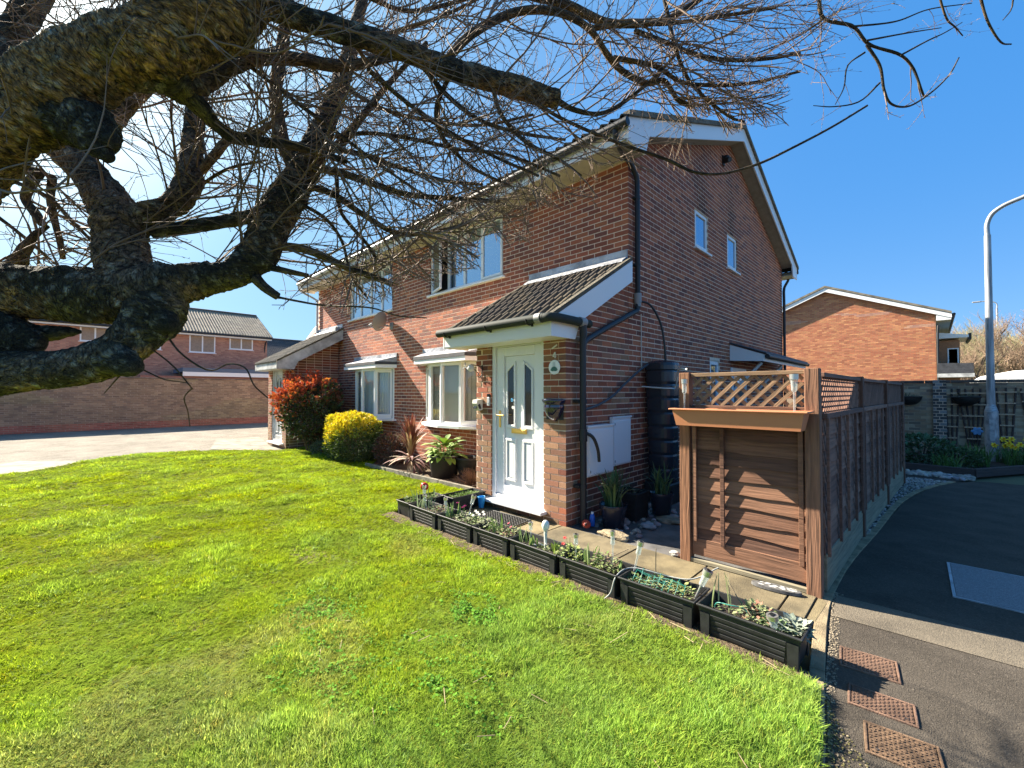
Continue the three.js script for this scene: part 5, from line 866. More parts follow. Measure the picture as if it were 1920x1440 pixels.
strapPot('potted_plant', 'daffodil like leaves in the black pot nearest the porch downpipe', [-2.66, 0.01, -4.36], 0.15, 0.27, 60, 0.5, 0.024, 1.7, [[0.06, 0.12, 0.03], [0.09, 0.16, 0.04], [0.05, 0.1, 0.03]], glaze);
strapPot('potted_plant', 'daffodil like leaves in the black pot in front of the water butt', [-2.45, 0.05, -5.15], 0.14, 0.27, 40, 0.42, 0.022, 1.6, [[0.05, 0.11, 0.03], [0.08, 0.15, 0.04], [0.11, 0.17, 0.04]], glaze);
{ const t = thing('planter_box', 'dark square planter with low growth between the two leafy pots', 'planter', [-2.72, 0.01, -4.85]); troughParts(t, 0.36, 0.32, 0.34, M.blackMatt, { flare: 0.03, fill: 0.85 }); part('foliage', leafBall(PR, 60, 0.13, 0.1, 0.035, [[0.07, 0.12, 0.03], [0.1, 0.1, 0.05]], 0.29), vLeaf, t); }
{ const t = thing('poppy_ornament', 'red flower ornament beside the black pot at the foot of the downpipe', 'ornament', [-2.82, 0.02, -4.05]); part('flower', [new THREE.SphereGeometry(0.055, 16, 10).scale(1, 0.9, 0.75).translate(0, 0.06, 0)], mat([0.45, 0.06, 0.035], { roughness: 0.45, bump: [T.soil, 4, 0.01] }), t); part('flower_centre', ball(0.014, 0.02, 0.07, 0.04), M.black, t); }
{ const t = thing('bottle', 'small blue bottle at the foot of the porch downpipe', 'bottle', [-2.84, 0.02, -4.2]); part('body', lathe([[0, 0], [0.03, 0.002], [0.032, 0.1], [0.02, 0.14], [0, 0.14]], 18), mat([0.02, 0.12, 0.5], { roughness: 0.25 }), t); part('cap', cyl(0.016, 0.016, [0, 0.138, 0], [0, 0.165, 0], 14), M.white, t); }
function rock(name, label, cat, pos, s, c, seed, group) { const g = new THREE.IcosahedronGeometry(1, 3), p = g.attributes.position; for (let i = 0; i < p.count; i++) { const v = V(p.getX(i), p.getY(i), p.getZ(i)), k = 1 + 0.28 * noise(v.x * 1.3 + seed, v.y * 1.3, v.z * 1.3) + 0.08 * noise(v.x * 5, v.y * 5 + seed, v.z * 5); p.setXYZ(i, v.x * k * s[0], v.y * k * s[1], v.z * k * s[2]); } g.computeVertexNormals(); const o = piece(name, label, cat, metric(g), mat(c, { roughness: 0.95, map: [T.blot, 2], bump: [T.soil, 4, 0.01] }), group); o.position.set(...pos); return o; }
rock('stone', 'flat sandy stone on the path edge below the nearer leafy pot', 'stone', [-2.48, 0.03, -4.08], [0.19, 0.045, 0.09], [0.4, 0.32, 0.2], 1, 'edge stones');
rock('stone', 'flat sandy stone under the pot in front of the water butt', 'stone', [-2.3, 0.02, -5.05], [0.16, 0.04, 0.12], [0.3, 0.25, 0.17], 4, 'edge stones');
rock('stone', 'smooth pale grey stone among the pebbles beside the pots', 'stone', [-2.35, 0.035, -4.62], [0.09, 0.035, 0.06], [0.42, 0.44, 0.46], 8, 'edge stones');
rock('stone', 'small white stones lying at the foot of the left fence post', 'stone', [-1.78, 0.03, -4.02], [0.05, 0.03, 0.03], [0.6, 0.58, 0.52], 12, 'edge stones');
{ const t = thing('slate_sign', 'flat grey speckled slate lying on the path under the fence panel', 'slate', [-0.9, 0.022, -3.87], 0.1); const g = new THREE.CylinderGeometry(0.17, 0.175, 0.022, 28).scale(1, 1, 0.32), p = g.attributes.position; for (let i = 0; i < p.count; i++) p.setX(i, p.getX(i) * (1 + 0.08 * noise(p.getZ(i) * 20, 3.3))); part('slab', metric(g.translate(0, 0.012, 0)), mat([0.18, 0.18, 0.18], { roughness: 0.7, map: [T.soil, 3] }), t); const f = []; for (let i = 0; i < 26; i++) f.push(new THREE.CircleGeometry(rr(PR, 0.006, 0.014), 7).scale(1.6, 0.7, 1).rotateX(-Math.PI / 2).translate(rr(PR, -0.13, 0.13), 0.0245 + i * 0.00003, rr(PR, -0.028, 0.028))); part('fleck', f, mat([0.5, 0.5, 0.48]), t); }
// ------------------------------------------------------------------ shrubs in the front bed
const leafRec = (p, dir, s, c, r) => { const q = new THREE.Quaternion().setFromUnitVectors(V(0, 0, 1), dir.clone().normalize()).multiply(new THREE.Quaternion().setFromAxisAngle(V(0, 0, 1), r() * 6.283)); return { m: new THREE.Matrix4().compose(p, q, V(s, s, s)), c }; };
function shrub({ name, label, pos, rad, n, size, color, box = 0, seed, stems = 9, lift = 0, shoots = 0, shootPal, shootLen = 0.12, inner = 0.35, wob = 0.16 }) {
  const t = thing(name, label, 'shrub', pos), r = rng(seed), recs = [];
  for (let i = 0; i < n; i++) {
    const d = V(rr(r, -1, 1), rr(r, -1, 1), rr(r, -1, 1)); if (d.lengthSq() > 1 || d.lengthSq() < 0.01) { i--; continue; } d.normalize();
    const e = box ? d.clone().multiplyScalar(1 / Math.pow(Math.pow(Math.abs(d.x), 4) + Math.pow(Math.abs(d.y), 4) + Math.pow(Math.abs(d.z), 4), 0.25) * box + 1 - box) : d.clone();
    const w = 1 + wob * noise(d.x * 2.1 + seed, d.y * 2.1, d.z * 2.1) + wob * 0.9 * noise(d.x * 5.3, d.y * 5.3 + seed, d.z * 5.3), k = w * (1 - inner * Math.pow(r(), 2.2)) + (r() < 0.06 ? 0.06 : 0);
    const p = V(e.x * rad[0] * k, lift + e.y * rad[1] * k, e.z * rad[2] * k);
    if (p.y < 0.03) continue;
    const o = V(d.x + rr(r, -0.8, 0.8), d.y * 0.6 + rr(r, -0.2, 0.9), d.z + rr(r, -0.8, 0.8));
    recs.push(leafRec(p, o, size * rr(r, 0.6, 1.3), color(d, k, r, p), r));
  }
  for (let i = 0; i < shoots; i++) { // young shoots standing out of the outline, leaves in tufts along them
    const a = r() * 6.283, e = Math.asin(rr(r, 0.05, 1)), d = V(Math.cos(a) * Math.cos(e), Math.sin(e), Math.sin(a) * Math.cos(e)), w = 1 + wob * noise(d.x * 2.1 + seed, d.y * 2.1, d.z * 2.1) + wob * 0.9 * noise(d.x * 5.3, d.y * 5.3 + seed, d.z * 5.3);
    const f = box ? 1 / Math.pow(Math.pow(Math.abs(d.x), 4) + Math.pow(Math.abs(d.y), 4) + Math.pow(Math.abs(d.z), 4), 0.25) * box + 1 - box : 1, p = V(d.x * rad[0] * w * f * 0.95, lift + d.y * rad[1] * w * f * 0.95, d.z * rad[2] * w * f * 0.95), up = d.clone().add(V(rr(r, -0.4, 0.4), 0.8, rr(r, -0.4, 0.4))).normalize(), L = shootLen * rr(r, 0.4, 1.3), c = pick(shootPal(d, r), r), n = 9;
    for (let k = 0; k < n; k++) { const o = up.clone().multiplyScalar(0.9).add(V(rr(r, -1, 1), rr(r, -0.5, 0.6), rr(r, -1, 1))); recs.push(leafRec(p.clone().addScaledVector(up, L * k / n), o, size * rr(r, 0.7, 1.25), c.map((q) => q * rr(r, 0.8, 1.2)), r)); }
  }
  instances('foliage', smallLeaf, leafMat([1, 1, 1], { transmission: 0.3 }), recs, t);
  const st = []; for (let i = 0; i < stems; i++) { const a = i / stems * 6.28 + r(), q = rr(r, 0.2, 0.7); st.push(tube([[Math.cos(a) * 0.06, 0, Math.sin(a) * 0.06], [Math.cos(a) * rad[0] * q * 0.5, lift * 0.6, Math.sin(a) * rad[2] * q * 0.5], [Math.cos(a) * rad[0] * q, lift + rad[1] * 0.5, Math.sin(a) * rad[2] * q]], 0.012, 6, 10)); }
  part('stem', st, mat([0.09, 0.06, 0.04]), t);
  return t;
}
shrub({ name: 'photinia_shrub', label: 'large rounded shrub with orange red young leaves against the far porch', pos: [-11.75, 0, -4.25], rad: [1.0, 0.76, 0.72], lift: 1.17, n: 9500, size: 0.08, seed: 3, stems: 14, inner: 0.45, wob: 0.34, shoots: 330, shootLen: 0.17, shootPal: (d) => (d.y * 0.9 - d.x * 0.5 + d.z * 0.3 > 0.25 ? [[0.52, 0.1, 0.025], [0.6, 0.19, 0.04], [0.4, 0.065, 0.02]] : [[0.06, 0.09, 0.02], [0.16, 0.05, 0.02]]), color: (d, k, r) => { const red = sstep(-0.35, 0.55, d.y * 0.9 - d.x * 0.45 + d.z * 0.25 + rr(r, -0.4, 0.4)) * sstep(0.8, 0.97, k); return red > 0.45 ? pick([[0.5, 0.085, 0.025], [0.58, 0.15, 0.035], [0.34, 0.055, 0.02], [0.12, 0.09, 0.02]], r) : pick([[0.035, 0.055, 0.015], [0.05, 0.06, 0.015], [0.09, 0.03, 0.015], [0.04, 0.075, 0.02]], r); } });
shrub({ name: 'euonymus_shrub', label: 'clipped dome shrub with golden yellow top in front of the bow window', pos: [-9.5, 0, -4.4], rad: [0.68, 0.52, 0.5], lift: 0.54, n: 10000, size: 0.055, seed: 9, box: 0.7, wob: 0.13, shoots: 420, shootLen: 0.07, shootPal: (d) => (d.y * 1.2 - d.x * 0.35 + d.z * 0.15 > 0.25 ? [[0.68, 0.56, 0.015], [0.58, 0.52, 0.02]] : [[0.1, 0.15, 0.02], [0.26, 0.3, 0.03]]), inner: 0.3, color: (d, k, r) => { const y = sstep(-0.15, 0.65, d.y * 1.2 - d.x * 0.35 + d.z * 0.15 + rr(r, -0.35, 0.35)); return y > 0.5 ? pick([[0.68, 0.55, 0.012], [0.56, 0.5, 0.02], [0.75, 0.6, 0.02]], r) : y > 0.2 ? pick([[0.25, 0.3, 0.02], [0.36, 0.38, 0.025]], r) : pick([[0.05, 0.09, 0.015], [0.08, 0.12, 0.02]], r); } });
shrub({ name: 'low_shrub', label: 'small dark green shrub at the lawn edge left of the golden dome shrub', pos: [-11.0, 0, -4.35], rad: [0.42, 0.2, 0.3], lift: 0.14, n: 1500, size: 0.05, seed: 14, color: (d, k, r) => pick([[0.05, 0.09, 0.03], [0.1, 0.13, 0.06], [0.14, 0.16, 0.09]], r) });
shrub({ name: 'dark_shrub', label: 'dark reddish shrub in the shade right of the golden dome shrub', pos: [-8.45, 0, -4.75], rad: [0.45, 0.36, 0.3], lift: 0.3, n: 1600, size: 0.055, seed: 17, color: (d, k, r) => pick([[0.09, 0.035, 0.02], [0.06, 0.05, 0.02], [0.12, 0.04, 0.02]], r) });
{ // cordyline
  const t = thing('cordyline', 'spiky coppery red cordyline in the gravel bed under the windows', 'plant', [-7.4, 0.02, -4.62]), r = rng(51), mats = [[0.2, 0.06, 0.04], [0.26, 0.09, 0.05], [0.16, 0.045, 0.035], [0.3, 0.13, 0.08]].map((c) => leafMat(c, { roughness: 0.4 })), old = leafMat([0.42, 0.3, 0.17], { roughness: 0.6 });
  part('stem', cyl(0.05, 0.035, [0, 0, 0], [0, 0.28, 0], 10), mat([0.12, 0.08, 0.05]), t);
  for (let i = 0; i < 130; i++) { const q = r(), b = 0.15 + Math.pow(q, 0.8) * 2.2, len = rr(r, 0.62, 0.95) * (b > 1.5 ? 0.85 : 1); part('leaf', strap(len, 0.05, b * 0.5, r() * 6.283, [rr(r, -0.02, 0.02), 0.26 - 0.1 * q, rr(r, -0.02, 0.02)], 9, 0.25).applyMatrix4(new THREE.Matrix4().makeTranslation(0, 0, 0)), q > 0.86 ? old : mats[i % 4], t); }
  for (let i = 0; i < 46; i++) { const a = r() * 6.283; part('leaf', strap(rr(r, 0.5, 0.75), 0.05, 1.0, 0, [0, 0, 0], 8, 0.2).rotateZ(-rr(r, 0.9, 1.5)).rotateY(a).translate(0, rr(r, 0.14, 0.24), 0), i % 2 ? old : mats[i % 4], t); }
}
{ // broad leaved plant in a tub
  const t = thing('potted_plant', 'bright green broad leaved plant in a large black tub', 'plant', [-6.42, 0.02, -4.72]), r = rng(52), mats = [[0.2, 0.33, 0.03], [0.26, 0.4, 0.04], [0.15, 0.26, 0.03]].map((c) => leafMat(c, { roughness: 0.38, transmission: 0.25 }));
  pot(t, 0.3, 0.4, M.blackMatt);
  for (let i = 0; i < 74; i++) { const a = r() * 6.283, e = rr(r, 0.05, 1.25), d = Math.cos(e), L = rr(r, 0.16, 0.3), q = rr(r, 0.1, 0.27); part('leaf', leafShape(L, L * 0.48, 0.35).rotateX(-e * 0.75 + 0.1).rotateY(a).translate(Math.sin(a) * q * d, 0.36 + 0.34 * Math.sin(e) * rr(r, 0.5, 1), Math.cos(a) * q * d), mats[i % 3], t); }
  const st = []; for (let i = 0; i < 16; i++) { const a = r() * 6.28; st.push(cyl(0.008, 0.005, [Math.cos(a) * 0.08, 0.34, Math.sin(a) * 0.08], [Math.cos(a) * 0.2, rr(r, 0.5, 0.66), Math.sin(a) * 0.2], 6)); } part('stem', st, mat([0.16, 0.26, 0.05]), t);
}
{ const t = thing('planter_tub', 'second dark tub standing behind the bright green plant', 'planter', [-6.02, 0.02, -4.98]); pot(t, 0.24, 0.38, M.blackMatt); }
{ // dry brown sub-shrub
  const t = thing('dry_shrub', 'low mound of dry brown twigs in the bed beside the porch', 'shrub', [-5.55, 0.02, -4.62]), r = rng(53), g = [];
  for (let i = 0; i < 330; i++) { const a = r() * 6.283, e = rr(r, 0.15, 1.4), L = rr(r, 0.16, 0.34), b = V(Math.cos(a) * Math.cos(e) * 1.25, Math.sin(e), Math.sin(a) * Math.cos(e)).multiplyScalar(L); g.push(cyl(0.0028, 0.0012, [b.x * 0.12, 0, b.z * 0.12], [b.x, b.y * 0.85, b.z], 3)); if (i % 2) g.push(cyl(0.002, 0.001, [b.x * 0.6, b.y * 0.5, b.z * 0.6], [b.x * 0.8 + rr(r, -0.06, 0.06), b.y * 0.8 + 0.03, b.z * 0.8 + rr(r, -0.06, 0.06)], 3)); }
  part('twigs', g, mat([0.2, 0.125, 0.08]), t);
}
// ------------------------------------------------------------------ covers in the asphalt
const rust = mat([0.2, 0.115, 0.075], { roughness: 0.8, map: [T.blot, 2], bump: [T.soil, 6, 0.004] }), rust2 = mat([0.19, 0.115, 0.065], { roughness: 0.85, map: [T.blot, 2], bump: [T.soil, 6, 0.004] });
function cover(label, x, z, w, d, turn, m) {
  const t = thing('inspection_cover', label, 'cover', [x, 0.002, z], turn, 'rusty iron covers'), g = [];
  part('surround', [rbetween(-w / 2 - 0.014, w / 2 + 0.014, -0.02, 0.007, -d / 2 - 0.014, -d / 2), rbetween(-w / 2 - 0.014, w / 2 + 0.014, -0.02, 0.007, d / 2, d / 2 + 0.014), rbetween(-w / 2 - 0.014, -w / 2, -0.02, 0.0069, -d / 2, d / 2), rbetween(w / 2, w / 2 + 0.014, -0.02, 0.0069, -d / 2, d / 2)], m, t);
  part('plate', between(-w / 2 + 0.003, w / 2 - 0.003, -0.02, 0.004, -d / 2 + 0.003, d / 2 - 0.003), m, t);
  for (let i = 0; i < 14; i++) for (let j = 0; j < 11; j++) g.push(new THREE.BoxGeometry(w / 19, 0.003, 0.0055).rotateY((i + j) % 2 ? 0.78 : -0.78).translate(-w / 2 + w * (i + 0.5) / 14, 0.0056, -d / 2 + d * (j + 0.5) / 11));
  part('tread', g, m, t);
  each('key_hole', [0.38, -0.38].map((k) => new THREE.CylinderGeometry(0.008, 0.008, 0.002, 10).translate(w * k, 0.0058, d * 0.36)), M.dark, t);
}
cover('rusty iron cover in the asphalt farthest from the camera of the three', -0.285, -3.23, 0.24, 0.21, 0.12, rust);
cover('rusty iron cover in the asphalt half in the shadow of the trough', -0.205, -2.86, 0.24, 0.16, 0.1, rust);
cover('rusty iron cover at the bottom edge, nearest the camera', -0.115, -2.565, 0.235, 0.2, 0.12, rust2);
{ const t = thing('concrete_cover', 'rectangular grey concrete cover with metal edge set in the asphalt', 'cover', [0.44, 0.0, -5.2], 0.02); part('slab', rbetween(-0.34, 0.34, -0.02, 0.012, -0.44, 0.44, 0.004), mat([0.3, 0.31, 0.33], { roughness: 0.9, map: [T.speck, 1.5], bump: [T.speck, 2, 0.004] }), t); each('metal_edge', [between(-0.36, 0.36, -0.02, 0.009, 0.441, 0.455), between(-0.36, 0.36, -0.02, 0.009, -0.455, -0.441), between(-0.36, -0.341, -0.02, 0.0088, -0.44, 0.44), between(0.341, 0.36, -0.02, 0.0088, -0.44, 0.44)], M.galv, t); }

// ------------------------------------------------------------------ right-hand background
{ // garden wall with a pier
  const t = thing('garden_wall', 'weathered grey brown brick garden wall with a pier behind the flower bed', 'wall', [0, 0, 0]), list = [], z = -15;
  const pal = [[0.42, 0.3, 0.19], [0.34, 0.25, 0.17], [0.48, 0.36, 0.23], [0.52, 0.42, 0.29], [0.27, 0.21, 0.16], [0.4, 0.27, 0.17]];
  part('mortar', between(-2.9, 9, 0, 1.8, z - 0.2, z - 0.006), mat([0.5, 0.42, 0.3], { map: [T.blot, 1] }), t);
  layBricks({ o: V(0, 0, z), u: V(1, 0, 0), n: V(0, 0, 1), rows: 24, out: list, color: (x, y, r) => pick(pal, r).map((q) => q * (1 + 0.5 * noise(x * 1.2, y * 1.2))), spans: () => [[-2.9, 9]] });
  layBricks({ o: V(0, 0, z + 0.11), u: V(1, 0, 0), n: V(0, 0, 1), rows: 25, out: list, color: (x, y, r) => pick([[0.1, 0.09, 0.09], [0.3, 0.3, 0.3], [0.14, 0.12, 0.11]], r), len: 0.12, spans: () => [[0.0, 0.24]] });
  part('pier', between(0.004, 0.236, 0, 1.874, z - 0.003, z + 0.1), M.mortar, t);
  instances('brickwork', unitBox, M.brick, list.map(toRec), t);
  const cp = []; for (let i = 0; i < 26; i++) cp.push(rbetween(-2.9 + i * 0.46, -2.45 + i * 0.46, 1.805, 1.87, z - 0.24, z + 0.03, 0.01)); part('coping', cp, mat([0.12, 0.1, 0.085], { map: [T.blot, 1] }), t);
}
{ // border of timber, its soil and plants
  struct('bed_soil', poly([[-0.62, -14.9], [-0.55, -11.75], [0.53, -11.65], [2.4, -14.9]], 0.05), M.soil);
  const e = thing('bed_border', 'dark timber border round the raised flower bed at the wall', 'edging', [0, 0, 0]);
  for (const [a, b, c, d] of [[-0.62, -11.75, 0.53, -11.65], [0.53, -11.65, 2.4, -14.95]]) { const L = Math.hypot(c - a, d - b); part('board', metric(rbox(L, 0.16, 0.06, 0.01), false, a).rotateY(-Math.atan2(d - b, c - a)).translate((a + c) / 2, 0.075, (b + d) / 2), mat([0.075, 0.055, 0.05], { roughness: 0.9, map: [T.wood, 1], bump: [T.wood, 1, 0.004] }), e); }
}
{
  const r = rng(71);
  const bush = (label, x, z, rad, h, n, pal, size = 0.06) => shrub({ name: 'bed_shrub', label, pos: [x, 0.04, z], rad: [rad, h / 2, rad * 0.8], lift: h * 0.45, n, size, seed: Math.floor(x * 100 + 500), color: (d, k, q) => pick(pal, q), stems: 5 });
  bush('broad leaved dark bush at the left end of the bed behind the fence end', -0.2, -12.9, 0.5, 0.62, 900, [[0.03, 0.07, 0.02], [0.05, 0.1, 0.03], [0.1, 0.2, 0.1]], 0.1);
  bush('dark green mound in the middle of the bed at the wall', 0.32, -12.6, 0.36, 0.4, 800, [[0.03, 0.07, 0.02], [0.05, 0.1, 0.025]]);
  bush('dark bushy growth right of the lamp post foot', 1.45, -14.1, 0.3, 0.34, 600, [[0.03, 0.08, 0.02], [0.06, 0.12, 0.03]]);
  const clump = (label, x, z, n, len, sp) => { const t = thing('grassy_clump', label, 'plant', [x, 0.05, z]), b = []; for (let i = 0; i < n; i++) b.push(tint(strap(len * rr(r, 0.6, 1.1), 0.018, rr(r, 0.4, 1.6), r() * 6.28, [rr(r, -sp, sp), 0, rr(r, -sp, sp)], 5), pick([[0.06, 0.16, 0.02], [0.09, 0.2, 0.03], [0.05, 0.12, 0.02]], r))); part('leaf_blades', b, vLeaf, t); };
  clump('bright green grassy clump just left of the lamp post', 0.62, -13.1, 150, 0.5, 0.2); clump('green grassy clump in front of the dark mound in the bed', 0.2, -12.1, 90, 0.36, 0.2); clump('grassy clump below the daffodils right of the lamp post', 1.28, -13.7, 120, 0.4, 0.22);
  { const t = thing('daffodils', 'clump of yellow daffodils in the bed right of the lamp post', 'daffodils', [1.22, 0.05, -14.05]), b = [], ym = mat([0.75, 0.55, 0.015], { side: THREE.DoubleSide, roughness: 0.6 }), om = mat([0.75, 0.4, 0.01], { roughness: 0.6, side: THREE.DoubleSide }); for (let i = 0; i < 90; i++) b.push(tint(strap(rr(r, 0.25, 0.42), 0.016, rr(r, 0.2, 0.9), r() * 6.28, [rr(r, -0.25, 0.25), 0, rr(r, -0.15, 0.15)], 5), pick([[0.05, 0.12, 0.03], [0.07, 0.15, 0.03]], r))); part('leaf_blades', b, vLeaf, t); const st = []; for (let i = 0; i < 11; i++) { const x = rr(r, -0.28, 0.28), z = rr(r, -0.1, 0.15), y = rr(r, 0.34, 0.52), g = []; st.push(cyl(0.005, 0.004, [x * 0.7, 0, z * 0.7], [x, y, z], 6)); for (let k = 0; k < 6; k++) g.push(new THREE.SphereGeometry(1, 6, 4).scale(0.035, 0.006, 0.02).translate(0.034, 0, 0).rotateY(k * 1.047)); part('flower', g.map((q) => q.rotateX(1.1).rotateY(rr(r, -0.2, 0.6)).translate(x, y, z)), ym, t); part('flower_trumpet', lathe([[0.008, 0], [0.016, 0.02], [0.024, 0.036]], 10).rotateX(1.1).rotateY(0.2).translate(x, y, z), om, t); } part('stem', st, mat([0.07, 0.15, 0.03]), t); }
  { const t = thing('garden_ornament', 'small pale blue flower shaped ornament on a stake at the wall', 'ornament', [0.72, 0.05, -14.6]); part('stake', cyl(0.006, 0.006, [0, 0, 0], [0, 0.6, 0], 6), M.black, t); const g = []; for (let k = 0; k < 6; k++) g.push(new THREE.SphereGeometry(1, 8, 6).scale(0.05, 0.035, 0.01).translate(0.05, 0, 0).rotateZ(k * 1.047).translate(0, 0.62, 0)); part('petal', g, mat([0.12, 0.32, 0.6], { roughness: 0.5 }), t); }
}
function trellis(label, x, w0, w1, y0, y1, n, rows) { // fan trellis, narrow at the foot
  const t = thing('fan_trellis', label, 'trellis', [x, 0, -14.965]), m = [mat([0.07, 0.05, 0.045], { roughness: 0.9 }), mat([0.5, 0.36, 0.24], { roughness: 0.9 })];
  for (let i = 0; i < n; i++) { const k = i / (n - 1) - 0.5; part('upright', cyl(0.018, 0.018, [k * w0, y0, 0], [k * w1, y1, 0], 4), m[0], t); }
  for (let j = 0; j < rows; j++) { const s = (j + 0.6) / rows, w = mix(w0, w1, s) * 1.12; part('crossbar', rbox(w, 0.03, 0.014, 0.003, 0, mix(y0, y1, s), 0.026), m[1], t); }
}
trellis('narrow fan trellis on the wall just right of the pier', 0.33, 0.12, 0.26, 0.3, 1.66, 3, 5);
trellis('wide fan trellis on the wall behind the hanging basket', 0.68, 0.16, 0.5, 0.3, 1.66, 5, 5);
trellis('fan trellis on the wall right of the lamp post', 1.2, 0.14, 0.3, 0.4, 1.68, 3, 5);
trellis('fan trellis on the wall at the right edge of the view', 1.62, 0.14, 0.4, 0.4, 1.66, 4, 6);
for (const [x, l] of [[-0.43, 'dark half round basket on the wall left of the pier'], [0.56, 'dark half round basket hung on the wide fan trellis']]) { const t = thing('wall_basket', l, 'hanging basket', [x, 1.46, -14.93], 0, 'wall baskets'); part('basket', new THREE.SphereGeometry(0.24, 18, 8, Math.PI, Math.PI, Math.PI / 2, Math.PI / 2).scale(1, 0.9, 0.9).rotateY(Math.PI), M.blackMatt.clone(), t).material.side = THREE.DoubleSide; part('rim', rbox(0.5, 0.03, 0.24, 0.01, 0, 0, 0.1), M.blackMatt, t); part('foliage', leafBall(rng(Math.floor(x * 10 + 90)), 70, 0.18, 0.07, 0.04, [[0.05, 0.1, 0.03], [0.09, 0.09, 0.04]]).map((g) => g.translate(0, 0.01, 0.12)), vLeaf, t); }
{ // street lamp
  const t = thing('street_lamp', 'tall grey street lamp standing in the flower bed at the road', 'street lamp', [0.92, 0, -14.25]);
  part('base', [cyl(0.115, 0.11, [0, 0, 0], [0, 1.15, 0], 18), cyl(0.11, 0.07, [0, 1.15, 0], [0, 1.3, 0], 18)], M.galv, t);
  part('column', [cyl(0.068, 0.055, [0, 1.3, 0], [0, 5.1, 0], 16)], M.galv, t);
  part('arm', [tube([[0, 5.08, 0], [0, 5.35, 0], [0.08, 5.56, 0.02], [0.25, 5.68, 0.06], [0.5, 5.76, 0.1], [0.75, 5.84, 0.16]], 0.045, 10, 40)], M.galv, t);
  const l = part('lantern', rbox(0.6, 0.12, 0.2, 0.05, 1.0, 5.9, 0.2), M.galv, t); part('diffuser', rbox(0.45, 0.06, 0.15, 0.025, 1.02, 5.835, 0.2), mat([0.7, 0.7, 0.68], { roughness: 0.3 }), t);
  part('access_door', rbox(0.08, 0.5, 0.012, 0.004, 0, 0.75, 0.112), M.galv, t);
}
{ // orange brick house beyond the wall
  const t = thing('brick_house', 'orange brick gable end house with white bargeboards beyond the garden wall', 'house', [0, 0, 0]), list = [];
  const z = -30, a = -8.75, b = 0.16, cx = -4.3, p = 0.42, ey = 5.62, top = (x) => ey + p * (Math.min(x, 2 * cx - x) - a), wt = (x) => top(x);
  const w2 = b; const roofAt = (x) => (x < cx ? top(x) : top(x) );
  part('mortar', [extrudeXY([[a, 0], [b, 0], [b, top(b)], [cx, top(cx)], [a, ey]], z - 9, z - 0.006)], mat([0.42, 0.3, 0.2], { map: [T.grain, 1] }), t);
  layBricks({ o: V(0, 0, z), u: V(1, 0, 0), n: V(0, 0, 1), rows: 100, out: list, color: (x, y, r) => { const c = pick([[0.6, 0.25, 0.12], [0.54, 0.2, 0.1], [0.66, 0.3, 0.14], [0.48, 0.17, 0.09], [0.58, 0.23, 0.12]], r), e = noise(x * 0.5, y * 2.4) > 0.42 && y > 4.2 ? 0.25 : 0; return c.map((q) => mix(q, 0.5, e)); }, spans: (y) => { const k = Math.max(0, (y - ey) / p + 0.02); return a + k < b - Math.max(0, k - (2 * cx - a - b)) ? [[a + k, Math.min(b, 2 * cx - a - k)]] : []; } });
  instances('brickwork', unitBox, M.brick, list.filter((q) => q.p.y > 1.2).map(toRec), t);
  const ov = 0.5, r0 = a - ov, r1 = b + 0.55, yy = (x) => top(x) + 0.02;
  part('bargeboard', extrudeXY([[r0, yy(r0) - 0.02], [cx, yy(cx)], [r1, yy(r1)], [r1, yy(r1) - 0.2], [cx, yy(cx) - 0.22], [r0, yy(r0) - 0.22]], z + 0.27, z + 0.3), M.white, t);
  part('boxed_eave', between(b + 0.01, r1 - 0.02, yy(r1) - 0.28, yy(r1) - 0.02, z + 0.02, z + 0.26), M.white, t);
  part('soffit', between(b + 0.01, r1 - 0.02, yy(r1) - 0.3, yy(r1) - 0.284, z - 9, z + 0.02), M.soffit, t);
  part('verge_mortar', extrudeXY([[r0, yy(r0)], [cx, yy(cx) + 0.02], [r1, yy(r1) + 0.02], [r1, yy(r1) + 0.12], [cx, yy(cx) + 0.13], [r0, yy(r0) + 0.12]], z + 0.2, z + 0.34), mat([0.25, 0.22, 0.17], { roughness: 1, map: [T.blot, 1] }), t);
  const tc = [[0.19, 0.16, 0.12], [0.16, 0.135, 0.105]], q = Math.hypot(1, p);
  part('roof_deck', extrudeXY([[r0, yy(r0) - 0.04], [cx, yy(cx) - 0.04], [r1, yy(r1) - 0.04], [r1, yy(r1) + 0.02], [cx, yy(cx) + 0.02], [r0, yy(r0) + 0.02]], z - 9.2, z + 0.19), mat([0.1, 0.09, 0.08]), t);
  tileRoof({ eave: V(r1 + 0.06, yy(r1), z - 9.2), u: V(0, 0, 1).negate().negate(), down: V(1, -p, 0).normalize(), width: 9.4, length: (r1 - cx) * q, cols: 31, rows: 16, parent: t, colors: tc, r: rng(81) });
  part('fascia_gutter', [cyl(0.06, 0.06, [r1 + 0.08, yy(r1) - 0.02, z - 9], [r1 + 0.08, yy(r1) - 0.02, z + 0.25], 8), tube([[b + 0.08, 4.9, z + 0.06], [b + 0.06, 4.6, z + 0.06], [b + 0.06, 0, z + 0.06]], 0.05, 6, 20)], M.black, t);
  // projecting bay on the sunny side
  const bay = sub('side_bay', t), bx = 1.0, bz0 = z - 3.4, bz1 = z - 1.0;
  part('wall', between(b + 0.01, bx, 0, 4.2, bz0, bz1), mat([0.42, 0.2, 0.1], { map: [T.grain, 1] }), bay);
  part('roof', extrudeXY([[b, 4.62], [bx + 0.3, 4.42], [bx + 0.3, 4.3], [b, 4.3]], bz0 - 0.3, bz1 + 0.25), M.white, bay);
  part('roof_edge', between(bx + 0.3, bx + 0.4, 4.2, 4.5, bz0 - 0.3, bz1 + 0.25), M.black, bay);
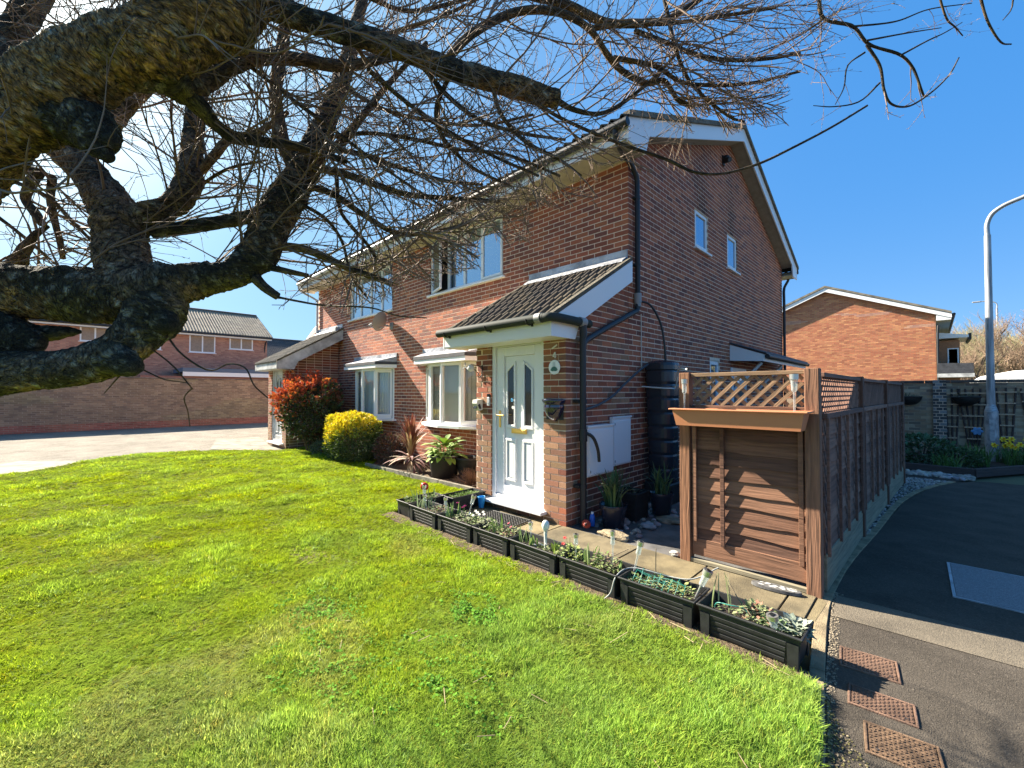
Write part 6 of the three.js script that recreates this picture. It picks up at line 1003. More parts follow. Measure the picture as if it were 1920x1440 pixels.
  const wn = windowUnit(bay, { w: 0.4, h: 1.1, lites: [1], fr: 0.05 }); wn.position.set(bx - 0.44, 2.7, bz1 + 0.03);
  part('canopy', [extrudeXY([[b + 0.02, 3.0], [bx + 0.4, 2.96], [bx + 0.4, 2.5], [b + 0.02, 2.5]], z - 0.95, z + 0.35)], M.leadDark, bay);
  part('canopy_board', between(b + 0.02, bx + 0.42, 2.3, 2.48, z - 0.95, z + 0.4), M.whiteOld, bay);
}
{ // white van roof showing over the wall
  const t = thing('white_van', 'white van whose rounded roof shows above the garden wall', 'van', [2.75, 0, -18.6], -0.1);
  const prof = [[-2.35, 0.5], [-2.35, 1.2], [-2.05, 1.75], [-1.7, 2.02], [-1.1, 2.16], [0, 2.22], [2.2, 2.2], [2.35, 2.05], [2.4, 0.5]];
  part('body', extrudeXY(prof.slice().reverse().map(([x, y]) => [x, y]), -0.92, 0.92, [], 0.06), mat([0.72, 0.72, 0.7], { roughness: 0.25, phys: true, clearcoat: 0.8 }), t);
  part('windscreen', [rbox(0.02, 0.75, 1.5, 0.005).rotateZ(-0.55).translate(-1.98, 1.68, 0)], M.darkGlass, t);
  for (const x of [-1.5, 1.5]) for (const s of [-1, 1]) part('wheel', new THREE.CylinderGeometry(0.34, 0.34, 0.2, 24).rotateX(Math.PI / 2).translate(x, 0.34, s * 0.84), M.blackMatt, t);
  part('bumper', rbox(0.1, 0.3, 1.84, 0.04, -2.38, 0.5, 0), M.blackMatt, t);
}
{ // far street lamp above the trees
  const t = thing('street_lamp', 'thin far street lamp rising above the bare trees', 'street lamp', [5.4, 0, -74]);
  part('column', cyl(0.12, 0.07, [0, 0, 0], [0, 11.2, 0], 8), M.galv, t); part('arm', tube([[0, 11.1, 0], [-0.05, 11.8, 0], [-0.5, 12.1, 0], [-1.4, 12.2, 0]], 0.06, 6, 20), M.galv, t); part('lantern', rbox(0.7, 0.14, 0.25, 0.05, -1.6, 12.18, 0), M.grey, t);
}
// bare trees beyond: one grown and its copies
function bareTree(label, seed, h, pos, col) {
  const t = thing('bare_tree', label, 'tree', pos, 0, 'bare trees beyond the garden wall'), r = rng(seed), trunkG = [], tw = [];
  const grow = (p, d, len, rad, lvl) => {
    const n = 4, pts = [p.clone()]; let q = p.clone(), dd = d.clone();
    for (let i = 0; i < n; i++) { dd.add(V(rr(r, -0.25, 0.25), rr(r, -0.05, 0.22), rr(r, -0.25, 0.25))).normalize(); q = q.clone().addScaledVector(dd, len / n); pts.push(q); if (lvl < 4) { const k = lvl < 2 ? 3 : 2; for (let j = 0; j < k; j++) if (r() < 0.8) grow(q, dd.clone().add(V(rr(r, -0.9, 0.9), rr(r, -0.1, 0.6), rr(r, -0.9, 0.9))).normalize(), len * rr(r, 0.45, 0.7), rad * 0.5, lvl + 1); } }
    for (let i = 0; i < n; i++) (lvl < 2 ? trunkG : tw).push(cyl(rad * (1 - i / n * 0.6), rad * (1 - (i + 1) / n * 0.6), pts[i], pts[i + 1], lvl < 2 ? 6 : 3));
  };
  grow(V(0, 0, 0), V(0, 1, 0), h * 0.45, h * 0.014, 0);
  part('trunk', trunkG, mat([0.16, 0.12, 0.085], { roughness: 1 }), t); part('crown', tw.slice(0, 26000), mat(col, { roughness: 1 }), t);
  return t;
}
{
  const A = bareTree('bare brown winter tree in the wood beyond the wall', 5, 8, [2.2, 0, -48], [0.27, 0.19, 0.13]), B = bareTree('bare pale olive winter tree at the edge of the wood beyond the wall', 8, 9, [1.1, 0, -56], [0.27, 0.24, 0.13]), r = rng(12);
  A.userData.label = 'bare brown twiggy tree in the wood behind the garden wall'; B.userData.label = 'bare olive tinted twiggy tree in the wood behind the garden wall';
  for (let i = 0; i < 22; i++) { const s = i % 3 === 0 ? B : A, c = s.clone(); c.name = numbered('bare_tree'); c.position.set(rr(r, 0.6, 22) , -0.3, rr(r, -84, -46)); c.rotation.y = r() * 6.28; const k = rr(r, 0.8, 1.25); c.scale.set(k * 1.3, k, k * 1.3); scene.add(c); }
}
// ------------------------------------------------------------------ left-hand background
{ // long garden wall across the court
  const t = thing('garden_wall', 'long brick wall across the parking court with a red plinth', 'wall', [0, 0, 0]), list = [], x = -24.5, pal = [[0.34, 0.22, 0.14], [0.3, 0.19, 0.125], [0.37, 0.25, 0.16], [0.26, 0.17, 0.12]];
  const topY = (z) => (z > -0.3 ? 2.02 : 2.16);
  part('mortar', [between(x - 0.22, x - 0.006, 0, 2.0, -0.3, 16), between(x - 0.22, x - 0.006, 0, 2.14, -16, -0.302)], mat([0.4, 0.31, 0.22], { map: [T.blot, 1] }), t);
  layBricks({ o: V(x, 0, 0), u: V(0, 0, -1), n: V(1, 0, 0), rows: 29, out: list, color: (u, y, r) => pick(y < 0.3 ? [[0.42, 0.14, 0.1], [0.36, 0.12, 0.085]] : pal, r).map((q, i) => q * (1 + 0.25 * noise(u * 0.6, y * 1.1)) * (i === 1 && noise(u * 0.35 + 4, y) > 0.25 ? 1.12 : 1)), spans: (y) => (y < 2.0 ? [[-11, 12]] : [[0.3, 12]]) });
  instances('brickwork', unitBox, M.brick, list.map(toRec), t);
  each('coping', [rbetween(x - 0.24, x + 0.025, 2.01, 2.07, -0.28, 16, 0.008), rbetween(x - 0.24, x + 0.025, 2.17, 2.23, -16, -0.3, 0.008)], mat([0.2, 0.14, 0.11], { map: [T.blot, 1] }), t);
}
function farHouse(label, { x, z0, z1, eave, pitch, depth, wins, pal, tiles }) {
  const t = thing('brick_house', label, 'house', [0, 0, 0]), list = [], xr = x - depth / 2, ry = eave + pitch * depth / 2;
  part('mortar', [between(x - depth, x - 0.006, 0, eave, z1, z0)], mat([0.4, 0.3, 0.22], { map: [T.grain, 1] }), t);
  part('gable', extrudeXY([[x - depth, eave + 0.002], [x - 0.01, eave + 0.002], [xr, ry - 0.05]], z1, z0), mat([0.27, 0.12, 0.085], { map: [T.grain, 1] }), t);
  layBricks({ o: V(x, 0, 0), u: V(0, 0, -1), n: V(1, 0, 0), rows: Math.floor(eave / 0.075), out: list, color: (u, y, r) => pick(pal, r), spans: (y) => { let s = [[-z0, -z1]]; for (const [a, b, c, d] of wins) if (y > c && y < d) s = cut(s, -a, -b); return s; } });
  instances('brickwork', unitBox, M.brick, list.filter((q) => q.p.y > 1.6).map(toRec), t);
  for (const [a, b, c, d, n] of wins) { const w = windowUnit(t, { w: a - b, h: d - c, lites: Array(n).fill(1 / n), fr: 0.07 }); w.position.set(x + 0.02, c, a); w.rotation.y = Math.PI / 2; }
  const dn = V(1, -pitch, 0).normalize(), L = (depth / 2 + 0.45) * Math.hypot(1, pitch), W = z0 - z1 + 0.5;
  part('roof_deck', extrudeXY([[x + 0.4, eave - pitch * 0.4 - 0.05], [x + 0.4, eave - pitch * 0.4], [xr, ry], [x - depth - 0.4, eave - pitch * 0.4], [x - depth - 0.4, eave - pitch * 0.4 - 0.05], [xr, ry - 0.05]].reverse(), z1 - 0.24, z0 + 0.24), mat([0.1, 0.09, 0.08]), t);
  tileRoof({ eave: V(x + 0.45, eave - pitch * 0.45 + 0.01, z0 + 0.25), u: V(0, 0, -1), down: dn, width: W, length: L, cols: Math.round(W / 0.33), rows: Math.round(L / 0.33), parent: t, colors: tiles, r: rng(83) });
  part('fascia', between(x + 0.36, x + 0.4, eave - pitch * 0.4 - 0.24, eave - pitch * 0.4 - 0.06, z1 - 0.2, z0 + 0.2), M.white, t);
  part('soffit', between(x, x + 0.36, eave - pitch * 0.4 - 0.24, eave - pitch * 0.4 - 0.22, z1, z0), M.whiteOld, t);
  part('gutter', [cyl(0.06, 0.06, [x + 0.47, eave - pitch * 0.4 - 0.1, z1 - 0.2], [x + 0.47, eave - pitch * 0.4 - 0.1, z0 + 0.2], 8), tube([[x + 0.4, eave - 0.5, z1 + 0.15], [x + 0.06, eave - 0.8, z1 + 0.15], [x + 0.06, 0, z1 + 0.15]], 0.045, 6, 20)], M.black, t);
  part('ridge_tiles', cyl(0.11, 0.11, [xr, ry + 0.03, z1 - 0.2], [xr, ry + 0.03, z0 + 0.2], 10), M.tile.clone(), t).material.color.setRGB(0.12, 0.1, 0.09);
  return t;
}
const farPal = [[0.6, 0.28, 0.19], [0.55, 0.25, 0.17], [0.64, 0.32, 0.21], [0.5, 0.22, 0.155]];
farHouse('long red brick house with grey tiled roof behind the parking court wall', { x: -34, z0: 12, z1: -9.3, eave: 5.68, pitch: 0.5, depth: 7.2, pal: farPal, tiles: [[0.32, 0.25, 0.17], [0.27, 0.21, 0.145], [0.36, 0.29, 0.2]], wins: [[0.15, -1.1, 4.45, 5.42, 2], [-2.2, -3.4, 4.2, 5.4, 2], [-4.8, -6.2, 4.15, 5.42, 2], [-7.0, -8.4, 4.5, 5.45, 2], [4, 2.6, 4.2, 5.4, 2]] });
farHouse('dark roofed brick house partly hidden behind the long red brick house', { x: -41, z0: -10.4, z1: -20, eave: 4.4, pitch: 0.62, depth: 7, pal: farPal, tiles: [[0.12, 0.1, 0.09], [0.1, 0.085, 0.08]], wins: [] });
{ // garages with pale doors under a flat roof in front of the far house
  const t = thing('garage', 'row of white garage doors under a flat grey roof behind the wall', 'garage', [0, 0, 0]);
  part('wall', between(-33.9, -30.6, 0, 2.5, -9.6, -2.2), mat([0.26, 0.11, 0.08]), t); part('roof', between(-33.9, -30.3, 2.75, 2.98, -9.9, -4.0), mat([0.12, 0.15, 0.2]), t); part('fascia', between(-30.32, -30.27, 2.5, 2.74, -9.9, -4.0), M.white, t);
  for (let i = 0; i < 5; i++) part('door', rbetween(-30.58, -30.5, 0.02, 2.3, -9.4 + i * 1.45, -8.15 + i * 1.45, 0.02), M.white, t); 
}
{ // gable of the next house in the row
  const t = thing('brick_house', 'sliver of the next brick house with white verge behind the far porch', 'house', [0, 0, 0]);
  part('wall', [between(-22.5, -22, 0, 3.9, -9.2, -7.7), extrudeZY([[-7.7, 3.9], [-9.2, 3.9], [-9.2, 6.2]], -22.5, -22)], mat([0.28, 0.12, 0.08], { map: [T.grain, 1] }), t);
  part('bargeboard', extrudeZY([[-7.55, 3.6], [-7.55, 3.85], [-9.2, 6.45], [-9.2, 6.15]], -21.98, -21.9), M.white, t); part('door', rbetween(-22, -21.96, 0.02, 2.1, -9.1, -8.2), M.white, t);
}
{ // white car whose nose shows behind the far porch
  const t = thing('white_car', 'white car mostly hidden behind the corner of the far porch', 'car', [-19.5, 0, -7.3], 0.1); const pr = [[-2, 0.25], [-2.1, 0.6], [-1.9, 0.85], [-1.1, 0.95], [-0.5, 1.38], [0.9, 1.42], [1.6, 1.0], [2.05, 0.9], [2.1, 0.3]];
  part('body', extrudeXY(pr.slice().reverse(), -0.82, 0.82, [], 0.07), mat([0.74, 0.74, 0.75], { roughness: 0.2, phys: true, clearcoat: 1 }), t); part('window', [rbox(0.02, 0.5, 1.3, 0.004).rotateZ(-0.9).translate(-0.83, 1.17, 0), extrudeXY([[1.3, 1.02], [0.8, 1.36], [-0.45, 1.33], [-0.95, 1.0]], 0.824, 0.83)], M.darkGlass, t);
  for (const x of [-1.3, 1.35]) for (const s of [-1, 1]) { const w = part('wheel', new THREE.CylinderGeometry(0.31, 0.31, 0.2, 24).rotateX(Math.PI / 2).translate(x, 0.31, s * 0.76), M.blackMatt, t); part('rim', new THREE.CylinderGeometry(0.19, 0.19, 0.21, 16).rotateX(Math.PI / 2).translate(x, 0.31, s * 0.765), M.steel, w); } each('headlight', [-0.6, 0.6].map((z) => ball(0.1, -2.02, 0.68, z)), M.clear, t);
}

// ------------------------------------------------------------------ the big bare tree over the lawn
{
  const tree = thing('bare_tree', 'gnarled mossy bare tree whose low limbs and twigs hang over the lawn', 'tree', [0, 0, 0]);
  const bark = mat([1, 1, 1], { vertexColors: true, roughness: 1, map: [T.bark, 2, 2.6], bump: [T.bark, 2, 0.05, 2.6] });
  const r = rng(301);
  function limbCurve(list) {
    const pts = list.map(([u, v, d]) => at(u, v, d)), rad = list.map(([, , d, p]) => p * d / FOCAL);
    return curveOf(pts, rad);
  }
  function curveOf(pts, rad) {
    const c = new THREE.CatmullRomCurve3(pts, false, 'centripetal'), n = pts.length - 1;
    const radAt = (t) => { const x = t * n, i = Math.min(n - 1, Math.floor(x)), f = x - i, s = f * f * (3 - 2 * f); return mix(rad[i], rad[i + 1], s) * 0.86; };
    return { c, radAt, n };
  }
  function limbGeo({ c, radAt, n }, { lump = 1, seg = 20, moss = 0.5, warm = 0.4, endCap = true, fine = 0.03 }) {
    const L = c.getLength(), steps = Math.max(6, Math.ceil(L / fine)), pos = [], col = [], uv = [], idx = [], fr = c.computeFrenetFrames(steps, false);
    for (let i = 0; i <= steps; i++) {
      const t = i / steps, p = c.getPoint(t), R = radAt(t), N = fr.normals[i], B = fr.binormals[i];
      for (let k = 0; k <= seg; k++) {
        const a = k / seg * Math.PI * 2, dir = N.clone().multiplyScalar(Math.cos(a)).addScaledVector(B, Math.sin(a)), q = p.clone().addScaledVector(dir, R), f = 1 / (R + 0.05);
        const w = 1 + lump * (0.12 * noise(q.x * f * 0.55, q.y * f * 0.55, q.z * f * 0.55) + 0.10 * noise(q.x * f * 1.7, q.y * f * 1.7, q.z * f * 1.7) + 0.05 * noise(q.x * 30, q.y * 30, q.z * 30) + (R > 0.06 ? 0.035 * noise(q.x * 70, q.y * 70, q.z * 70) + 0.09 * (0.4 - Math.abs(noise(Math.cos(a) * R * 34, Math.sin(a) * R * 34 + 5, t * L * 8))) + 0.05 * (0.4 - Math.abs(noise(q.x * 26, q.y * 26, q.z * 26))) : 0));
        q.copy(p).addScaledVector(dir, R * w); pos.push(q.x, q.y, q.z); uv.push(k / seg * Math.max(1, Math.round(R * 7)), t * L);
        const m = sstep(-0.18, 0.22, fbm(q.x * 2.4, q.y * 2.4, q.z * 2.4, 4) + (moss - 0.5) * 0.9 + 0.1 * dir.y), o = sstep(-0.1, 0.25, fbm(q.x * 3 + 7, q.y * 3, q.z * 3, 3) + (warm - 0.5) - 0.25 * dir.y), li = Math.max(sstep(0.34, 0.44, noise(q.x * 13, q.y * 13, q.z * 13)), sstep(0.36, 0.46, noise(q.x * 42, q.y * 42, q.z * 42)));
        let cc = [0.34, 0.26, 0.17]; cc = cc.map((x, j) => mix(x, [0.66, 0.4, 0.14][j], o * 0.85)); cc = cc.map((x, j) => mix(x, [0.05, 0.058, 0.03][j], m * 0.9)); cc = cc.map((x, j) => mix(x, [0.6, 0.6, 0.47][j], li * 0.6 * (R > 0.05 ? 1 : 0.4)));
        const y = sstep(0.15, 0.4, noise(q.x * 4 + 3, q.y * 4, q.z * 4)) * sstep(0.1, -0.7, dir.y); cc = cc.map((x, j) => mix(x, [0.34, 0.28, 0.05][j], y * 0.7));
        const sh = clamp(0.85 + 0.7 * noise(q.x * 22, q.y * 22, q.z * 22) + 0.6 * noise(q.x * 55, q.y * 55, q.z * 55), 0.15, 1.8); col.push(...cc.map((x) => x * sh));
      }
    }
    const w = seg + 1;
    for (let i = 0; i < steps; i++) for (let k = 0; k < seg; k++) { const a = i * w + k, b = a + 1, d = a + w, e = d + 1; idx.push(a, b, d, b, e, d); }
    for (const end of endCap ? [0, steps] : []) { const m = pos.length / 3, p = c.getPoint(end / steps), tg = c.getTangent(end / steps).multiplyScalar((end ? 1 : -1) * radAt(end / steps) * 0.45); pos.push(p.x + tg.x, p.y + tg.y, p.z + tg.z); col.push(0.1, 0.08, 0.055); uv.push(0.5, 0.5); for (let k = 0; k < seg; k++) { const a = end * w + k; end ? idx.push(a, a + 1, m) : idx.push(a + 1, a, m); } }
    const g = new THREE.BufferGeometry(); g.setAttribute('position', new THREE.Float32BufferAttribute(pos, 3)); g.setAttribute('color', new THREE.Float32BufferAttribute(col, 3)); g.setAttribute('uv', new THREE.Float32BufferAttribute(uv, 2)); g.setIndex(idx); g.computeVertexNormals();
    const nn = g.attributes.normal; for (let i = 0; i <= steps; i++) { const a = i * w, b = a + seg; nn.setXYZ(b, nn.getX(a), nn.getY(a), nn.getZ(a)); }
    return g;
  }
  const seeds = []; // [curve, weight] where twigs start
  const limb = (list, o = {}) => { const k = limbCurve(list); part(o.name || 'limb', limbGeo(k, { seg: 22, ...o }), bark, tree); if (o.twigs !== 0) seeds.push([k, o.twigs ?? 1]); return k; };
  // trunk, rooted on the lawn out of the frame to the left
  { const k = curveOf([V(-5.0, -0.15, 2.1), V(-4.95, 0.5, 2.0), V(-4.9, 1.1, 1.85), V(-4.85, 1.65, 1.65), V(-4.6, 2.1, 1.3)], [0.55, 0.42, 0.38, 0.38, 0.3]); part('trunk', limbGeo(k, { seg: 36, moss: 0.6 }), bark, tree); }
  { const k = curveOf([V(-4.85, 1.55, 1.7), V(-4.75, 2.3, 1.75), V(-4.6, 3.2, 1.9), V(-4.6, 4.2, 2.1), V(-4.9, 5.2, 2.6)], [0.26, 0.2, 0.15, 0.1, 0.05]); part('limb', limbGeo(k, { seg: 24 }), bark, tree); }
  limb([[-420, 560, 2.75, 100], [-180, 420, 2.55, 85], [-20, 262, 2.42, 66], [55, 208, 2.38, 69], [130, 150, 2.35, 68], [210, 105, 2.35, 66], [300, 78, 2.36, 72], [385, 45, 2.38, 72], [450, 0, 2.42, 55], [500, -60, 2.5, 38], [560, -160, 2.62, 28], [640, -330, 2.9, 18], [760, -620, 3.4, 8]], { seg: 90, moss: 0.2, warm: 0.95, lump: 1.0, fine: 0.011, twigs: 0.25 });
  limb([[440, 30, 2.45, 40], [480, 6, 2.5, 27], [530, 22, 2.56, 24], [600, 45, 2.65, 23], [680, 70, 2.78, 22], [760, 96, 2.92, 21], [840, 128, 3.08, 22], [920, 150, 3.22, 21], [985, 170, 3.34, 22], [1045, 186, 3.44, 19]], { seg: 26, moss: 0.45, warm: 0.5, fine: 0.02, twigs: 1.6 });
  limb([[120, 215, 2.4, 60], [165, 232, 2.38, 48], [190, 256, 2.36, 34], [214, 266, 2.34, 15]], { seg: 40, moss: 0.9, warm: 0.1, fine: 0.012, twigs: 0, lump: 1.6 });
  limb([[150, 235, 2.38, 40], [185, 272, 2.36, 26], [204, 298, 2.36, 13]], { seg: 28, moss: 0.95, warm: 0.1, fine: 0.014, twigs: 0, lump: 1.6 });
  limb([[260, 128, 2.42, 46], [320, 158, 2.5, 28], [375, 200, 2.62, 19], [425, 250, 2.78, 14], [480, 264, 2.9, 11], [560, 276, 3.05, 9], [650, 302, 3.2, 6]], { moss: 0.7, warm: 0.25 });
  limb([[320, 140, 2.45, 40], [352, 158, 2.55, 26], [392, 150, 2.65, 20], [440, 122, 2.75, 17], [500, 107, 2.86, 15], [565, 112, 3.0, 13], [640, 124, 3.1, 12], [720, 110, 3.2, 9], [800, 90, 3.3, 6]], { moss: 0.5 });
  limb([[-420, 660, 2.85, 95], [-180, 590, 2.82, 76], [-20, 548, 2.86, 62], [90, 552, 2.9, 57], [190, 556, 2.95, 58], [280, 545, 3.0, 56], [340, 532, 3.05, 42], [395, 522, 3.1, 34], [446, 510, 3.15, 34], [484, 478, 3.2, 38], [505, 432, 3.27, 37], [532, 382, 3.34, 36], [562, 330, 3.42, 33], [592, 272, 3.5, 27], [617, 212, 3.6, 21], [642, 150, 3.7, 17], [657, 90, 3.8, 15], [672, 30, 3.9, 13], [690, -40, 4, 10], [730, -160, 4.2, 7], [800, -320, 4.4, 4]], { seg: 64, moss: 0.6, warm: 0.5, fine: 0.013, twigs: 1.3 });
  limb([[-240, 620, 2.9, 72], [-120, 672, 2.82, 66], [-20, 698, 2.75, 52], [70, 697, 2.76, 42], [150, 685, 2.8, 41], [205, 668, 2.85, 42], [250, 630, 2.92, 48], [290, 585, 2.98, 54], [310, 552, 3.02, 50]], { seg: 64, moss: 0.66, warm: 0.45, fine: 0.012, twigs: 0.3 });
  limb([[-200, 655, 2.8, 85], [-60, 630, 2.8, 70], [10, 630, 2.8, 52], [50, 640, 2.8, 34], [78, 648, 2.82, 18]], { seg: 36, moss: 0.75, fine: 0.016, twigs: 0 });
  limb([[40, 625, 2.9, 24], [85, 626, 2.92, 18], [128, 622, 2.94, 12], [150, 622, 2.95, 5]], { moss: 1, warm: 0, fine: 0.016, twigs: 0 });
  limb([[280, 590, 2.96, 44], [308, 604, 2.92, 28], [326, 612, 2.9, 14]], { moss: 0.9, warm: 0.1, fine: 0.016, twigs: 0 });
  limb([[215, 670, 2.82, 40], [240, 684, 2.79, 27], [258, 688, 2.77, 14]], { moss: 0.75, warm: 0.4, fine: 0.016, twigs: 0 });
  limb([[238, 560, 2.98, 60], [232, 500, 3.03, 49], [226, 450, 3.08, 46], [216, 400, 3.13, 44], [186, 350, 3.18, 35], [150, 310, 3.2, 33], [105, 265, 3.2, 31], [60, 225, 3.15, 28]], { seg: 52, moss: 0.35, warm: 0.4, fine: 0.013, twigs: 0.6 });
  limb([[232, 430, 3.1, 40], [280, 402, 3.15, 33], [322, 386, 3.2, 29], [350, 352, 3.26, 27], [358, 300, 3.34, 22], [364, 240, 3.42, 19], [371, 180, 3.5, 17], [380, 110, 3.6, 14], [386, 30, 3.7, 12], [390, -50, 3.8, 9], [420, -200, 4, 6], [480, -380, 4.2, 3]], { seg: 28, moss: 0.5, warm: 0.35, fine: 0.02 });
  limb([[285, 435, 3.15, 15], [350, 426, 3.2, 14], [420, 415, 3.26, 14], [495, 402, 3.3, 16]], { moss: 0.6 });
  limb([[565, 330, 3.42, 17], [536, 282, 3.4, 15], [521, 220, 3.4, 14], [517, 170, 3.42, 13], [525, 110, 3.46, 13], [536, 45, 3.5, 12], [545, -40, 3.6, 9]], { moss: 0.55 });
  limb([[220, -560, 4.2, 8], [150, -320, 3.9, 17], [105, -140, 3.6, 25], [70, -40, 3.4, 30], [46, 28, 3.3, 26], [18, 76, 3.2, 24], [8, 130, 3.1, 21], [24, 190, 2.9, 26], [40, 230, 2.7, 30]], { seg: 26, moss: 0.5, fine: 0.02 });
  limb([[70, 320, 3.3, 13], [55, 350, 3.35, 10], [48, 374, 3.4, 9], [66, 400, 3.4, 9], [80, 420, 3.4, 8]], { moss: 0.6, name: 'branch' });
  limb([[98, 330, 3.4, 8], [95, 370, 3.4, 7], [100, 405, 3.42, 7], [112, 450, 3.45, 6], [118, 485, 3.45, 5]], { moss: 0.6, name: 'branch' });
  limb([[205, 240, 3.7, 17], [243, 195, 3.7, 15], [280, 152, 3.7, 15], [330, 60, 3.75, 13], [370, -30, 3.8, 10]], { moss: 0.4, name: 'branch' });
  limb([[30, 500, 3.2, 18], [45, 470, 3.2, 12], [66, 440, 3.2, 7], [90, 424, 3.2, 4]], { moss: 0.6, name: 'branch' });
  limb([[348, 350, 3.3, 10], [395, 300, 3.35, 9], [430, 262, 3.4, 9], [480, 250, 3.45, 7], [540, 210, 3.5, 5]], { moss: 0.3, warm: 0.8, name: 'branch' });
  const B = (list, w = 1) => limb(list.map(([u, v, d, p], i) => [u, v, d, p * (p > 5 ? 0.78 : 0.9)]), { seg: 9, moss: 0.35, warm: 0.45, lump: 0.5, name: 'branch', twigs: w, fine: 0.04 });
  const path = (d0, d1, r0, r1, ...uv) => uv.map(([u, v], i) => { const t = i / (uv.length - 1); return [u, v, mix(d0, d1, t), mix(r0, r1, t)]; });
  B(path(3.05, 3.9, 13, 6, [830, 125], [870, 76], [920, 42], [980, 20], [1050, 24], [1105, 55], [1140, 105], [1165, 132], [1205, 154], [1222, 156], [1246, 152], [1270, 186], [1302, 200]), 1.1);
  B(path(3.6, 3.9, 7, 3, [1150, 108], [1230, 125], [1270, 150], [1300, 158], [1400, 157], [1500, 134]), 0.9);
  B(path(3.5, 3.8, 8, 2.5, [1100, 54], [1200, 42], [1240, 45], [1380, 26], [1455, 15]), 0.8);
  B(path(3.6, 3.8, 7, 3, [1190, 58], [1250, 80], [1300, 100], [1360, 112], [1440, 110], [1500, 100]), 0.8);
  B(path(3.6, 3.9, 6, 2.5, [1240, -30], [1265, 85], [1282, 132], [1300, 162], [1370, 220], [1395, 228]), 0.8);
  B(path(3.4, 3.8, 14, 7, [960, -20], [1060, 8], [1130, 40], [1180, 45], [1250, 36], [1340, -20]), 1.2);
  B(path(3.6, 3.8, 4.6, 2.2, [1538, -40], [1542, 32], [1600, 50], [1628, 82], [1690, 104], [1712, 128], [1728, 170], [1732, 180]), 0.25);
  B(path(3.65, 3.8, 3.4, 1.4, [1625, 84], [1650, 124], [1658, 170], [1670, 194], [1700, 200], [1740, 178], [1780, 140], [1798, 108]), 0.25);
  B(path(3.65, 3.8, 2.2, 0.9, [1595, 50], [1680, 40], [1740, 18], [1822, 6]), 0.2); B(path(3.65, 3.8, 2.2, 0.9, [1690, 103], [1740, 76], [1770, 62], [1804, 42]), 0.2);
  B(path(3.65, 3.8, 2.2, 0.9, [1625, 76], [1700, 62], [1765, 52]), 0.2); B(path(3.6, 3.8, 2.5, 1, [1545, 35], [1500, 66], [1440, 92], [1400, 106]), 0.5);
  B(path(3.65, 3.8, 2.2, 0.9, [1650, 155], [1612, 190], [1562, 200], [1525, 198]), 0.2); B(path(3.65, 3.8, 2.2, 0.9, [1622, 98], [1590, 122], [1582, 165], [1566, 196]), 0.2);
  B(path(3.6, 3.8, 2.6, 1.2, [1755, -30], [1775, 35], [1790, 50], [1805, 67]), 0.15); B(path(3.5, 3.6, 3, 1.5, [1832, -30], [1852, 40], [1878, 80], [1896, 83]), 0.1); B(path(3.5, 3.6, 2, 1, [1900, -30], [1896, 18], [1880, 38]), 0.1);
  B(path(3.3, 3.6, 4.5, 2.4, [985, 178], [1040, 215], [1110, 248], [1180, 275], [1252, 300], [1300, 322], [1350, 326], [1420, 308], [1490, 275], [1560, 238], [1626, 198]), 0.12);
  B(path(3.4, 3.7, 9, 3, [1040, 186], [1075, 205], [1130, 212], [1210, 160], [1270, 100]), 1);
  B(path(3.4, 3.5, 12, 4, [575, 312], [640, 325], [700, 345], [760, 364], [830, 371], [890, 374], [936, 378]), 1.4);
  B(path(3.4, 3.55, 10, 4, [560, 345], [620, 362], [680, 402], [735, 434], [765, 440], [805, 435], [860, 424], [905, 402]), 1.4);
  B(path(3.25, 3.5, 13, 7, [510, 462], [560, 465], [600, 478], [660, 506], [700, 519], [735, 534]), 1.6);
  B(path(3.45, 3.6, 6, 3, [630, 320], [638, 395], [655, 420], [690, 460], [706, 486], [722, 502]), 1.2);
  B(path(3.15, 3.2, 16, 11, [478, 520], [495, 538], [521, 556]), 0); B(path(3.18, 3.4, 3, 1.3, [515, 556], [560, 565], [602, 572], [650, 574], [700, 578], [745, 592], [800, 596]), 0.5);
  B(path(3.2, 3.3, 10, 6, [500, 500], [545, 510], [578, 517]), 0);
  B(path(3.4, 3.7, 12, 5, [580, 300], [640, 268], [682, 215], [722, 165], [772, 110], [800, 80]), 1); B(path(3.4, 3.6, 8, 3.5, [585, 275], [680, 290], [760, 318], [840, 340], [905, 346]), 1.2);
  B(path(2.8, 3.4, 6, 2.5, [425, 90], [540, 180], [620, 240], [700, 300], [765, 346], [850, 400]), 0.7); B(path(2.9, 3.4, 7, 3, [690, 130], [760, 190], [830, 240], [920, 290], [1010, 330]), 1.1);
  B(path(3.1, 3.5, 7, 3, [850, 128], [818, 205], [826, 250], [880, 310], [960, 350]), 1); B(path(3.2, 3.5, 7, 3, [920, 150], [940, 215], [985, 265], [1050, 300], [1090, 330]), 1); B(path(3.0, 3.5, 8, 3, [770, 95], [840, 180], [900, 225], [980, 250], [1060, 262]), 1.1);
  B(path(3.4, 3.5, 6, 3, [600, 260], [690, 250], [780, 262], [860, 280], [950, 290], [1050, 330]), 1.2); B(path(3.5, 3.7, 6, 3, [640, 160], [720, 205], [800, 225], [900, 235], [1000, 215]), 1.2); B(path(3.6, 3.7, 6, 3, [655, 100], [740, 60], [830, 30], [930, -20]), 1.2);
  B(path(3.5, 3.8, 7, 3, [680, -10], [760, 20], [850, 5], [960, -30]), 1); B(path(3.35, 3.6, 5, 2.5, [540, 370], [610, 410], [640, 450], [660, 520], [690, 560]), 1);
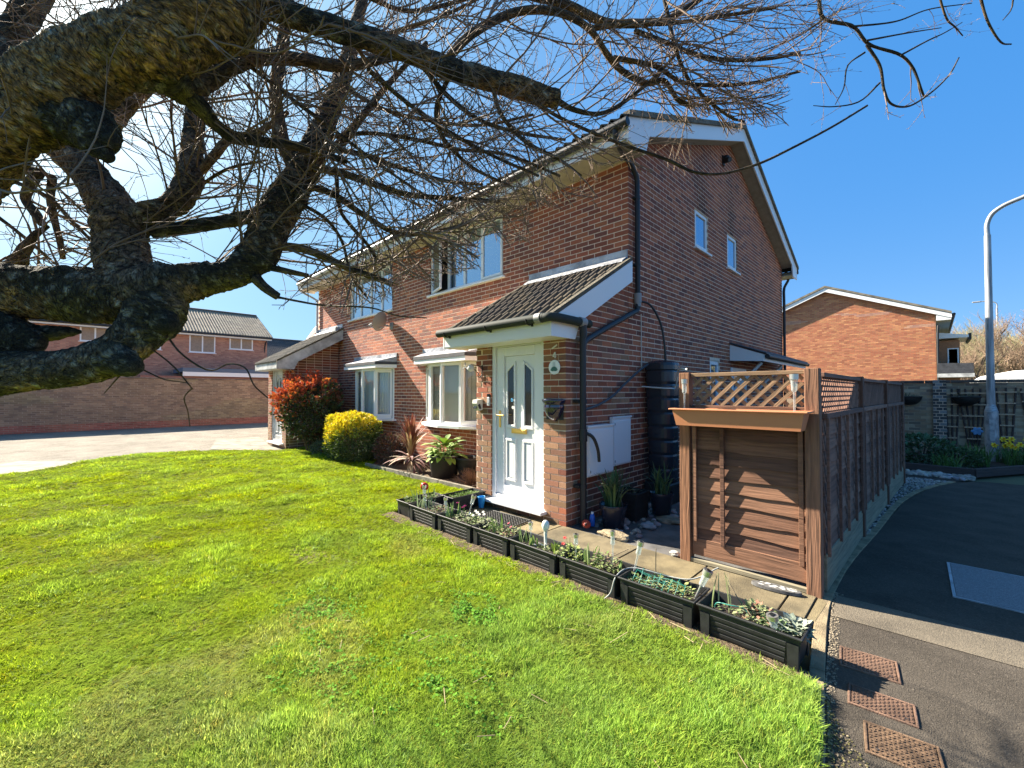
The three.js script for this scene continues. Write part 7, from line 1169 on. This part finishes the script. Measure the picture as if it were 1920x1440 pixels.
  B(path(3.0, 3.1, 2.6, 1.5, [312, 628], [342, 665], [396, 695], [430, 682], [460, 690], [476, 722], [502, 746]), 0.3); B(path(2.88, 3.0, 2.4, 1.6, [98, 540], [200, 586], [265, 640], [322, 684], [360, 728]), 0.25); B(path(2.9, 3.0, 1.8, 1, [360, 728], [345, 746], [352, 770], [356, 800]), 0.2); B(path(2.85, 2.9, 1.9, 1, [238, 690], [215, 715], [195, 738]), 0.3); B(path(2.85, 3, 1.7, 1, [262, 690], [310, 712], [350, 718], [362, 730]), 0.3);
  B(path(3.3, 3.5, 6, 3, [0, 330], [90, 370], [140, 420], [190, 470]), 0.8); B(path(3.3, 3.5, 5, 2.5, [-40, 380], [40, 440], [110, 500]), 1); B(path(3.4, 3.5, 5, 2.5, [300, 410], [420, 320], [500, 300]), 1); B(path(3.3, 3.4, 5, 2.5, [-30, 60], [60, 90], [130, 190]), 1);

  // twigs: grown outward from every limb and branch, kept inside the crown's outline
  const TW = [], right = V(Math.cos(YAW), 0, -Math.sin(YAW)), outline = (u) => (u < 330 ? 520 : u < 500 ? 500 : u < 760 ? 580 - 0 * u : u < 900 ? 520 : u < 1000 ? 450 : u < 1120 ? 385 : u < 1300 ? 320 : u < 1480 ? 235 : u < 1600 ? 150 : 110);
  let count = 0;
  function twig(p, d, len, rad, lvl) {
    const n = Math.max(3, Math.round(len / 0.075)), pts = [p.clone()]; let q = p.clone(), dd = d.clone(), bend = V(rr(r, -1, 1), rr(r, -0.6, 0.9), rr(r, -1, 1)).multiplyScalar(0.06);
    for (let i = 0; i < n; i++) {
      dd.add(bend).add(V(rr(r, -1, 1), rr(r, -1, 1), rr(r, -1, 1)).multiplyScalar(0.11)).normalize(); q = q.clone().addScaledVector(dd, len / n);
      const [u, v, dep] = pix(q); if (dep < 1.9 || (u > 0 && u < 1520 && v > outline(u) + 40 * noise(u * 0.02, v * 0.02)) || (u > 1560 && lvl < 1 && pix(p)[0] < 1500)) break;
      pts.push(q);
      if (lvl < 2 && i > 0 && r() < (lvl ? 0.36 : 0.62)) twig(q, dd.clone().multiplyScalar(0.9).add(V(rr(r, -1, 1), rr(r, -0.8, 0.9), rr(r, -1, 1)).multiplyScalar(0.85)).normalize(), len * rr(r, 0.25, 0.6), rad * 0.58, lvl + 1);
      if (lvl >= 1 && r() < 0.35) { const e = q.clone().addScaledVector(dd.clone().add(V(rr(r, -1, 1), rr(r, -1, 1), rr(r, -1, 1))).normalize(), rr(r, 0.012, 0.035)); TW.push([q, e, 0.0016, 0.0022, 3]); }
    }
    for (let i = 0; i < pts.length - 1; i++) TW.push([pts[i], pts[i + 1], rad * (1 - 0.6 * i / n), rad * (1 - 0.6 * (i + 1) / n), lvl ? 3 : 4]);
    if (pts.length > 2) { const e = pts[pts.length - 1], f = e.clone().addScaledVector(dd, 0.016); TW.push([e, f, 0.0026, 0.0012, 3]); }
    count++;
  }
  for (const [k, w] of seeds) {
    const L = k.c.getLength(), n = Math.round(L * (k.radAt(0) > 0.03 ? 6 : 7.2) * w);
    for (let i = 0; i < n; i++) {
      const t = Math.pow(r(), 0.8), p = k.c.getPoint(t), tg = k.c.getTangent(t), R = k.radAt(t), perp = V(rr(r, -1, 1), rr(r, -1, 1), rr(r, -1, 1)).cross(tg).normalize();
      const [u, v] = pix(p); if (u < -250 || v < -260) continue;
      const d = tg.clone().multiplyScalar(u > 1100 ? 0.9 : 0.55).addScaledVector(perp, u > 1100 ? 0.6 : 0.85).addScaledVector(right, u < 1300 ? 0.3 : 0.15).add(V(0, -0.05, 0)).normalize();
      twig(p.clone().addScaledVector(perp, R * 0.6), d, rr(r, 0.45, 1.4) * (u > 1530 ? 0.3 : u > 1150 ? 1.0 : R < 0.02 ? 0.75 : 1), Math.min(R * 0.5, rr(r, 0.0055, 0.0108)), 0);
    }
  }
  { // one mesh of slim tapered bars
    const pos = [], nor = [], col = [];
    for (const [a, b, ra, rb, s] of TW) {
      const d = b.clone().sub(a).normalize(), x = Math.abs(d.y) < 0.9 ? V(0, 1, 0).cross(d).normalize() : V(1, 0, 0).cross(d).normalize(), y = d.clone().cross(x), c = 0.75 + 0.5 * Math.abs(noise(a.x * 3, a.y * 3, a.z * 3)), cc = [0.2 * c, 0.135 * c, 0.088 * c];
      const ring = []; for (let i = 0; i < s; i++) { const t = i / s * 6.2832; ring.push(x.clone().multiplyScalar(Math.cos(t)).addScaledVector(y, Math.sin(t))); }
      for (let i = 0; i < s; i++) { const m = ring[i], n = ring[(i + 1) % s], q = [[a, m, ra], [a, n, ra], [b, n, rb], [a, m, ra], [b, n, rb], [b, m, rb]]; for (const [o, e, rad] of q) { pos.push(o.x + e.x * rad, o.y + e.y * rad, o.z + e.z * rad); nor.push(e.x, e.y, e.z); col.push(...cc); } }
    }
    const g = new THREE.BufferGeometry(); g.setAttribute('position', new THREE.Float32BufferAttribute(pos, 3)); g.setAttribute('normal', new THREE.Float32BufferAttribute(nor, 3)); g.setAttribute('color', new THREE.Float32BufferAttribute(col, 3));
    const m = part('twigs', g, mat([1, 1, 1], { vertexColors: true, roughness: 0.75 }), tree); m.userData.kind = 'stuff';
    console.log('twigs', count, 'bars', TW.length, 'tris', pos.length / 9);
  }
}
renderer.render(scene, camera);
